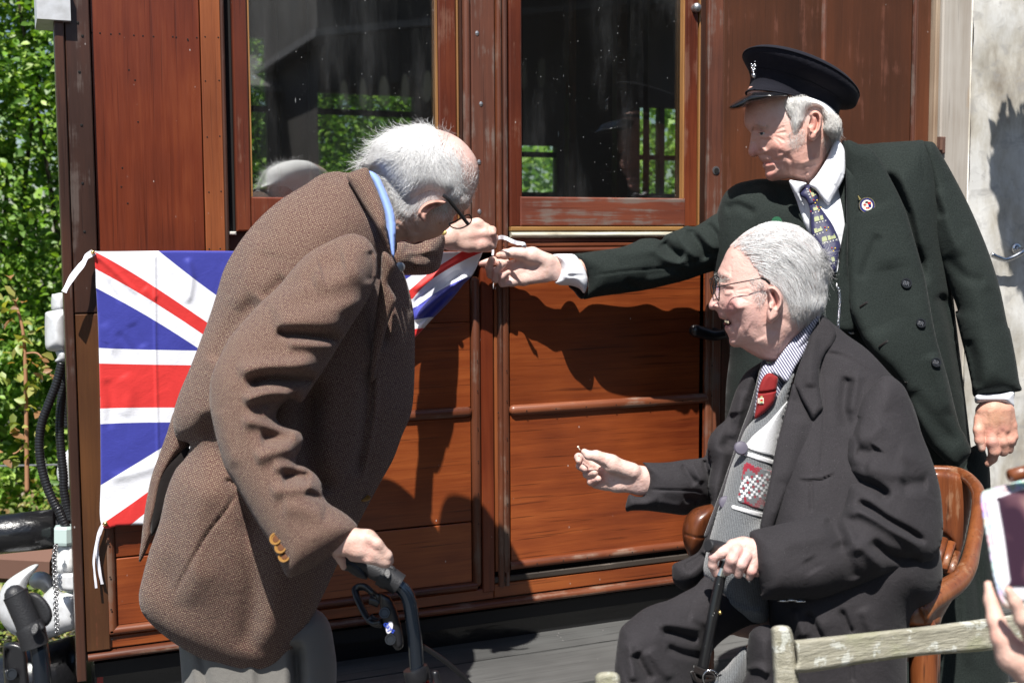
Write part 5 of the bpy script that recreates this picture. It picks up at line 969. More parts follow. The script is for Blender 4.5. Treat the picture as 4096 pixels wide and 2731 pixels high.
E2 = ear(Zf((752, 805), (798, 766), (850, 778), (884, 832), (884, 900), (872, 970), (842, 1038), (795, 1080), (757, 1072), (738, 1030), (728, 960), (738, 920), (760, 900), (765, 850)), [(3250, 500, 2.468)], .013, [(Zf((765, 815), (810, 782), (855, 805), (866, 880), (850, 960), (815, 1020)), 4.5, 0.007), (Zf((790, 830), (825, 820), (840, 880), (825, 950), (790, 990)), 5.5, -0.009), (Zf((748, 935), (762, 960), (770, 1000)), 4, 0.005)], [(*Zf((790, 880))[0], 13, (0.36, 0.12, 0.09), .8), (*Zf((790, 1050))[0], 12, (0.64, 0.32, 0.24), .5)], (0.66, 0.36, 0.29))
T2 = ZHd((1700, 800), 2.94, 2.585)
m2 = sdf_solid([('c', T2((1560, 800, .01, 106), (1440, 800, 0, 108))), ('c', T2((1560, 740, .01, 84), (1440, 735, 0, 85))), ('c', T2((1560, 870, .01, 82), (1440, 875, 0, 82))),
  ('c', T2((1450, 720, -.005, 92), (1260, 655, -.012, 100), (1110, 640, -.014, 76))), ('c', T2((1420, 760, 0, 82), (1150, 745, .002, 78), (960, 780, .006, 60))), ('c', T2((1430, 840, 0, 82), (1120, 850, .004, 80), (960, 890, .004, 58))), ('c', T2((1400, 900, 0, 74), (1160, 935, 0, 70), (1010, 960, 0, 56))),
  ('c', T2((1160, 630, -.02, 74), (1040, 620, -.022, 62), (940, 640, -.02, 58), (870, 655, -.018, 42)), .005), ('c', T2((950, 740, .02, 50), (800, 715, .02, 48), (650, 745, .015, 38)), .004),
  ('c', T2((910, 800, .01, 54), (775, 875, .0, 52), (755, 790, -.015, 48), (782, 706, -.026, 42)), .003), ('c', T2((950, 890, .0, 50), (830, 930, -.006, 50), (845, 835, -.02, 46), (932, 742, -.032, 38)), .003), ('c', T2((1050, 965, 0, 50), (912, 980, -.01, 46), (915, 900, -.022, 42), (982, 852, -.030, 32)), .003),
  ('c', T2((1040, 690, -.038, 14), (1080, 740, -.040, 14), (1180, 760, -.040, 10)), .006, 1)], 0.0017)
zq = lambda x, y: Z((1700, 800), 2.94, [(x, y)])[0]
handcol(m2, (0.68, 0.48, 0.42), [(*zq(770, 690), 9, (0.56, 0.36, 0.28), .8), (*zq(932, 728), 9, (0.56, 0.36, 0.28), .8), (*zq(985, 838), 8, (0.56, 0.36, 0.28), .8), (*zq(850, 660), 14, (0.58, 0.30, 0.2), .7), (*zq(800, 900), 45, (0.62, 0.34, 0.30), .5), (*zq(650, 745), 20, (0.45, 0.18, 0.15), .6)])
L2 = ZHd((3000, 1200), 1.96, 2.49)
m3 = sdf_solid([('c', L2((1915, 850, .004, 104), (1915, 900, .004, 104))), ('c', L2((1840, 870, 0, 72), (1840, 960, 0, 66), (1830, 1020, 0, 50))), ('c', L2((1900, 860, -.004, 90), (1900, 1010, -.004, 66))), ('c', L2((1975, 860, -.004, 84), (1985, 1000, -.004, 62))), ('c', L2((2020, 870, 0, 52), (2045, 980, 0, 46))),
  ('c', L2((1800, 930, -.0, 44), (1792, 1020, -.008, 42), (1800, 1100, -.010, 38), (1818, 1160, -.010, 30)), .004), ('c', L2((1880, 1010, -.006, 50), (1895, 1110, -.012, 48), (1915, 1185, -.008, 46), (1900, 1240, .004, 38), (1868, 1280, .010, 28)), .004), ('c', L2((1950, 1010, -.004, 50), (1975, 1110, -.008, 46), (1985, 1185, .0, 42)), .004), ('c', L2((2015, 1000, 0, 46), (2035, 1100, -.004, 42), (2030, 1170, .006, 36)), .004), ('c', L2((2055, 980, 0, 38), (2066, 1070, .0, 34), (2060, 1120, .008, 28)), .004),
  ('c', L2((1885, 880, -.022, 10), (1895, 1000, -.018, 9)), .006), ('c', L2((1960, 880, -.022, 10), (1975, 1000, -.018, 9)), .006)], 0.0018)
zq2 = lambda x, y: Zs((x, y))[0]
handcol(m3, (0.60, 0.32, 0.24), [(*zq2(1930, 930), 55, (0.62, 0.34, 0.20), .6), (*zq2(1980, 1010), 20, (0.60, 0.24, 0.2), .6), (*zq2(1885, 1020), 20, (0.60, 0.24, 0.2), .5), (*zq2(1900, 1120), 30, (0.60, 0.30, 0.26), .5), (*zq2(1808, 1150), 12, (0.66, 0.50, 0.42), .8)])
c2 = core([('c', [(3280, 750, 2.6, 70), (3300, 950, 2.63, 150), (3400, 1400, 2.65, 140), (3500, 1900, 2.66, 140), (3700, 2900, 2.66, 110)]), ('c', [(2950, 900, 2.66, 60), (2600, 1050, 2.65, 36), (2200, 1075, 2.59, 36)]), ('c', [(3640, 760, 2.62, 40), (3880, 1150, 2.55, 24), (3965, 1600, 2.50, 34)])])
bodymesh([H2, E2, m2, m3, c2], p2)
ey = MB().ball(P(*Zf((268, 1003))[0], float(surf(H2, [3052.5], [533.7])[0][0])+0.0045), 0.0080, 14).build('eye', EYEW, p2, smooth=True)
MB().ball(P(*Zf((252, 1003))[0], float(surf(H2, [3052.5], [533.7])[0][0])-0.0002), 0.0038, 10).build('iris', EYEI, ey, smooth=True)
lid = pillow(Zf((205, 985), (240, 970), (300, 975), (345, 1000), (310, 998), (260, 992), (225, 1000)), [(3050, 520, float(surf(H2, [3052.5], [528.])[0][0])-0.001)], [(0, 0, .005)], step=2.5, smooth=3, rmin=4); lid.col = np.tile(np.array([[.6, .34, .27]]), (len(lid.V), 1)); PM('eyelid', lid, SKIN, p2, col=lid.col)
hp2 = pillow(Zf((500, 600), (455, 680), (462, 760), (500, 850), (520, 950), (545, 1040), (560, 1100), (600, 1110), (650, 1060), (690, 960), (735, 900), (750, 810), (800, 765), (855, 775), (885, 830), (890, 900), (880, 985), (930, 1030), (990, 1060), (1040, 1045), (1068, 980), (1070, 900), (1055, 850), (1020, 760), (900, 640), (700, 560)), [(3200, 450, 2.55)], [(0, 0, .083)], k=0.22, step=4, smooth=10)
hb2 = PM('hair', hp2, HAIRB, p2, col=np.tile(np.array([[0.80, 0.78, 0.75]]), (len(hp2.V), 1)))
hair('hair_strands', hp2, Zf((500, 600), (450, 690), (480, 830), (540, 1020), (600, 1080), (690, 960), (745, 820), (800, 760), (700, 600)), Zf((520, 700, .2, 1), (600, 650, .3, 1), (700, 700, .1, 1), (560, 950, .1, 1), (650, 900, -.3, 1), (800, 740, .6, .6)), 1300, 36, (0.88, 0.86, 0.83), hb2, lift=0.004, curl=.6, jit=.2, seed=11, colv=.12)
hair('hair_strands', hp2, Zf((885, 730), (1050, 830), (1072, 920), (1055, 1030), (980, 1050), (890, 980), (890, 850)), Zf((950, 760, .6, 1), (1050, 900, -.1, 1), (950, 950, -.2, 1)), 1100, 46, (0.82, 0.79, 0.75), hb2, lift=0.005, curl=.6, jit=.2, seed=12, colv=.15)
hair('hair_sideburn', H2, Zf((540, 980), (700, 960), (700, 1060), (620, 1150), (560, 1130)), Zf((600, 1000, -.1, 1), (600, 1100, -.4, 1)), 300, 22, (0.80, 0.76, 0.72), hb2, lift=0.003, curl=1, jit=.5, seed=13, width=.00018)
hair('hair_nape', H2, Zf((900, 1020), (1020, 1050), (1010, 1130), (950, 1200), (910, 1130)), Zf((950, 1100, -.2, 1)), 250, 22, (0.55, 0.50, 0.46), hb2, lift=0.003, curl=1, jit=.4, seed=14, width=.0002)
hair('eyebrow', H2, Zf((165, 905), (240, 895), (330, 935), (300, 955), (200, 940)), Zf((200, 920, .9, .3), (300, 940, .8, .5)), 60, 11, (0.60, 0.50, 0.42), p2, lift=0.004, curl=1, jit=.5, seed=15, width=.00022)
# cap
cz = lambda x, y: Zf((x, y))[0]
def crg(l, r_, d, b, sag, n=56): a = cz(*l); c = cz(*r_); return capring(a[0], a[1], c[0], c[1], d, b, sag, n)
V, Fc = loft([crg((112, 560), (1040, 790), 2.555, .078, -30), crg((84, 590), (1056, 826), 2.555, .080, -38), crg((90, 575), (1058, 805), 2.555, .0815, -38), crg((118, 545), (1068, 770), 2.555, .080, -38), crg((136, 430), (1082, 715), 2.555, .083, -42), crg((122, 355), (1105, 700), 2.555, .090, -46), crg((90, 290), (1170, 700), 2.555, .104, -58), crg((64, 235), (1245, 690), 2.555, .118, -74), crg((56, 205), (1274, 620), 2.555, .125, -84), crg((64, 188), (1268, 580), 2.555, .124, -86), crg((100, 175), (1235, 540), 2.555, .116, -82), crg((300, 190), (1000, 420), 2.555, .07, -50), crg((560, 260), (720, 310), 2.555, .012, -8)])
cap_ = mesh('cap', V, Fc, NAVYC, p2, True, uv=np.stack([proj(np.array(V))[0]*.0005, -proj(np.array(V))[1]*.0005], 1))
pm = MB()
pm.tube(np.array(crg((56, 197), (1274, 600), 2.555, .1265, -86, 80)+crg((56, 197), (1274, 600), 2.555, .1265, -86, 80)[:1]), 0.0016, 6, cap=False)
pm.tube(np.array(crg((84, 583), (1056, 814), 2.555, .0825, -38, 80)+crg((84, 583), (1056, 814), 2.555, .0825, -38, 80)[:1]), 0.0016, 6, cap=False)
pm.tube(np.array(crg((122, 357), (1105, 702), 2.555, .0905, -46, 80)+crg((122, 357), (1105, 702), 2.555, .0905, -46, 80)[:1]), 0.0007, 5, cap=False)
pm.build('cap_piping', NAVYC, cap_, smooth=True)
vis = pillow(Zb((20, 668), (60, 640), (130, 600), (165, 582), (250, 577), (340, 582), (400, 600), (330, 615), (240, 635), (160, 650), (128, 672), (70, 690), (30, 690)), [(2912, 420, 2.52), (3150, 375, 2.478)], [(0, 0, .052)], k=0.12, step=3, smooth=6, rmin=6)
PM('peak', vis, VINYL, cap_)
stt = [P(*q, 2.476-0.02*(400-q0)/400*-1) for q, q0 in zip(Zb((30, 680), (100, 655), (200, 632), (300, 612), (390, 600)), (30, 100, 200, 300, 390))]
bg_ = MB(); A = cz(170, 395)
for dx, dy, r in ((0, 0, 26), (-5, -45, 22), (8, -60, 20), (-12, -90, 24), (10, -110, 14), (14, -140, 12), (2, 15, 24), (-20, -70, 14), (-25, -115, 12), (20, -95, 15), (-2, -30, 18)):
    bg_.ball(P(A[0]+dx/2.614, A[1]+dy/2.614, 2.468), r/2.614*2.5/F_PX, 8, (1, 1, .8))
bg_.lathe(P(A[0], A[1]+4, 2.468), UP, [(0.0055, 0), (0.006, 0.002), (0.005, .005)], 12)
bg_.build('cap_badge', CHROME, cap_, smooth=True)
# ================================================================== PERSON 3: seated man in charcoal suit
DOFF = 0.0
p3 = thing('person', tuple(P(3300, 3000, 2.0)*np.array([1, 1, 0])), 'seated man in spectacles, charcoal suit, patterned pullover and red tie, hand on a stick', 'person')
# jacket body (near half)
J3 = pillow([(3272, 1262), (3340, 1300), (3392, 1342), (3460, 1390), (3512, 1440), (3568, 1502), (3612, 1545), (3660, 1640), (3700, 1800), (3730, 2000), (3760, 2200), (3770, 2310), (3735, 2400), (3660, 2450), (3632, 2560), (3628, 2731), (3630, 2900), (3150, 2900), (3100, 2620), (3075, 2470), (3052, 2330), (3045, 2180), (3052, 2050), (3070, 1930), (3095, 1800), (3130, 1650), (3175, 1530), (3225, 1400)],
   [(3300, 1500, 2.10), (3400, 2000, 2.02), (3300, 2500, 1.93)], [(3350, 1700, .13), (3250, 2000, .15), (3500, 2200, .15), (3400, 2600, .11), (3300, 1380, .08)], k=0.55, step=7, smooth=18,
   strokes=[(Zc((745, 1170), (760, 1000), (770, 800)), 5, -0.001), (Zc((990, 310), (1100, 350), (1176, 385)), 5, -0.003), (Zs((600, 405), (740, 440), (880, 520), (1010, 615)), 5, -0.004), (Zc((945, 400), (975, 700), (965, 1000), (945, 1270)), 5, -0.004), (Zs((780, 600), (750, 700), (740, 900), (790, 1000)), 24, -0.012), (Zs((850, 560), (820, 700), (780, 900)), 22, 0.009),
     (Zc((765, 1300), (860, 1300), (960, 1290), (1060, 1240)), 6, 0.006), (Zc((765, 1310), (860, 1312), (960, 1302), (1060, 1256)), 5, -0.006), (Zc((870, 1310), (872, 1450), (875, 1568)), 6, -0.006), (Zl((1500, 980), (1560, 1100), (1620, 1200)), 12, -0.010), (Zl((1740, 960), (1800, 1100), (1830, 1140)), 12, -0.010), (Zl((1400, 960), (1440, 1080), (1480, 1180)), 22, 0.010), (Zl((1900, 950), (1950, 1080), (1990, 1150)), 24, 0.008), (Zl((1820, 1350), (1830, 1500)), 8, -0.005)], noise=0.0008)
jk3 = PM('jacket', J3, SUITC, p3, uvrot=0.3)
CO3b = pillow(Zc((928, 18), (905, 70), (880, 130), (820, 300), (770, 430), (735, 560), (765, 620), (800, 690), (845, 770), (888, 852), (930, 795), (965, 745), (945, 620), (936, 500), (948, 400), (990, 312), (1040, 255), (1068, 180), (1058, 125), (1000, 60)), [(3270, 1280, 2.06), (3230, 1500, 1.985), (3260, 1650, 1.952)], [(0, 0, .012)], k=0.8, step=4, smooth=6, rmin=7, fade=2, strokes=[(Zc((900, 150), (870, 400), (860, 600)), 26, 0.008)])
PM('collar', CO3b, SUITC, jk3, uvrot=-0.3)
LA3 = pillow(Zc((735, 555), (705, 650), (670, 770), (640, 880), (590, 1080), (550, 1300), (508, 1500), (470, 1700), (540, 1760), (640, 1500), (720, 1320), (820, 1150), (900, 1012), (940, 928), (888, 850), (845, 770), (790, 660)), [(3180, 1600, 1.975), (3220, 1750, 1.945), (3090, 2050, 1.90)], [(0, 0, .010)], k=0.8, step=4, smooth=6, rmin=7, fade=2, strokes=[(Zc((800, 800), (740, 1050), (640, 1350)), 34, 0.006)])
PM('lapel', LA3, SUITC, jk3, uvrot=0.6)
# near sleeve
o3 = Zs((1112, 598), (1200, 668), (1245, 752), (1300, 900), (1352, 1060), (1402, 1185), (1452, 1330), (1490, 1480)) + Zr4((598, 680), (602, 780), (590, 865), (562, 925), (520, 952), (430, 985), (300, 1030), (150, 1085)) + Zl((1620, 885), (1500, 898), (1400, 905), (1180, 893), (1168, 830), (1150, 750), (1132, 650), (1105, 510), (1085, 412), (1200, 376), (1320, 348), (1430, 322), (1550, 288), (1650, 276), (1730, 300)) + Zs((770, 1360), (745, 1260), (750, 1130), (775, 1020), (812, 930), (850, 820), (905, 725), (1000, 625), (1050, 595))
SL4 = pillow(o3, [(3550, 1650, 2.00), (3700, 2050, 1.93), (3500, 2250, 1.86), (3050, 2250, 1.80)], [(3560, 1700, .085), (3620, 2050, .085), (3400, 2250, .075), (3050, 2250, .050)], k=0.9, step=6, smooth=18,
   strokes=[(Zs((760, 1380), (860, 1420), (1000, 1480), (1100, 1560)), 20, -0.025), (Zr4((105, 735), (160, 690), (250, 720), (380, 800), (500, 880)), 26, 0.018), (Zr4((150, 640), (230, 680), (320, 740), (430, 800), (520, 860)), 16, -0.026), (Zr4((230, 840), (300, 900), (400, 940), (500, 935)), 22, -0.020), (Zs((1180, 1480), (1280, 1440), (1400, 1440)), 26, -0.014), (Zs((900, 1300), (1050, 1340), (1250, 1360)), 34, 0.010), (Zs((820, 1180), (950, 1200), (1000, 1150)), 26, -0.012), (Zs((830, 1080), (950, 1050), (1050, 960)), 30, 0.008), (Zs((1150, 1200), (1300, 1250), (1420, 1350)), 34, 0.008), (Zl((1300, 480), (1500, 450), (1700, 420)), 34, 0.006), (Zl((1700, 480), (1800, 620), (1850, 760)), 26, -0.010), (Zl((1850, 470), (1980, 600), (2050, 720)), 26, 0.012), (Zl((1500, 600), (1560, 700)), 30, -0.005), (Zs((1215, 740), (1260, 900), (1330, 1060), (1400, 1260)), 8, -0.005), (Zr4((0, 730), (60, 800), (100, 900)), 22, -0.012), (Zr4((60, 700), (130, 800), (170, 920)), 20, 0.008), (Zs((850, 900), (820, 1000), (790, 1080)), 12, -0.010)], noise=0.0008)
PM('near_sleeve', SL4, SUITC, jk3, uvrot=-0.5)
for q in Zl((1326, 893), (1386, 888), (1446, 897)):
    pt = P(*q, 1.80); b = MB().lathe(pt, UP*-1+FW*-.25, [(0.0088, 0.002), (0.0095, 0.003), (0.0088, 0.0045)], 16).build('cuff_button', CHROME, jk3, smooth=True); MB().ball(pt-UP*-0.001, 0.0045, 10).build('button_stud', BTNB, b, smooth=True)
# far panel and far sleeve
FP3 = pillow(Zc((520, 372), (440, 412), (350, 480), (290, 590), (250, 700), (205, 830), (130, 900), (70, 985), (60, 1080), (85, 1200)) + Zsh((1650, 640), (1680, 800), (1665, 950), (1620, 1180), (1550, 1320), (1420, 1392), (1292, 1450), (1276, 1520), (1285, 1620)) + Zl((560, 805), (625, 832), (720, 782), (770, 690), (790, 600), (835, 400), (885, 180)) + Zc((160, 1500), (215, 1350), (280, 1150), (350, 930), (410, 760), (455, 600), (490, 470)),
   [(2980, 1600, 2.09), (2900, 1900, 2.06), (2800, 2250, 1.99)], [(2950, 1650, .05), (2900, 1900, .05), (2800, 2250, .05)], k=0.8, step=5, smooth=12, strokes=[(Zc((470, 470), (440, 620), (370, 820), (290, 1050), (220, 1300), (140, 1520)), 9, 0.006), (Zsh((1700, 900), (1640, 1120), (1560, 1290)), 9, 0.008), (Zc((240, 780), (250, 900), (180, 1100)), 26, -0.018), (Zc((330, 600), (300, 800), (240, 1000)), 22, 0.008), (Zsh((1400, 1480), (1500, 1430), (1620, 1330)), 22, -0.018)], noise=0.0006)
PM('far_front', FP3, SUITC, jk3, uvrot=0.5)
FL3 = pillow(Zc((487, 380), (520, 385), (505, 480), (465, 620), (440, 740), (400, 860), (340, 960), (300, 1060), (240, 1250), (180, 1440), (120, 1600), (60, 1750), (35, 1740), (100, 1560), (160, 1400), (215, 1240), (275, 1060), (330, 900), (390, 740), (430, 600), (455, 500)), [(3040, 1480, 2.04), (2960, 1850, 1.99), (2860, 2150, 1.94)], [(0, 0, .010)], step=3.5, smooth=4, rmin=6)
PM('far_lapel', FL3, SUITE, jk3, uvrot=0.5)
FS3 = pillow(Zsh((960, 388), (1100, 392), (1250, 385), (1400, 362), (1540, 348), (1620, 325), (1640, 250), (1690, 150), (1790, 60), (1840, 200), (1800, 520), (1745, 760), (1720, 828), (1600, 845), (1500, 878), (1420, 938), (1200, 915), (1000, 892), (860, 892), (803, 902), (788, 862), (803, 790), (830, 722), (900, 742), (985, 728), (1008, 600), (1006, 480), (985, 410)),
   [(2550, 1950, 2.05), (2800, 1950, 2.10)], [(2600, 1950, .050), (2800, 1950, .06), (2850, 1780, .06)], k=0.9, step=5, smooth=12, strokes=[(Zsh((1005, 672), (1200, 675), (1400, 680), (1540, 690), (1600, 715)), 4, -0.004), (Zsh((1380, 400), (1450, 520), (1530, 620)), 12, -0.009), (Zsh((1480, 380), (1540, 500), (1600, 600)), 12, 0.007), (Zsh((1610, 350), (1640, 480), (1720, 590)), 10, -0.016), (Zsh((1400, 780), (1480, 760), (1560, 800)), 14, -0.010), (Zsh((1680, 640), (1700, 700), (1720, 780)), 10, -0.012), (Zsh((1120, 800), (1250, 830), (1380, 850)), 16, 0.005)], noise=0.0007)
PM('far_sleeve', FS3, SUITC, jk3, uvrot=0.05)
# pullover, shirt, tie
PO = pillow(Zc((742, 465), (705, 640), (650, 850), (600, 1080), (560, 1300), (515, 1500), (490, 1650)) + Zl((1190, 300), (1215, 600), (1222, 820), (1228, 1000), (1180, 1068), (1060, 1055), (960, 1008), (860, 910), (790, 810), (748, 690), (778, 520), (825, 340), (868, 180)) + Zc((168, 1460), (225, 1250), (290, 1080), (345, 930), (400, 860), (428, 836), (500, 792), (582, 692), (655, 558), (700, 480)),
   [(3050, 1600, 2.02), (3000, 1900, 1.985), (2950, 2300, 1.935)], [(3080, 1700, .06), (3020, 2000, .07), (3000, 2300, .08)], k=0.7, step=5, smooth=14, strokes=[(Zl((900, 900), (1000, 960), (1100, 985), (1210, 990)), 14, 0.010), (Zc((430, 835), (520, 790), (600, 690), (690, 560)), 6, 0.003), (Zc((410, 900), (520, 850), (640, 720), (720, 580)), 5, -0.003), (Zl((930, 290), (880, 400), (850, 500)), 4, -0.002)], noise=0.0008)
po = PM('pullover', PO, KNIT, p3, uvrot=-0.15)
def overlay(name, outl, mat, off=0.0022, step=4, **kw):
    base = lambda X, Y: surf(PO, X, Y)[0]-off*0.9
    r = pillow(outl, base, [(0, 0, off)], back=1.5, k=0.4, step=step, smooth=2, rmin=5, **kw); return PM(name, r, mat, po, uvrot=-0.15)
overlay('white_yoke', Zc((706, 680), (700, 800), (680, 900), (650, 1020), (620, 1140), (560, 1122), (460, 1095), (358, 1052), (385, 1000), (430, 950), (520, 875), (600, 790)), KWHITE)
overlay('white_stripe', Zc((350, 1090), (400, 1098), (470, 1120), (555, 1150), (625, 1170), (620, 1206), (550, 1186), (460, 1158), (390, 1132), (345, 1118)), KWHITE, 0.0018, 3)
overlay('white_stripe', Zc((255, 1508), (300, 1518), (370, 1538), (440, 1556), (560, 1590), (555, 1622), (430, 1592), (330, 1560), (250, 1534)), KWHITE, 0.0018, 3)
FI = MT('fair_isle_knit', rough=0.95, spec=0.1, sheen=0.3); _u = FI.uv(); _x, _y, _z = FI.xyz(_u)
_c = 0.0046; _q = Zc((450, 1370))[0]; _uu = _q[0]*2.2/F_PX; _vv = -_q[1]*2.2/F_PX; _ca, _sa = math.cos(-.15), math.sin(-.15)
_i = ((_x-(_uu*_ca-_vv*_sa))/_c).floor(); _j = ((_y-(_uu*_sa+_vv*_ca))/_c).floor(); _n = FI.noise(_u, 420, 3, 0.7); _aj = _j.abs()
_lat = ((_i+_j).mod(4).lt(1.0)).mx((_i-_j).mod(4).lt(1.0)); _dot = ((_i+_j).mod(4)-2).abs().lt(.5); _in = _aj.lt(5.0)
_zz = ((_i.mod(6)-3).abs()+_aj-9).abs().lt(1.1)*(1.0-_in)
_cc = FI.mix(_lat*_in, (0.12, 0.125, 0.135), (0.76, 0.76, 0.78)); _cc = FI.mix(_dot*_in*(1.0-_lat), _cc, (0.24, 0.015, 0.03)); _cc = FI.mix(_zz, _cc, (0.24, 0.015, 0.03))
FI.set('col', _cc); FI.bump(_n, 0.9, 0.002)
overlay('fair_isle_band', Zc((345, 1175), (400, 1185), (460, 1210), (610, 1262), (600, 1330), (575, 1430), (555, 1545), (430, 1530), (360, 1500), (295, 1470), (315, 1350), (330, 1260)), FI, 0.0018, 3.5)
for q in Zc((320, 1063), (200, 1492)): disc(P(*q, 1.935), 0.0115, 0.005, LEATHB, 'leather_button', po, sy=1)
SH3 = pillow(Zc((882, 8), (938, 20), (932, 60), (900, 130), (860, 240), (820, 320), (790, 400), (750, 470), (700, 540), (680, 640), (600, 740), (430, 840), (430, 700), (460, 500), (500, 400), (560, 395), (650, 300), (740, 180), (820, 80)), [(3150, 1500, 2.05), (3050, 1600, 2.03)], [(0, 0, .04)], k=0.8, step=4, smooth=8)
PM('shirt', SH3, STRIPE, p3, uvrot=-0.6)
SC3 = pillow(Zc((882, 8), (938, 18), (932, 62), (895, 150), (850, 250), (800, 350), (745, 440), (688, 541), (620, 505), (556, 463), (590, 390), (660, 290), (740, 185), (820, 80)), [(3250, 1290, 2.06), (3100, 1500, 1.995)], [(0, 0, .008)], k=0.8, step=3.5, smooth=5, rmin=6)
PM('shirt_collar', SC3, STRIPE, p3, uvrot=math.radians(-33))
TI3 = pillow(Zc((545, 472), (585, 490), (612, 515), (602, 600), (585, 690), (545, 745), (490, 795), (428, 833), (438, 740), (452, 640), (466, 570), (500, 500)), [(3060, 1600, 1.978)], [(0, 0, .009)], k=0.8, step=3, smooth=5, rmin=6, fade=2, strokes=[(Zc((462, 630), (520, 625), (590, 612)), 4, -0.006, 'f')])
t3 = PM('tie', TI3, TIER, p3)
A3 = Zc((482, 690))[0]
for dx, dy, w, h, mt, nm, o_ in ((0, 0, 17, 22, ENW, 'crest_shield', 0), (0, -2, 11, 8, ENR, 'crest_red', .0008), (0, 5, 11, 6, ENG, 'crest_green', .0008), (0, -15, 8, 6, ENG, 'crest_top', 0), (-13, 0, 4, 20, ENW, 'crest_edge', 0)):
    c = P(A3[0]+dx, A3[1]+dy, 1.9675-o_); s_ = 1.97/F_PX; V = [c+RT*a*w*s_/2+UP*b*h*s_/2-FW*e for a in (-1, 1) for b in (-1, 1) for e in (0, .0007)]; mesh(nm, V, [(0, 1, 3, 2), (4, 6, 7, 5), (0, 4, 5, 1), (2, 3, 7, 6), (0, 2, 6, 4), (1, 5, 7, 3)], mt, t3, False)
# trousers
TH1 = pillow(Zl((770, 730), (690, 800), (600, 848), (500, 900), (400, 930), (310, 970), (220, 1040), (150, 1108), (128, 1200), (115, 1300), (104, 1420), (100, 1700), (700, 1700), (760, 1400), (830, 1250), (950, 1150), (1080, 1090), (1200, 1060), (1100, 900), (900, 780)), [(2550, 2550, 1.80), (2900, 2400, 1.93)], [(2650, 2550, .085), (2850, 2430, .07), (2550, 2700, .08)], k=0.8, step=6, smooth=16,
   strokes=[(Zl((450, 1120), (560, 1150), (720, 1200)), 16, -0.016), (Zl((400, 1080), (560, 1080), (740, 1120)), 18, 0.010), (Zl((480, 1240), (600, 1290), (760, 1320)), 16, -0.012), (Zl((250, 1280), (300, 1380), (370, 1500)), 20, -0.016), (Zl((200, 1200), (230, 1350), (240, 1500)), 20, 0.010), (Zl((640, 1020), (750, 1060), (860, 1100)), 20, 0.008), (Zl((350, 1250), (420, 1350), (520, 1480)), 22, 0.010)], noise=0.0007)
tr3 = PM('trousers', TH1, SUITC, p3, uvrot=0.3)
TH2 = pillow(Zl((1090, 1130), (1150, 1090), (1240, 1090), (1320, 1200), (1340, 1700), (930, 1700), (1040, 1480), (1060, 1400), (1060, 1280), (1075, 1180)), [(3080, 2650, 1.84)], [(0, 0, .07)], k=0.8, step=6, smooth=12, strokes=[(Zl((1060, 1400), (1150, 1390), (1230, 1440)), 16, 0.012)])
PM('trouser_leg', TH2, SUITC, tr3, uvrot=0.3)
TH3 = pillow(Zl((780, 1480), (900, 1400), (980, 1300), (1040, 1240), (1080, 1300), (1060, 1500), (960, 1700), (700, 1700)), [(2900, 2720, 1.90)], [(0, 0, .05)], k=0.8, step=6, smooth=8)
PM('sock_and_cuff', TH3, KNIT, p3)
# head
hd3 = Zh((545, 400), (500, 500), (465, 575), (446, 620), (447, 655), (456, 690), (448, 735), (435, 780), (418, 830), (392, 880), (365, 930), (352, 968), (356, 1000), (380, 1016), (415, 1018), (432, 1030), (446, 1050), (456, 1078), (466, 1100), (490, 1112), (530, 1130), (545, 1155), (530, 1180), (520, 1205), (530, 1240), (550, 1275), (564, 1310), (567, 1350), (580, 1385), (615, 1405), (655, 1408), (690, 1410), (750, 1448), (850, 1505), (980, 1560), (1120, 1530), (1260, 1330), (1400, 1180), (1500, 1060), (1535, 980), (1548, 850), (1560, 650), (1545, 490), (1500, 385), (1440, 305), (1380, 235), (1280, 170), (1150, 125), (1000, 112), (860, 148), (730, 215), (630, 300))
sk3 = [(Zh((455, 690), (500, 720), (550, 730)), 14, -0.008), (Zh((460, 660), (520, 670), (590, 690)), 13, 0.006), (Zh((500, 790), (560, 800), (620, 800)), 9, -0.004), (Zh((515, 845), (560, 850), (610, 830)), 7, 0.004), (Zh((500, 760), (560, 765), (620, 780)), 7, 0.003), (Zh((410, 900), (450, 980), (500, 1020)), 14, -0.008), (Zh((400, 960), (440, 985), (475, 1000), (450, 1010)), 8, 0.007), (Zh((480, 1020), (540, 1080), (590, 1170), (610, 1260)), 8, -0.007), (Zh((560, 900), (620, 950), (660, 1040)), 30, 0.008), (Zh((570, 950), (620, 1010), (640, 1080)), 8, -0.0035), (Zh((640, 1130), (700, 1200), (740, 1300)), 12, -0.003), (Zh((760, 1200), (850, 1250), (900, 1330)), 26, -0.004), (Zh((480, 1135), (530, 1150), (575, 1160)), 7, -0.010, 'f'), (Zh((530, 1190), (570, 1195), (600, 1180)), 6, 0.003),
   (Zh((640, 820), (720, 800), (790, 790)), 4.5, -0.0018), (Zh((640, 850), (720, 850), (790, 860)), 4.5, -0.0018), (Zh((620, 870), (690, 890), (760, 930)), 4.5, -0.0018), (Zh((470, 560), (520, 600), (560, 640)), 7, -0.001), (Zh((580, 540), (590, 620), (585, 680)), 5, -0.0015), (Zh((560, 1310), (600, 1330), (650, 1320)), 9, -0.003), (Zh((690, 1390), (800, 1400), (900, 1440)), 10, -0.004), (Zh((850, 1440), (960, 1470), (1060, 1480)), 8, -0.003), (Zh((950, 1160), (1000, 1230), (1100, 1230)), 14, -0.003), (Zh((1110, 1100), (1180, 1150), (1260, 1230)), 14, -0.003)]
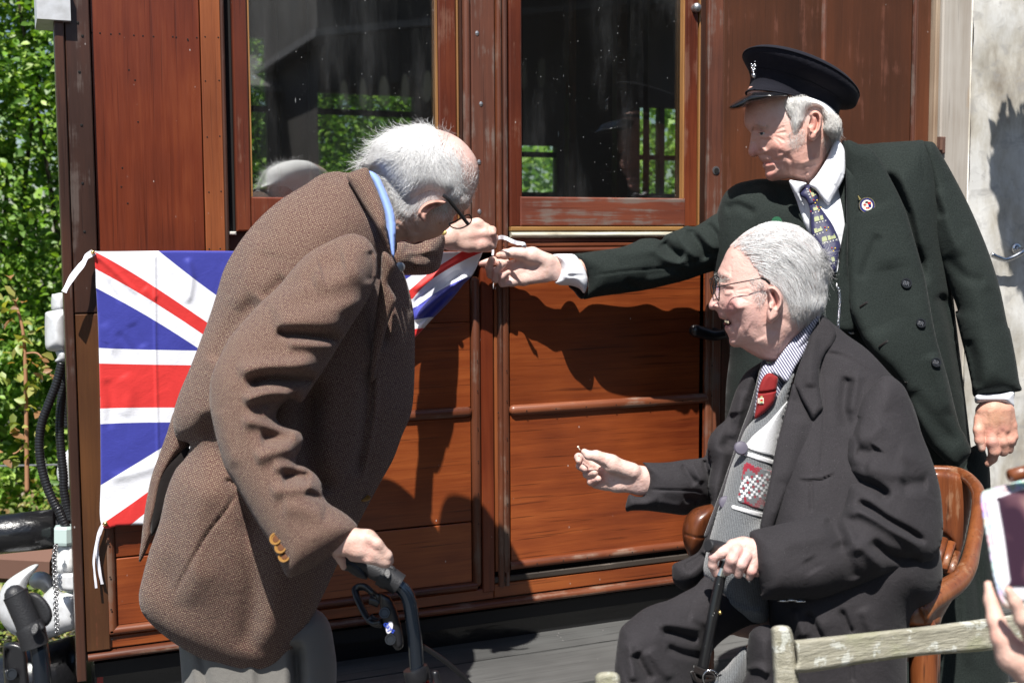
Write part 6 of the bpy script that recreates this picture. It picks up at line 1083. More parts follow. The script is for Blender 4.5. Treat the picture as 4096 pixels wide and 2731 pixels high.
H3 = pillow(hd3, [(3150, 1200, 2.06)], Zh((1000, 500, .076), (1300, 700, .070), (700, 500, .056), (560, 520, .048), (390, 950, .016), (430, 800, .014), (510, 760, .040), (640, 1000, .066), (500, 1090, .026), (600, 1340, .026), (750, 1250, .058), (950, 1350, .060), (1200, 1150, .060), (900, 900, .073), (1450, 600, .060), (540, 1180, .030)), k=0.6, step=3.5, smooth=10, strokes=sc8(sk3), fade=2, nseg=5)
H3.col = blobs(H3.px, H3.py, (0.66, 0.42, 0.36), [(*Zh((600, 980))[0], (34, 44), (0.52, 0.22, 0.22), .7), (*Zh((800, 1150))[0], 60, (0.58, 0.32, 0.29), .5), (*Zh((400, 970))[0], 16, (0.62, 0.3, 0.27), .6), (*Zh((530, 1190))[0], (14, 7), (0.55, 0.18, 0.18), .8), (*Zh((460, 1085))[0], (10, 9), (0.58, 0.24, 0.24), .7), (*Zh((1200, 400))[0], (120, 110), (0.66, 0.56, 0.54), .7), (*Zh((1350, 900))[0], 80, (0.6, 0.56, 0.54), .8), (*Zh((600, 470))[0], 3, (0.3, .12, .1), .8), (*Zh((1250, 330))[0], 60, (0.62, 0.42, 0.4), .4)])
E3 = ear(Zh((963, 792), (1000, 770), (1052, 776), (1100, 828), (1131, 892), (1131, 955), (1112, 1022), (1082, 1092), (1042, 1132), (1002, 1156), (970, 1132), (955, 1062), (962, 1010), (975, 960), (988, 920), (975, 860)), [(3100, 1200, 1.982)], .014, [(Zh((975, 805), (1020, 790), (1070, 830), (1105, 900), (1100, 970), (1070, 1040)), 5, 0.008), (Zh((1010, 820), (1040, 880), (1060, 950), (1040, 1010)), 6.5, -0.010), (Zh((995, 930), (990, 980), (1010, 1010)), 5, 0.005)], [(*Zh((1020, 850))[0], (9, 16), (0.38, 0.12, 0.12), .8), (*Zh((1055, 930))[0], (8, 22), (0.5, 0.24, 0.22), .5)], (0.66, 0.40, 0.34))
M3 = ZHd((2200, 1700), 2.6137, 2.05)
m5 = sdf_solid([('c', M3((1150, 580, .01, 112), (960, 570, 0, 108))), ('c', M3((1100, 640, .01, 100), (930, 640, 0, 84))), ('c', M3((960, 520, 0, 96), (700, 480, .0, 90), (560, 470, .01, 70))), ('c', M3((940, 640, 0, 80), (700, 620, 0, 74), (540, 610, .01, 62))), ('c', M3((900, 560, -.004, 90), (640, 550, .005, 78))), ('c', M3((860, 480, -.015, 88), (650, 410, -.02, 84), (520, 345, -.022, 62))),
  ('c', M3((640, 380, -.022, 76), (480, 322, -.026, 58), (405, 315, -.026, 46), (358, 278, -.022, 34)), .004), ('c', M3((570, 440, .02, 56), (400, 400, .02, 50), (300, 335, .008, 44), (300, 372, -.010, 32)), .003), ('c', M3((570, 500, .02, 54), (390, 470, .02, 50), (315, 425, .004, 42), (365, 455, -.014, 36)), .003), ('c', M3((570, 560, .02, 54), (430, 530, .015, 48), (385, 510, .0, 42), (470, 495, -.016, 36)), .003), ('c', M3((600, 630, .01, 54), (480, 610, .01, 48), (430, 590, 0, 42), (505, 560, -.016, 34)), .003),
  ('c', M3((560, 430, -.03, 12), (620, 520, -.038, 14), (760, 560, -.044, 10)), .006, 1)], 0.0016)
zq = lambda x, y: Zsh((x, y))[0]
handcol(m5, (0.66, 0.46, 0.40), [(*zq(362, 452), 8, (0.62, .42, .36), .7), (*zq(485, 495), 8, (0.62, .42, .36), .7), (*zq(290, 375), 8, (0.6, .4, .34), .7), (*zq(470, 600), 24, (0.62, 0.32, 0.28), .6), (*zq(360, 440), 22, (0.62, 0.34, 0.30), .5), (*zq(920, 680), 30, (0.56, .34, .32), .4)])
C3 = ZHd((2750, 2050), 2.24, 1.80)
m6 = sdf_solid([('c', C3((680, 400, 0, 95), (560, 380, 0, 92))), ('c', C3((640, 320, 0, 82), (500, 300, 0, 76), (410, 300, 0, 66))), ('c', C3((640, 430, 0, 92), (500, 400, -.004, 82))), ('c', C3((620, 500, 0, 76), (560, 510, 0, 62))),
  ('c', C3((430, 305, -.006, 64), (300, 360, -.006, 52), (235, 395, -.004, 46), (225, 470, .0, 40), (250, 545, .006, 34)), .003), ('c', C3((440, 340, -.016, 58), (395, 420, -.024, 52), (372, 500, -.016, 46), (350, 530, .0, 36)), .003), ('c', C3((520, 390, -.016, 58), (480, 460, -.022, 50), (455, 545, -.014, 44)), .003), ('c', C3((590, 450, -.012, 52), (575, 520, -.016, 44), (555, 572, -.010, 38)), .003)], 0.0016)
zq = lambda x, y: Zcn((x, y))[0]
handcol(m6, (0.64, 0.43, 0.38), [(*zq(450, 360), 22, (0.66, 0.36, 0.34), .7), (*zq(525, 430), 22, (0.66, 0.36, 0.34), .7), (*zq(225, 400), 16, (0.62, 0.32, 0.30), .6), (*zq(380, 500), 22, (0.56, 0.32, 0.30), .5), (*zq(590, 540), 16, (0.62, .22, .2), .5)])
c3 = core([('c', [(3230, 1350, 2.09, 60), (3250, 1600, 2.08, 90), (3300, 2000, 2.05, 120), (3250, 2500, 2.03, 110), (2850, 2480, 1.93, 40), (2620, 2650, 1.85, 40)]), ('c', [(3560, 1700, 2.0, 60), (3680, 2100, 1.93, 50), (3100, 2240, 1.82, 36)]), ('c', [(2950, 1750, 2.10, 60), (2800, 1950, 2.10, 45), (2620, 1930, 2.06, 38)])])
bodymesh([H3, E3, m5, m6, c3], p3)
dS = float(surf(H3, [2900], [1150])[0][0])
ey = MB().ball(P(*Zh((512, 812))[0], dS+0.016), 0.0075, 12).build('eye', EYEW, p3, smooth=True)
te = MB()
for i, (x, y) in enumerate(Zh((528, 1136), (538, 1140), (548, 1144), (558, 1148))): te.ball(P(x, y, 2.040-0.003*i), 0.0020, 8, (1, .8, 1.4))
te.build('teeth', TEETH, p3, smooth=True)
MB().ball(P(*Zh((556, 1160))[0], 2.045), 0.007, 10, (1.2, 1, .5)).build('mouth', MOUTHD, p3, smooth=True)
hp3 = pillow(Zh((570, 360), (640, 285), (735, 205), (860, 138), (1000, 100), (1150, 112), (1290, 158), (1395, 225), (1460, 300), (1520, 380), (1565, 490), (1580, 650), (1565, 850), (1550, 980), (1510, 1050), (1400, 1085), (1250, 1050), (1190, 980), (1150, 880), (1110, 800), (1050, 760), (980, 740), (900, 670), (850, 600), (800, 500), (720, 420), (640, 390)), [(3150, 1200, 2.06)], Zh((1000, 500, .083), (1300, 700, .083), (700, 350, .058), (1450, 600, .072), (1250, 1000, .070)), k=1.0, step=4, smooth=12)
hbc = blobs(hp3.px, hp3.py, (0.80, 0.76, 0.75), [(*Zh(q)[0], r_, (0.68, 0.50, 0.45), .9) for q, r_ in (((620, 350), 34), ((720, 300), 34), ((760, 430), 40), ((830, 530), 36), ((900, 640), 30), ((1000, 730), 26), ((1100, 800), 22), ((860, 300), 30))])
hb3 = PM('hair', hp3, HAIRB, p3, col=hbc)
f3 = Zh((600, 350, 1, -.7), (750, 260, 1, -.35), (950, 180, 1, -.05), (1150, 180, 1, .25), (1350, 280, .8, .7), (1500, 450, .5, 1), (1540, 700, .0, 1), (800, 450, 1, .1), (1000, 500, 1, .35), (1200, 550, .8, .8), (1350, 750, .35, 1), (900, 640, 1, .35), (1150, 760, .6, 1), (1250, 950, .2, 1), (1450, 950, -.3, 1))
hair('hair_strands', (hp3, H3), Zh((600, 350), (740, 220), (870, 145), (1000, 108), (1150, 118), (1290, 165), (1395, 232), (1515, 390), (1560, 500), (1575, 650), (1555, 900), (1500, 1040), (1400, 1080), (1260, 1050), (1190, 960), (1130, 830), (1040, 750), (960, 720), (860, 610), (780, 500), (700, 420)), f3, 3900, 88, (0.90, 0.89, 0.88), hb3, lift=0.0022, curl=.25, jit=.07, seed=21, colv=.18, dcol=(0.30, 0.27, 0.26), dfrac=.06, width=.00028)
hair('hair_tuft', hp3, Zh((1480, 400), (1560, 480), (1580, 620), (1500, 600)), Zh((1500, 450, 1, .7), (1560, 600, .5, 1)), 130, 60, (0.70, 0.69, 0.68), hb3, lift=0.010, curl=1, jit=.4, seed=22, width=.0003)
hair('hair_sideburn', H3, Zh((760, 680), (900, 700), (980, 780), (950, 880), (880, 980), (830, 900), (800, 780)), Zh((850, 720, .8, .6), (880, 880, -.1, 1)), 260, 20, (0.74, 0.70, 0.68), hb3, lift=0.003, curl=1, jit=.4, seed=23, width=.0002)
hair('hair_nape', H3, Zh((1200, 950), (1480, 1030), (1500, 1080), (1380, 1130), (1240, 1080)), Zh((1300, 1050, -.1, 1)), 500, 22, (0.62, 0.58, 0.56), hb3, lift=0.003, curl=1, jit=.4, seed=24, width=.0002)
hair('eyebrow', H3, Zh((450, 660), (520, 680), (560, 720), (480, 740)), Zh((500, 700, .2, -.6), (520, 720, .7, .3)), 70, 17, (0.66, 0.62, 0.58), p3, lift=0.008, curl=1, jit=.7, seed=25, width=.00025)
rp = spl([P(*q, 2.01+dd) for q, dd in zip(Zh((405, 668), (440, 664), (462, 690), (466, 760), (464, 850), (460, 920), (440, 900), (412, 840), (392, 780), (380, 720)), (0, 0, -.006, -.012, -.012, -.006, 0, .004, .006, .004))], 3, True)
tp = [P(*q, d) for q, d in zip(Zh((395, 788), (470, 775), (600, 745), (760, 715), (900, 685), (950, 705), (990, 745)), (2.0, 1.995, 1.985, 1.975, 1.972, 1.972, 1.976))]
rp2 = spl([P(*q, 2.10) for q in Zh((365, 700), (385, 690), (400, 720), (405, 800), (395, 860), (380, 830), (370, 760))], 3, True)
specs('glasses', p3, [rp, rp2], [(tp, 0.0010), ([P(*Zh((380, 700))[0], 2.09), P(*Zh((400, 672))[0], 2.02)], .0009), (tp[4:], 0.0020)], r=0.0009, lens=[rp], mat=DULLM if False else BLKM)
# pin held up in the hand
pin = MB().tube([P(*Zsh((318, 265))[0], 2.036), P(*Zsh((296, 232))[0], 2.036)], 0.0006, 6).ball(P(*Zsh((294, 228))[0], 2.036), 0.0020, 8).build('drawing_pin', ENW, None, smooth=True); tag(pin, 'tiny pale headed pin held up between the finger and thumb of the seated man', 'pin')
# walking stick
cane = thing('walking_stick', tuple(P(2850, 2800, 1.80)), 'black walking stick with silver collar and strap, held by the seated man', 'walking stick')
hpts = spl([P(*q, d) for q, d in zip(Zcn((182, 292), (260, 305), (350, 330), (450, 370)), (1.79, 1.80, 1.805, 1.815))], 6)
MB().tube(hpts, [0.0085]+[0.0100]*(len(hpts)-2)+[0.009], 16).build('handle', RUBBER, cane, smooth=True, auto=40)
sh = [P(*Zcn((335, 430))[0], 1.806), P(*Zcn((310, 520))[0], 1.806), P(*Zcn((262, 740))[0], 1.806), P(*Zl((742, 1400))[0], 1.80), P(*Zl((690, 1620))[0], 1.80), P(*Zl((560, 2300))[0], 1.79)]
CANE = MT('black_stick_with_flecks', rough=0.3, coat=0.4); _v = CANE.voro(CANE.pos((1, 1, 0.5)), 190, out=0); CANE.set('col', CANE.mix(1.0-_v.ss(0.05, 0.1), (0.009, 0.009, 0.010), (0.5, 0.5, 0.5)))
MB().tube(sh, [0.0075, 0.0078, 0.0082, 0.0084, 0.0082, 0.008], 16).build('shaft', CANE, cane, smooth=True, auto=40)
MB().tube([P(*Zcn((318, 492))[0], 1.806), P(*Zcn((300, 560))[0], 1.806)], 0.0092, 18).build('collar', CHROME, cane, smooth=True, auto=40)
MB().ball(P(*Zl((868, 993))[0], 1.79), 0.0034, 10).build('stud', BRASS, cane, smooth=True)
st_ = MB()
for k in range(3):
    st_.tube(spl([P(*q, 1.785-.002*k) for q in Zl((680, 1385+k*14), (740, 1410+k*14), (800, 1430+k*12), (825, 1470), (770, 1490), (700, 1470+k*10), (668, 1420))], 5), 0.0042, 8, flat=.6)
st_.build('wrist_strap', LINING, cane, smooth=True)
ring = P(*Zl((800, 1465))[0], 1.775); MB().tube([ring+RT*0.0115*math.cos(a)+UP*0.0115*math.sin(a) for a in np.linspace(0, 2*math.pi, 24)], 0.0011, 8, cap=False).build('key_ring', CHROME, cane, smooth=True)
# ================================================================== FLAG
DOFF = 0.0
flag = thing('flag', tuple(wall(1150, 1500, -0.02)), 'red, white and blue crossed flag pinned across the carriage side behind the tweed jacket', 'flag')
FLM = MT('printed_flag_nylon', rough=0.55, spec=0.3, sheen=0.2); u, v, _ = FLM.xyz(FLM.node('ShaderNodeUVMap', uv_map='uv'))
x = (u-0.5)*1028; y = (v-0.5)*627   # flag laid flat, in equal units
ax, ay = x.abs(), y.abs()
L_ = math.hypot(1028, 627); nx_, ny_ = 627/L_, 1028/L_
dA = x*nx_-y*ny_        # signed distance to the falling diagonal
dB = x*nx_+y*ny_
w_ = 66; rw = 30
white = (dA.abs().lt(w_)).mx(dB.abs().lt(w_))
sx_ = x.gt(0)*2-1
rA = dA*sx_      # counterchanged red: offset away from the broad white
redA = rA.gt(0.0)*rA.lt(rw); rB = dB*sx_*-1.0; redB = rB.gt(0)*rB.lt(rw)
qA = (x*y).gt(0.0); red_d = (redA*qA).mx(redB*(1.0-qA))
crossw = ay.lt(91).mx(ax.lt(91)); crossr = ay.lt(54).mx(ax.lt(54))
nf = FLM.noise(FLM.uv((1, 1, 1)), 140, 3, 0.6)
RED_, WHT_, BLU_ = (0.66, 0.035, 0.032), (0.80, 0.81, 0.86), (0.042, 0.048, 0.31)
c = FLM.mix(white, BLU_, WHT_); c = FLM.mix(red_d, c, RED_); c = FLM.mix(crossw, c, WHT_); c = FLM.mix(crossr, c, RED_)
FLM.set('col', c); FLM.bump(nf*0.4+FLM.noise(FLM.pos(), 16, 4, 0.5, 0.8)*3, 0.35, 0.002)
ow = Z7((845, 12), (835, 40), (815, 90), (790, 150), (750, 215), (695, 268), (640, 340), (560, 430), (440, 550), (355, 645), (305, 695))
fo = [(376, 1003), (420, 1006), (700, 1003), (900, 1004), (1300, 1006), (1600, 1010), (1850, 1006)] + ow + [(1450, 1560), (1200, 1850), (1000, 2090), (700, 2100), (560, 2098), (480, 2101), (405, 2098), (403, 1900), (400, 1600), (392, 1300), (384, 1150)]
fb = [(fo[i], i) for i in range(len(fo))]
uc = [(376, 1005, 0), (390, 1500, 0), (404, 2098, 0), (900, 1005, (900-376)/1790), (900, 2098, (900-376)/1790), (900, 1550, (900-376)/1790), (1400, 1005, .59), (1650, 1196, .80), (1931, 1008, 1), (1854, 1137, 1), (1781, 1219, 1.0), (1724, 1280, 1), (1681, 1329, 1), (1655, 1355, 1), (1780, 1010, .885), (1640, 1010, .76)]
vc = [(376, 1005, 0), (390, 1410, .373), (404, 2098, 1), (900, 1005, 0), (900, 2098, 1), (900, 1422, .373), (1400, 1005, 0), (1650, 1196, .20), (1931, 1008, 0.0), (1854, 1137, .165), (1781, 1219, .275), (1724, 1280, .375), (1681, 1329, .436), (1655, 1355, .47), (1780, 1010, 0), (1640, 1010, 0)]
def fdepth(X, Y):
    r = np.stack([FW[1]+RT[1]*((X-CX)/F_PX)-UP[1]*((Y-CY)/F_PX)], -1)[..., 0]; d = (-0.022-CAM[1])/r
    t = np.clip((X-1550)/380, 0, 1); return d-0.03*t
fs = [(Zov((355, 590), (357, 800), (362, 1000), (366, 1190)), 5, 0.003, 'f'), (Zov((235, 740), (260, 790), (250, 800)), 26, 0.0022), (Zov((300, 740), (330, 800)), 22, -0.0022), (Zov((268, 760), (300, 800), (320, 830)), 16, -0.0022), (Zov((280, 860), (300, 900), (285, 960)), 26, 0.0022), (Zov((245, 870), (255, 920), (250, 990)), 18, -0.0022), (Zov((218, 585), (260, 620), (320, 680)), 10, 0.0022), (Zov((222, 590), (240, 640), (280, 700)), 10, -0.0022), (Zov((330, 660), (360, 690)), 20, 0.0022), (Zov((430, 590), (440, 640), (430, 700)), 14, 0.004), (Zov((250, 1100), (330, 1080), (380, 1060)), 20, 0.003),
  (Z7((300, 560), (440, 420), (600, 290), (760, 170)), 16, 0.022), (Z7((320, 440), (500, 290), (680, 150)), 14, -0.014), (Z7((340, 620), (480, 470), (640, 310)), 8, 0.012), (Z7((300, 330), (500, 180), (700, 60)), 14, 0.008), (Z7((300, 430), (420, 340), (560, 240)), 12, -0.006)]
FG = pillow(fo, fdepth, [(0, 0, .0022)], k=0.4, step=5, smooth=2, strokes=fs, sharp=(0, len(fo)-11-11, 6, 17, 21), rmin=5, fade=1.2, noise=0.0012)
PM('cloth', FG, FLM, flag, uvf=lambda X, Y: np.stack([rbf(uc, X, Y), rbf(vc, X, Y)], 1))
RIB = MT('white_ribbon', col=(0.74, 0.74, 0.80), rough=0.7)
def ribbon(pts, w, name='ribbon', t=0.0006):
    q = spl([P(x, y, d) for x, y, d in pts], 6); T = np.gradient(q, axis=0); T /= np.linalg.norm(T, axis=1)[:, None]; V = []; F = []
    for i in range(len(q)):
        s = np.cross(T[i], FW); s /= np.linalg.norm(s); n = np.cross(s, T[i]); a = 0.5*math.sin(i*.5); s2 = s*math.cos(a)+n*math.sin(a); n2 = np.cross(s2, T[i])
        for e, g in ((1, 1), (1, -1), (-1, -1), (-1, 1)): V.append(q[i]+s2*e*w/2+n2*g*t)
    for i in range(len(q)-1):
        for k in range(4): F.append((i*4+k, i*4+(k+1) % 4, i*4+4+(k+1) % 4, i*4+4+k))
    F += [(0, 1, 2, 3)[::-1], tuple(len(V)-4+k for k in range(4))]
    return mesh(name, V, F, RIB, flag, True, auto=40)
ZB = ZA((0, 1900), 1.8867); ZA2 = ZA((0, 1000), 1.4255)
wd = lambda q, o: (*q, WD(*q, -o))
ribbon([wd(q, o) for q, o in zip(ZA2((535, 12), (500, 35), (470, 80), (415, 150), (365, 240)), (.024, .035, .045, .055, .06))], 0.012)
ribbon([wd(q, .03) for q in ZB((772, 372), (745, 430), (722, 540), (708, 640), (716, 750), (726, 850))], 0.0045)
ribbon([wd(q, .022) for q in ZB((775, 375), (742, 480), (735, 600), (750, 720), (772, 820))], 0.0065)
ribbon([(*q, d) for q, d in zip(Z((1700, 800), 2.94, [(840, 460), (880, 440), (940, 446), (1010, 478), (1080, 505), (1150, 516), (1168, 540), (1160, 560)]), (2.64, 2.62, 2.61, 2.60, 2.59, 2.58, 2.58, 2.59))], 0.0085)
ribbon([(*q, 2.66) for q in Z((1700, 800), 2.94, [(790, 560), (800, 610), (795, 650)])], 0.005); ribbon([(*q, 2.70) for q in Z((1700, 800), 2.94, [(825, 960), (818, 1010), (810, 1050)])], 0.008)
MB().ball(wall(*ZB((795, 366))[0], -.03), 0.0052, 12).build('gilt_pin', BRASS, flag, smooth=True); MB().ball(wall(*ZA2((530, 12))[0], -.03), 0.004, 10).build('gilt_pin', BRASS, flag, smooth=True)
# ================================================================== ARMCHAIR
CHW = wood('polished_chair_wood', (0.07, 0.018, 0.007), (0.18, 0.052, 0.016), (0.30, 0.105, 0.032), 'z', 0.36, 0.4, dark=0.6, wear=0.15, wearcol=(0.34, 0.19, 0.10))
chair = thing('armchair', tuple(P(3500, 3100, 2.1)), 'polished brown wooden armchair with curved arms under the seated man', 'armchair')
rimp = spl([P(*q, d) for q, d in zip(Zr4((470, 486), (580, 482), (680, 496), (745, 540), (782, 605), (782, 700), (768, 800), (748, 900), (728, 975), (680, 1050), (600, 1110), (520, 1160), (470, 1215)), (2.46, 2.45, 2.43, 2.38, 2.32, 2.26, 2.21, 2.16, 2.11, 2.06, 2.01, 1.97, 1.95))], 5)
m_ = MB().tube(rimp, np.interp(np.linspace(0, 1, len(rimp)), [0, .3, .55, .75, 1], [.008, .013, .014, .017, .020]), 14); m_.build('curved_rail', CHW, chair, smooth=True)
BK = pillow(Zr4((540, 492), (640, 488), (700, 505), (745, 560), (752, 640), (735, 740), (712, 850), (690, 920), (672, 960), (660, 900), (640, 850), (600, 815), (570, 800), (560, 650)), [(3780, 2050, 2.42)], [(0, 0, .02)], k=0.6, step=6, smooth=8)
PM('backrest', BK, CHW, chair)
for a, b in (((600, 830), (560, 980)), ((640, 850), (596, 985)), ((665, 900), (632, 1010))): MB().tube([P(*Zr4(a)[0], 2.40), P(*Zr4(b)[0], 2.36)], .011, 8, flat=.5).build('back_slat', CHW, chair, smooth=True)
AN = pillow(Zr4((735, 975), (722, 1030), (690, 1090), (640, 1160), (600, 1230), (585, 1270), (540, 1276), (470, 1276), (402, 1276), (400, 1240), (412, 1180), (445, 1120), (500, 1075), (560, 1048), (620, 1020), (670, 985)), [(3680, 2400, 1.98), (3850, 2320, 2.08)], [(0, 0, .035)], k=0.8, step=5, smooth=10, strokes=[(Zr4((560, 1270), (575, 1200), (640, 1130), (720, 1040)), 12, -0.006)])
PM('arm', AN, CHW, chair)
AL = pillow(Zsh((1725, 822), (1660, 828), (1580, 845), (1500, 875), (1440, 930), (1402, 1000), (1384, 1090), (1386, 1170), (1402, 1250), (1430, 1320), (1462, 1382), (1540, 1350), (1640, 1230), (1720, 1050), (1760, 900)), [(2780, 2100, 2.03)], [(0, 0, .042)], k=0.9, step=5, smooth=12, strokes=[(Zsh((1390, 1130), (1460, 1155), (1560, 1175), (1650, 1165)), 3.5, -0.003)])
PM('arm', AL, CHW, chair)
for x, d in ((3685, 1.98), (3700, 2.28), (2790, 2.05)): MB().tube([P(x, 2380, d), P(x+10, 2600, d), P(x+5, 3300, d)], [.018, .024, .018], 10).build('leg', CHW, chair, smooth=True)
MB().tube([P(2990, 2620, 2.16), P(3640, 2600, 2.10)], .02, 10).build('seat_edge', CHW, chair, smooth=True)
# ================================================================== BENCH
LICH = MT('lichened_grey_oak', rough=0.9); _p = LICH.pos((3, 30, 30), rot=(0, 0, 0)); _g = LICH.noise(_p, 3, 6, 0.7); _l = LICH.noise(LICH.pos(), 38, 5, 0.65); _g2 = LICH.noise(LICH.pos(), 12, 4, 0.6); _f = LICH.noise(LICH.pos((8, 60, 60)), 6, 3, 0.7)
_c = LICH.ramp(_g*0.6+_f*0.4, [(0.3, (0.15, 0.14, 0.10)), (0.55, (0.34, 0.32, 0.25)), (0.75, (0.46, 0.45, 0.38))]); _c = LICH.mix(_l.ss(0.56, 0.62)*0.75, _c, (0.56, 0.57, 0.52)); _c = LICH.mix(_g2.ss(0.5, 0.7)*0.35, _c, (0.22, 0.24, 0.10)); LICH.set('col', _c); LICH.bump(_g+_f+_l*0.5, 0.7, 0.003)
bench = thing('garden_bench', tuple(P(3400, 3200, 1.55)), 'weathered grey lichen spotted wooden bench rail at the lower right', 'bench')
PM('post', pillow(Zl((1236, 1140), (1240, 1105), (1270, 1088), (1330, 1084), (1372, 1098), (1392, 1140), (1405, 1200), (1418, 1300), (1430, 1400), (1442, 1520), (1455, 1800), (1272, 1800), (1262, 1600), (1250, 1400), (1242, 1250)), [(3130, 2600, 1.60)], [(0, 0, .020)], k=0.45, step=5, smooth=3, rmin=8), LICH, bench)
PM('post', pillow([(2380, 2731), (2384, 2700), (2400, 2688), (2440, 2684), (2470, 2692), (2482, 2715), (2484, 2760), (2490, 2950), (2382, 2950)], [(2430, 2731, 1.50)], [(0, 0, .016)], k=0.45, step=5, smooth=3, rmin=8), LICH, bench)
PM('rail', pillow(Zl((1405, 1192), (1500, 1182), (1900, 1140), (2352, 1092)) + [(3980, 2468), (4200, 2440), (4200, 2560), (3960, 2600)] + Zl((2352, 1302), (1900, 1360), (1440, 1428), (1425, 1330)), [(3150, 2600, 1.585), (4100, 2500, 1.72)], [(0, 0, .016)], k=0.4, step=5, smooth=2, rmin=8, sharp=(0, 3, 9), noise=.0006), LICH, bench)
PM('slat', pillow([(3180, 2850), (4250, 2700), (4250, 2790), (3190, 2950)], [(3150, 2600, 1.56), (4100, 2500, 1.70)], [(0, 0, .012)], k=0.4, step=7, smooth=2, rmin=8, sharp=(0, 1, 2, 3)), LICH, bench)
# ================================================================== TABLET and the hand of its owner
TABW = MT('white_tablet_case', col=(0.72, 0.70, 0.74), rough=0.25, coat=0.5); TABB = MT('patterned_case_rim', rough=0.5); _v = TABB.voro(TABB.pos(), 120, out=1); TABB.set('col', TABB.mix(0.35, (0.62, 0.60, 0.62), _v))
TABS = MT('dark_tablet_screen', rough=0.08, coat=0.3); _b = TABS.noise(TABS.pos((1, 1, 1)), 28, 1, 0.3); TABS.set('col', TABS.ramp(_b, [(0.45, (0.035, 0.018, 0.030)), (0.62, (0.11, 0.055, 0.07)), (0.75, (0.28, 0.17, 0.16))])); TABS.set('Emission Color', TABS.ramp(_b, [(0.45, (0.035, 0.018, 0.030)), (0.62, (0.11, 0.055, 0.07)), (0.75, (0.28, 0.17, 0.16))])); TABS.set('Emission Strength', 0.25)
tab = thing('tablet', tuple(P(4050, 2200, 1.12)), 'tablet computer in a pale case held up at the right edge', 'tablet')
td = [(3950, 2300, 1.10), (4400, 2000, 1.20)]
PM('case', pillow(Zr4((792, 640), (800, 600), (830, 582), (1000, 535), (1500, 400), (1560, 1150), (1080, 1260), (960, 1200), (900, 1160), (860, 1040), (832, 880), (806, 740)), td, [(0, 0, .007)], k=0.5, step=6, smooth=3, rmin=8), TABB, tab)
td2 = [(3950, 2300, 1.092), (4400, 2000, 1.192)]
PM('bezel', pillow(Zr4((822, 660), (832, 632), (1000, 575), (1500, 440), (1540, 1080), (1040, 1150), (915, 1128), (885, 1000), (850, 800)), td2, [(0, 0, .0035)], k=0.5, step=6, smooth=2, rmin=6), TABW, tab)
td3 = [(3950, 2300, 1.0872), (4400, 2000, 1.187)]
PM('screen', pillow(Zr4((884, 640), (900, 618), (1500, 470), (1540, 1010), (960, 1075), (945, 1040), (915, 820)), td3, [(0, 0, .0012)], k=0.5, step=6, smooth=2, rmin=4, nseg=4), TABS, tab)
MB().tube([P(*Zr4((945, 512))[0], 1.13), P(*Zr4((1100, 475))[0], 1.14)], .0065, 12).build('leather_tab', CHW, tab, smooth=True)
p4 = thing('person', tuple(P(4300, 2700, 1.1)), 'hand of a person outside the right edge holding the tablet', 'person')
H4 = ZHd((3300, 1500), 1.2738, 1.06)
m7 = sdf_solid([('c', H4((832, 1068, .05, 22), (848, 1150, .045, 34), (870, 1250, .035, 42), (905, 1340, .03, 56), (960, 1430, .03, 74)), .004), ('c', H4((935, 1095, -.0, 22), (965, 1150, -.0, 30), (1010, 1240, .0, 42), (1080, 1340, .01, 62), (1150, 1450, .02, 80)), .004), ('c', H4((960, 1430, .03, 80), (1080, 1500, .03, 110), (1250, 1600, .04, 120))), ('c', H4((900, 1350, .05, 50), (1000, 1440, .05, 70)))], 0.0016)
m7.col = blobs(m7.px, m7.py, (0.66, 0.42, 0.34), [(*Zr4((880, 1320))[0], 40, (0.64, 0.30, 0.24), .5)])
bodymesh([m7], p4)
# ================================================================== ROLLATOR
rol = thing('rollator', tuple(P(1000, 3300, 1.85)), 'walking frame with two black grips and dark metallic tubes beside the tweed jacket', 'walking frame')
ZR = lambda *pts: Z((1200, 1950), 2.0075, pts); D = lambda q, d: P(*q, d)
fr1 = [D(q, d) for q, d in zip(ZR((735, 745), (790, 780), (845, 835), (880, 920), (900, 1050), (920, 1200), (935, 1400), (945, 1600)), (1.80, 1.80, 1.80, 1.80, 1.80, 1.80, 1.80, 1.80))]
MB().tube(spl(fr1, 8), 0.0108, 20).build('tube', TUBE, rol, smooth=True)
MB().tube(spl([D(q, 1.80) for q in ZR((360, 590), (450, 605), (560, 640), (660, 690), (700, 715))], 5), [0.0135]*5+[0.0145]*11+[0.0155]*5, 20).build('grip', RUBBER, rol, smooth=True)
MB().tube([D(q, 1.80) for q in ZR((645, 690), (690, 715), (735, 735), (800, 778))], [0.0170, 0.0180, 0.0172, 0.0168], 20).build('grip_collar', RUBBER, rol, smooth=True, auto=40)
MB().tube(spl([D(q, 1.795) for q in ZR((610, 730), (625, 660), (680, 630), (745, 650), (752, 690))], 4), 0.0042, 8).build('collar_ring', RUBBER, rol, smooth=True)
PM('thumb_flange', pillow(ZR((352, 600), (430, 600), (490, 640), (530, 700), (540, 732), (490, 728), (430, 700), (380, 660)), [(1430, 2280, 1.79)], [(0, 0, .007)], step=4, smooth=4), RUBBER, rol)
el = MB().lathe(D(ZR((701, 692))[0], 1.781), -FW+UP*.5, [(0.0088, 0), (0.0088, 0.0015), (0.006, 0.0015)], 20, 0.6).build('grip_emblem', RUBBER, rol, smooth=True)
PM('brake_housing', pillow(ZR((640, 850), (700, 860), (740, 900), (790, 1020), (815, 1130), (830, 1220), (825, 1280), (780, 1305), (745, 1270), (700, 1180), (665, 1080), (645, 980)), [(1560, 2480, 1.80)], [(0, 0, .014)], k=0.6, step=4, smooth=5), PLAST, rol)
for q in ZR((680, 1003), (727, 1216)): disc(D(q, 1.784), 0.0085, .003, BTNB, 'screw', rol, rim=1)
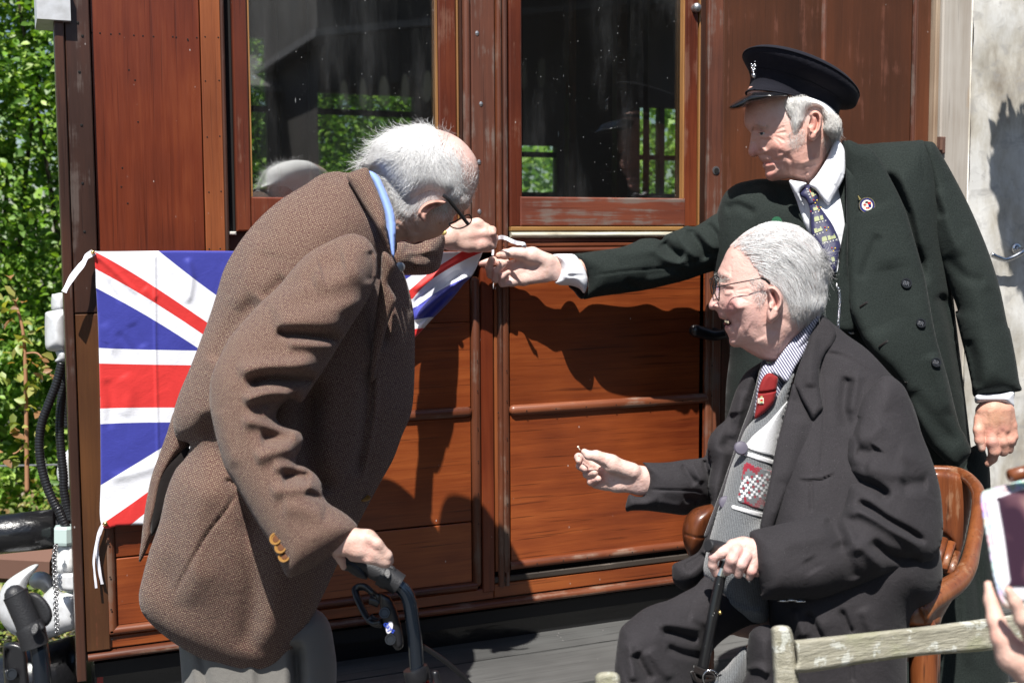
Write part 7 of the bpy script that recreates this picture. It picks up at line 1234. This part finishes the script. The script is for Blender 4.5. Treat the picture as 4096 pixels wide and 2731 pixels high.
ov = MB().lathe(D(ZR((718, 1120))[0], 1.784), -FW+RT*-.3, [(0.0125, 0), (0.0125, 0.0012)], 24); 
lab = mesh('oval_label', [D(ZR((718+24*math.cos(a)-16*math.sin(a)*.9, 1120+48*math.sin(a)+10*math.cos(a)))[0], 1.7835) for a in np.linspace(0, 2*math.pi, 28)[:-1]], [tuple(range(27))], TABW, rol, False)
text('days', 0.0115, D(ZR((718, 1120))[0], 1.7828), -FW, UP+RT*0.9, MT('blue_lettering', col=(0.03, 0.08, 0.55), rough=0.4), 'label_lettering', lab, .0002)
lv = spl([D(q, d) for q, d in zip(ZR((655, 1075), (600, 1085), (545, 1045), (500, 970), (460, 880), (445, 820), (480, 795), (530, 800), (590, 850), (640, 880)), (1.80, 1.81, 1.82, 1.83, 1.84, 1.85, 1.85, 1.84, 1.83, 1.81))], 6)
MB().tube(lv, .0062, 10, flat=.7).build('brake_lever', PLAST, rol, smooth=True)
MB().tube(spl([D(q, 1.82) for q in ZR((560, 895), (600, 905), (640, 925))], 4), .008, 8).tube(spl([D(q, 1.82) for q in ZR((550, 1040), (600, 1075), (655, 1085))], 4), .008, 8).build('lever_pivot', PLAST, rol, smooth=True)
MB().tube(spl([D(q, d) for q, d in zip(ZR((945, 1255), (1030, 1300), (1150, 1380), (1260, 1470), (1360, 1570), (1440, 1700)), (1.82, 1.84, 1.86, 1.88, 1.9, 1.9))], 6), .0040, 8).build('brake_cable', PLAST, rol, smooth=True)
MB().tube([D(q, 1.80) for q in ZR((925, 1445), (932, 1470), (945, 1545), (948, 1556))], [.0185, .0195, .0185, .0175], 20).build('tube_clamp', PLAST, rol, smooth=True, auto=40)
PM('clamp_lever', pillow(ZR((1050, 1500), (1060, 1470), (1090, 1462), (1115, 1480), (1125, 1530), (1150, 1620), (1060, 1620), (1060, 1560)), [(1740, 2720, 1.80)], [(0, 0, .008)], step=4, smooth=3), PLAST, rol)
REDF = MT('red_metallic_frame', col=(0.30, 0.005, 0.02), rough=0.25, metal=0.6, coat=0.8)
MB().tube([D(ZR((952, 1552))[0], 1.80), D(ZR((980, 2600))[0], 1.80)], .0155, 18).build('frame_tube', REDF, rol, smooth=True)
lt = [D(q, 1.72) for q in ZB((262, 1200), (285, 1260), (300, 1340), (312, 1460), (320, 1568), (335, 1800))]
MB().tube(spl(lt, 6), [0.0125]*31, 20).build('tube', TUBE, rol, smooth=True)
MB().tube(spl([D(q, 1.72) for q in ZB((110, 890), (125, 920), (165, 1010), (200, 1090), (222, 1150))], 5), [.0145, .0165, .018]+[.0172]*18, 20).ball(D(ZB((115, 905))[0], 1.72), .0150, 14).build('grip', RUBBER, rol, smooth=True)
PM('thumb_flange', pillow(ZB((215, 895), (265, 885), (320, 915), (370, 975), (395, 1040), (388, 1095), (345, 1140), (300, 1100), (260, 1010), (230, 950)), [(160, 2440, 1.735)], [(0, 0, .008)], step=4, smooth=5), RUBBER, rol)
MB().tube([D(q, 1.72) for q in ZB((215, 1130), (232, 1160), (250, 1230), (268, 1290))], [.0195, .0205, .0190, .0190], 20).build('grip_collar', RUBBER, rol, smooth=True, auto=40)
MB().lathe(D(ZB((262, 1160))[0], 1.6985), -FW+UP*.5, [(0.0088, 0), (0.0088, 0.0015), (0.006, 0.0015)], 20, 0.6).build('grip_emblem', RUBBER, rol, smooth=True)
MB().tube(spl([D(q, 1.715) for q in ZB((130, 1140), (160, 1110), (220, 1100), (280, 1115), (325, 1160))], 4), .0042, 8).build('collar_ring', RUBBER, rol, smooth=True)
PM('brake_housing', pillow(ZB((20, 1300), (40, 1262), (100, 1255), (170, 1280), (200, 1340), (210, 1460), (215, 1700), (60, 1700), (30, 1500)), [(60, 2680, 1.74)], [(0, 0, .014)], k=0.5, step=4, smooth=5, strokes=[(ZB((60, 1300), (45, 1400), (60, 1500)), 8, -.01)]), PLAST, rol)
disc(D(ZB((92, 1500))[0], 1.722), 0.0085, .003, BTNB, 'screw', rol, rim=1)
MB().tube([D(ZB((335, 1780))[0], 1.72), D(ZB((350, 2700))[0], 1.72)], .0155, 18).build('frame_tube', REDF, rol, smooth=True)
# ================================================================== FOOTBOARD, carriage-end fittings
fb0 = 0.36
for a, b in ((-0.30, -0.095), (-0.088, 0.047)):
    MB().box(XL+0.25, XR+0.4, a, b, fb0-0.04, fb0, 0.0).build('footboard_plank', DECK, car)
MB().box(XL+0.25, XR+0.4, 0.09, 0.12, fb0-0.3, z_low, 0.0).build('footboard_back', BLACKF, car)
end = car
def ep(q, d): return P(*q, d)
MB().tube([ep(q, 2.62) for q in ZB((-500, 440), (0, 445), (440, 400))], [.043, .043, .043], 28).build('buffer_shank', BLACKP, car, smooth=True)
MB().tube([ep(q, 2.66) for q in ZB((440, 400), (560, 390))], [.055, .058], 28).build('buffer_collar', BLACKP, car, smooth=True)
MB().tube([ep(q, 2.72) for q in ZB((-500, 1760), (200, 1560), (600, 1440))], [.075, .075, .07], 28).build('buffer_shank', BLACKP, car, smooth=True)
RAILB = MT('rusty_rail_brown', rough=0.8, col=(0.13, 0.065, 0.045))
MB().tube([ep(q, 3.2) for q in ZB((-400, 650), (420, 690))], .05, 6).build('brown_bar', RAILB, car)
PM('coupling_hook', pillow(ZB((292, 680), (262, 670), (180, 710), (60, 790), (5, 870), (-20, 980), (0, 1090), (70, 1180), (160, 1225), (250, 1236), (350, 1230), (480, 1192), (590, 1128), (582, 900), (470, 882), (410, 836), (350, 880), (322, 925), (330, 985), (260, 965), (203, 880), (212, 800), (250, 745)), [(150, 2450, 2.62)], [(0, 0, .032)], k=0.8, step=5, smooth=10), SILVER, car)
PM('coupling_link', pillow(ZB((215, 800), (260, 735), (320, 725), (370, 745), (410, 800), (430, 860), (380, 900), (340, 890), (300, 860), (250, 850)), [(150, 2340, 2.70)], [(0, 0, .03)], k=0.9, step=5, smooth=8), SILVER, car)
PM('white_pipe_box', pillow(ZB((442, 520), (500, 512), (565, 520), (572, 720), (430, 730)), [(260, 2230, 2.58)], [(0, 0, .028)], k=0.7, step=4, smooth=4, rmin=8), WHITEP, car)
PM('white_bracket', pillow(ZB((395, 765), (415, 742), (520, 738), (575, 745), (578, 868), (470, 872), (440, 850), (410, 800)), [(260, 2330, 2.55)], [(0, 0, .012)], k=0.5, step=4, smooth=3, rmin=8, strokes=[(ZB((512, 745), (560, 745)), 4, -.004)]), SILVER, car)
MB().lathe(ep(ZB((500, 498))[0], 2.57), UP, [(.026, -.006), (.028, .0), (.028, .028), (.024, .034)], 6).build('hexagon_nut', MT('greenish_nut', col=(0.42, 0.52, 0.50), rough=0.4), car, smooth=False)
def conduit(pts, r, name='ribbed_conduit'):
    q = spl([ep(p[:2], p[2]) for p in pts], 40); L = np.linalg.norm(np.diff(q, axis=0), axis=1).cumsum(); n = int(L[-1]/0.0021); s = np.interp(np.linspace(0, L[-1], n), np.r_[0, L], np.arange(len(q)))
    i = s.astype(int).clip(0, len(q)-2); f = (s-i)[:, None]; q = q[i]*(1-f)+q[i+1]*f; rr = r*(1+0.10*np.where(np.arange(n) % 3 < 1, -1, .6)); MB().tube(q, rr, 14).build(name, PLAST, car, smooth=True)
c1_ = ZA2((352, 640), (322, 760), (280, 870), (240, 980), (224, 1100), (236, 1230), (272, 1360), (318, 1460))+ZB((440, 260), (480, 350), (515, 430))
conduit([(*q, 2.56) for q in c1_], .0092); c2_ = ZA2((378, 640), (358, 780), (345, 900), (340, 1020), (348, 1150), (362, 1290))+ZB((480, 100), (500, 220), (530, 340))
conduit([(*q, 2.60) for q in c2_], .0092); conduit([(*q, 2.66) for q in ZA2((385, 640), (378, 850), (375, 950), (385, 1010))], .008)
lm = MB(); a = ep(ZA2((318, 470))[0], 2.56)
PM('silver_lamp_housing', pillow(ZA2((256, 380), (262, 355), (300, 345), (370, 340), (378, 400), (378, 560), (340, 578), (290, 576), (262, 560), (256, 500)), [(220, 1330, 2.56)], [(0, 0, .032)], k=0.9, step=4, smooth=6, strokes=[(ZA2((262, 372), (310, 362), (370, 360)), 4, -.003)]), SILVER, car)
PM('silver_lamp_housing', pillow(ZA2((294, 262), (310, 250), (365, 250), (372, 345), (298, 348)), [(220, 1200, 2.60)], [(0, 0, .024)], k=0.9, step=4, smooth=6), SILVER, car)
PM('silver_pipe', pillow(ZA2((318, 575), (372, 570), (378, 630), (345, 640), (312, 636), (325, 610)), [(220, 1430, 2.56)], [(0, 0, .018)], k=0.9, step=4, smooth=4), SILVER, car)
PM('silver_pipe', pillow(ZA2((330, 1230), (395, 1130), (412, 1200), (412, 1355), (360, 1350), (328, 1300)), [(250, 1870, 2.70)], [(0, 0, .018)], k=0.9, step=4, smooth=4), SILVER, car)
chn = MB(); cq = spl([ep(q, 2.52) for q in ZB((425, 520), (410, 600), (412, 700), (415, 800), (425, 900), (420, 1000), (428, 1100), (428, 1190))], 5)
for i in range(len(cq)-1):
    c_ = (cq[i]+cq[i+1])/2; u_ = cq[i+1]-cq[i]; l_ = np.linalg.norm(u_); u_ /= l_; w_ = np.cross(u_, FW); w_ = w_ if i % 2 else w_*.25+FW*.9
    chn.tube([c_+u_*l_*.75*math.cos(a)+w_*.005*math.sin(a) for a in np.linspace(0, 2*math.pi, 9)], .0014, 5, cap=False)
chn.build('chain', DULLM, car, smooth=True, kind='stuff')
MB().box(XL-.03, XL+.03, -.03, .1, WZ(210, 90), WZ(210, -40)).build('lamp_bracket', SILVER, car)
# ================================================================== VEGETATION
LEAF = MT('green_leaves', rough=0.5); t_ = LEAF.t; at = LEAF.attr(); LEAF.set('col', at); LEAF.set('rough', 0.45)
tl = t_.nodes.new('ShaderNodeBsdfTranslucent'); t_.links.new(LEAF.mix(1.0, at, (1.5, 1.6, 0.5), 'MULTIPLY').k, tl.inputs[0]); mx = t_.nodes.new('ShaderNodeMixShader'); mx.inputs[0].default_value = 0.35
t_.links.new(LEAF.b.outputs[0], mx.inputs[1]); t_.links.new(tl.outputs[0], mx.inputs[2]); t_.links.new(mx.outputs[0], t_.nodes['Material Output'].inputs[0])
BARK = MT('bark', rough=0.9); _n = BARK.noise(BARK.pos(), 30, 5, .7); BARK.set('col', BARK.ramp(_n, [(.3, (.03, .022, .015)), (.7, (.10, .08, .055))]))
def leaves(name, C, size, cols, parent, up=0.5, seed=1, asp=0.55, kind=None):
    rg = np.random.default_rng(seed); n = len(C); N = rg.normal(0, 1, (n, 3)); N[:, 2] = np.abs(N[:, 2])+up; N[:, 1] -= .5; N /= np.linalg.norm(N, axis=1)[:, None]
    T = np.cross(N, rg.normal(0, 1, (n, 3))); T /= np.linalg.norm(T, axis=1)[:, None]; B = np.cross(N, T); s = size*rg.uniform(.6, 1.35, n)[:, None]
    pts = [(-1, 0, 0), (-.35, -asp, .12), (-.35, asp, .12), (.35, -asp*.85, .10), (.35, asp*.85, .10), (1, 0, -.12), (0, 0, 0)]
    V = np.stack([C+T*a*s*.5+B*b*s*.5+N*c*s for a, b, c in pts], 1).reshape(-1, 3); b0 = (np.arange(n)*7)[:, None]
    F = np.concatenate([b0+np.array(f)[None] for f in ((0, 1, 6, 2), (1, 3, 5, 6), (2, 6, 5, 4))]).astype(int)
    cc = np.asarray(cols)[rg.integers(0, len(cols), n)]*rg.uniform(.7, 1.3, (n, 1)); return mesh(name, V, F, LEAF, parent, True, col=np.repeat(cc, 7, 0), kind=kind)
GC = [(.12, .24, .03), (.17, .31, .045), (.23, .37, .06), (.075, .16, .022), (.30, .42, .09)]
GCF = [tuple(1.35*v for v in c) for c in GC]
def bush(nm, x0, x1, y0, y1, z0, z1, n, label, size=.03, seed=1, clumps=60, cat='bush', group=None, top=0.0):
    rg = np.random.default_rng(seed); b = thing(nm, ((x0+x1)/2, (y0+y1)/2, z0), label, cat, group)
    cc = np.stack([rg.uniform(x0, x1, clumps), rg.uniform(y0, y1, clumps), rg.uniform(z0, z1, clumps)], 1); k = rg.integers(0, clumps, n)
    rr = rg.uniform(.10, .26, clumps); d = rg.normal(0, 1, (n, 3)); d /= np.linalg.norm(d, axis=1)[:, None]; C = cc[k]+d*(rr[k]*rg.uniform(.55, 1, n)**.5)[:, None]
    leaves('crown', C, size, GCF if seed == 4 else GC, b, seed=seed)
    m = MB()
    for i in range(7):
        a = np.array([rg.uniform(x0, x1), rg.uniform(y0+.2, y1), z0]); m.tube(spl([a, a+np.array([rg.normal(0, .1), rg.normal(0, .1), (z1-z0)*.5]), a+np.array([rg.normal(0, .25), rg.normal(0, .1), (z1-z0)*.95])], 5), np.linspace(.02, .005, 11), 6)
    m.build('trunk', BARK, b, smooth=True)
    return b
bush('leafy_hedge', -.35, .48, 3.3, 4.0, -.5, 3.0, 30000, 'sunlit green hedge at the left edge, beside the carriage end', .042, 3, 150, group='hedge bushes beyond the carriage')
bush('leafy_hedge', 0.9, 2.5, 4.6, 5.2, .3, 3.0, 46000, 'green hedge seen through the window left of the door', .042, 4, 330, group='hedge bushes beyond the carriage')
bush('leafy_hedge', 3.6, 6.8, 4.6, 5.4, .2, 2.2, 16000, 'green hedge seen dimly through the door window', .045, 5, 160, group='hedge bushes beyond the carriage')
rg = np.random.default_rng(9)
C = np.stack([rg.uniform(-1.2, 1.2, 16000), rg.uniform(.75, 3.4, 16000), np.zeros(16000)], 1); C[:, 2] = -.42+.25*rg.random(16000)**1.5+.16*(C[:, 1]-.75)
leaves('undergrowth', C, .026, [(.20, .26, .05), (.26, .30, .07), (.14, .20, .04), (.32, .28, .10), (.22, .14, .06)], None, seed=9, kind='stuff')
C = np.stack([rg.uniform(-8, 9, 40000), rg.uniform(5.5, 9, 40000), rg.uniform(-.5, 2.6, 40000)], 1)
leaves('distant_shrubbery', C, .11, GC, None, seed=10, kind='stuff')
br = thing('bramble', tuple(P(105, 2000, 3.3)), 'thin reddish bramble stem with sparse leaves in front of the hedge at far left', 'bramble')
RST = MT('red_brown_stem', col=(.32, .16, .08), rough=.6); bp_ = spl([P(*q, 3.3) for q in ZA2((45, 210), (90, 310), (125, 430), (140, 560), (148, 800), (152, 1100), (155, 1380))], 8)
MB().tube(bp_, np.linspace(.003, .0065, len(bp_)), 8).tube(spl([P(*q, 3.3) for q in ZA2((145, 590), (215, 590), (265, 660), (300, 740))], 5), .0025, 6).tube(spl([P(*q, 3.3) for q in ZA2((150, 1100), (100, 1150), (75, 1160))], 5), .0022, 6).build('stem', RST, br, smooth=True)
bl_ = ZA2((60, 330), (40, 400), (90, 290), (165, 430), (200, 440), (45, 520), (120, 560), (100, 580), (180, 650), (220, 650), (245, 640), (260, 700), (190, 780), (215, 800), (20, 740), (90, 720), (120, 870), (180, 900), (80, 1010), (200, 1010), (180, 1140), (90, 1090), (110, 1220), (60, 1160), (55, 215), (80, 260), (290, 730), (230, 720))
C = np.repeat(P(*np.array(bl_).T, np.full(len(bl_), 3.29)), 3, 0)+rg.normal(0, .012, (len(bl_)*3, 3))
leaves('leaf', C, .034, [(.30, .30, .08), (.32, .17, .08), (.22, .28, .06)], br, seed=12)
wr = thing('fence_wire', tuple(P(100, 1860, 3.6)), 'thin grey wire stretched across the undergrowth at far left', 'wire'); MB().tube([P(-400, 1872, 3.6), P(320, 1856, 3.6)], .003, 6).build('wire', DULLM, wr)
# ================================================================== what the panes mirror: a station building behind the viewer
DKB = wood('creosoted_boards', (.012, .010, .009), (.028, .023, .02), (.05, .04, .034), 'z', .8, 0)
CREAM = MT('cream_paint', col=(.26, .22, .15), rough=.6)
SLATE = MT('grey_slates', rough=.7); _n = SLATE.noise(SLATE.pos((1, 1, 6)), 5, 4, .6); SLATE.set('col', SLATE.ramp(_n, [(.3, (.05, .045, .045)), (.7, (.13, .12, .12))]))
bld = thing('station_building', (4, -8.5, 0), 'dark boarded station building with a canopy, seen only mirrored in the carriage windows', 'building')
ry = lambda sx, sy, yv: (WX(sx, sy, yv), -yv, WZ(sx, sy, yv))
Yv = 7.0
a = ry(1262, 145, Yv); b = ry(1760, -10, Yv); b = (b[0]+(b[0]-a[0])*4, b[1], b[2]+(b[2]-a[2])*1.2)
def slab(name, q0, q1, dy, h, mat): 
    V = [(q0[0], q0[1], q0[2]), (q1[0], q1[1], q1[2]), (q1[0], q1[1], q1[2]+h), (q0[0], q0[1], q0[2]+h)]; V += [(v[0], v[1]-dy, v[2]) for v in V]
    return mesh(name, V, [(0, 1, 2, 3), (7, 6, 5, 4), (0, 4, 5, 1), (1, 5, 6, 2), (2, 6, 7, 3), (3, 7, 4, 0)], mat, bld, False)
slab('canopy_roof', a, b, 3.0, .06, SLATE)
x0_ = ry(1310, 150, Yv)[0]
for k in range(22):
    xx = x0_+k*.088*1.0; zt = a[2]+(xx-a[0])*(b[2]-a[2])/(b[0]-a[0]); hh = .5 if k % 2 else .42
    m = MB().box(xx, xx+.084, -Yv-.06, -Yv-.03, zt-hh, zt-.005); m.build('valance_board', DKB, bld)
    V = [(xx+.042+.036*math.cos(t), -Yv-.025, zt-hh-.02+(.16 if math.sin(t) > 0 else .09)*math.sin(t)) for t in np.linspace(0, 2*math.pi, 15)[:-1]]
    if k % 2: V2 = [(x, y-.03, z) for x, y, z in V]; n = len(V); mesh('valance_tip', V+V2, [tuple(range(n))]+[tuple(range(2*n-1, n-1, -1))]+[(i, i+n, (i+1) % n+n, (i+1) % n) for i in range(n)], CREAM, bld, False)
c0 = ry(1270, 160, 7.6)
MB().box(c0[0], 16, -11, -7.6, 0, c0[2]+2.2).build('boarded_wall', DKB, bld)
l0 = ry(700, 172, 9.0); l1 = ry(1275, 178, 9.0)
shed2 = thing('goods_shed', (0, -10, 0), 'low dark goods shed with a grey roof, seen only mirrored in the carriage window', 'shed')
MB().box(-3.5, l1[0]+.6, -12, -9.0, 0, l1[2]-.45).build('wall', DKB, shed2)
V = [(-3.6, -8.9, l1[2]-.42), (l1[0]+.6, -8.9, l1[2]-.42), (l1[0]+.6, -10.2, l1[2]+.05), (-3.6, -10.2, l1[2]+.05)]; V += [(x, y, z-.05) for x, y, z in V]
mesh('roof', V, [(0, 1, 2, 3), (7, 6, 5, 4), (0, 4, 5, 1), (1, 5, 6, 2), (2, 6, 7, 3), (3, 7, 4, 0)], SLATE, shed2, False)

# hanging basket above the picture whose shadow falls on the whitewashed wall
hbk = thing('hanging_basket', tuple(wall(4140, 850, -0.02)-SUN_DIR*1.02), 'leafy hanging basket above the picture, its shadow falling on the whitewashed wall', 'hanging basket')
bc_ = wall(4150, 850, -0.02)-SUN_DIR*1.02; MB().lathe(bc_+np.array([0, 0, -.14]), (0, 0, 1), [(.03, 0), (.08, .05), (.105, .14), (.105, .15)], 20).build('basket', BLACKF, hbk, smooth=True)
MB().tube([bc_+np.array([0, 0, .02]), bc_+np.array([0, 0, .5])], .006, 6).tube([bc_+np.array([0, 0, .5]), bc_+np.array([.6, .3, .5])], .01, 6).build('bracket', BLACKF, hbk)
d = rg.normal(0, 1, (900, 3)); d /= np.linalg.norm(d, axis=1)[:, None]; leaves('foliage', bc_+d*np.array([.125, .125, .10])*rg.uniform(.6, 1.15, (900, 1)), .05, GC, hbk, seed=30)
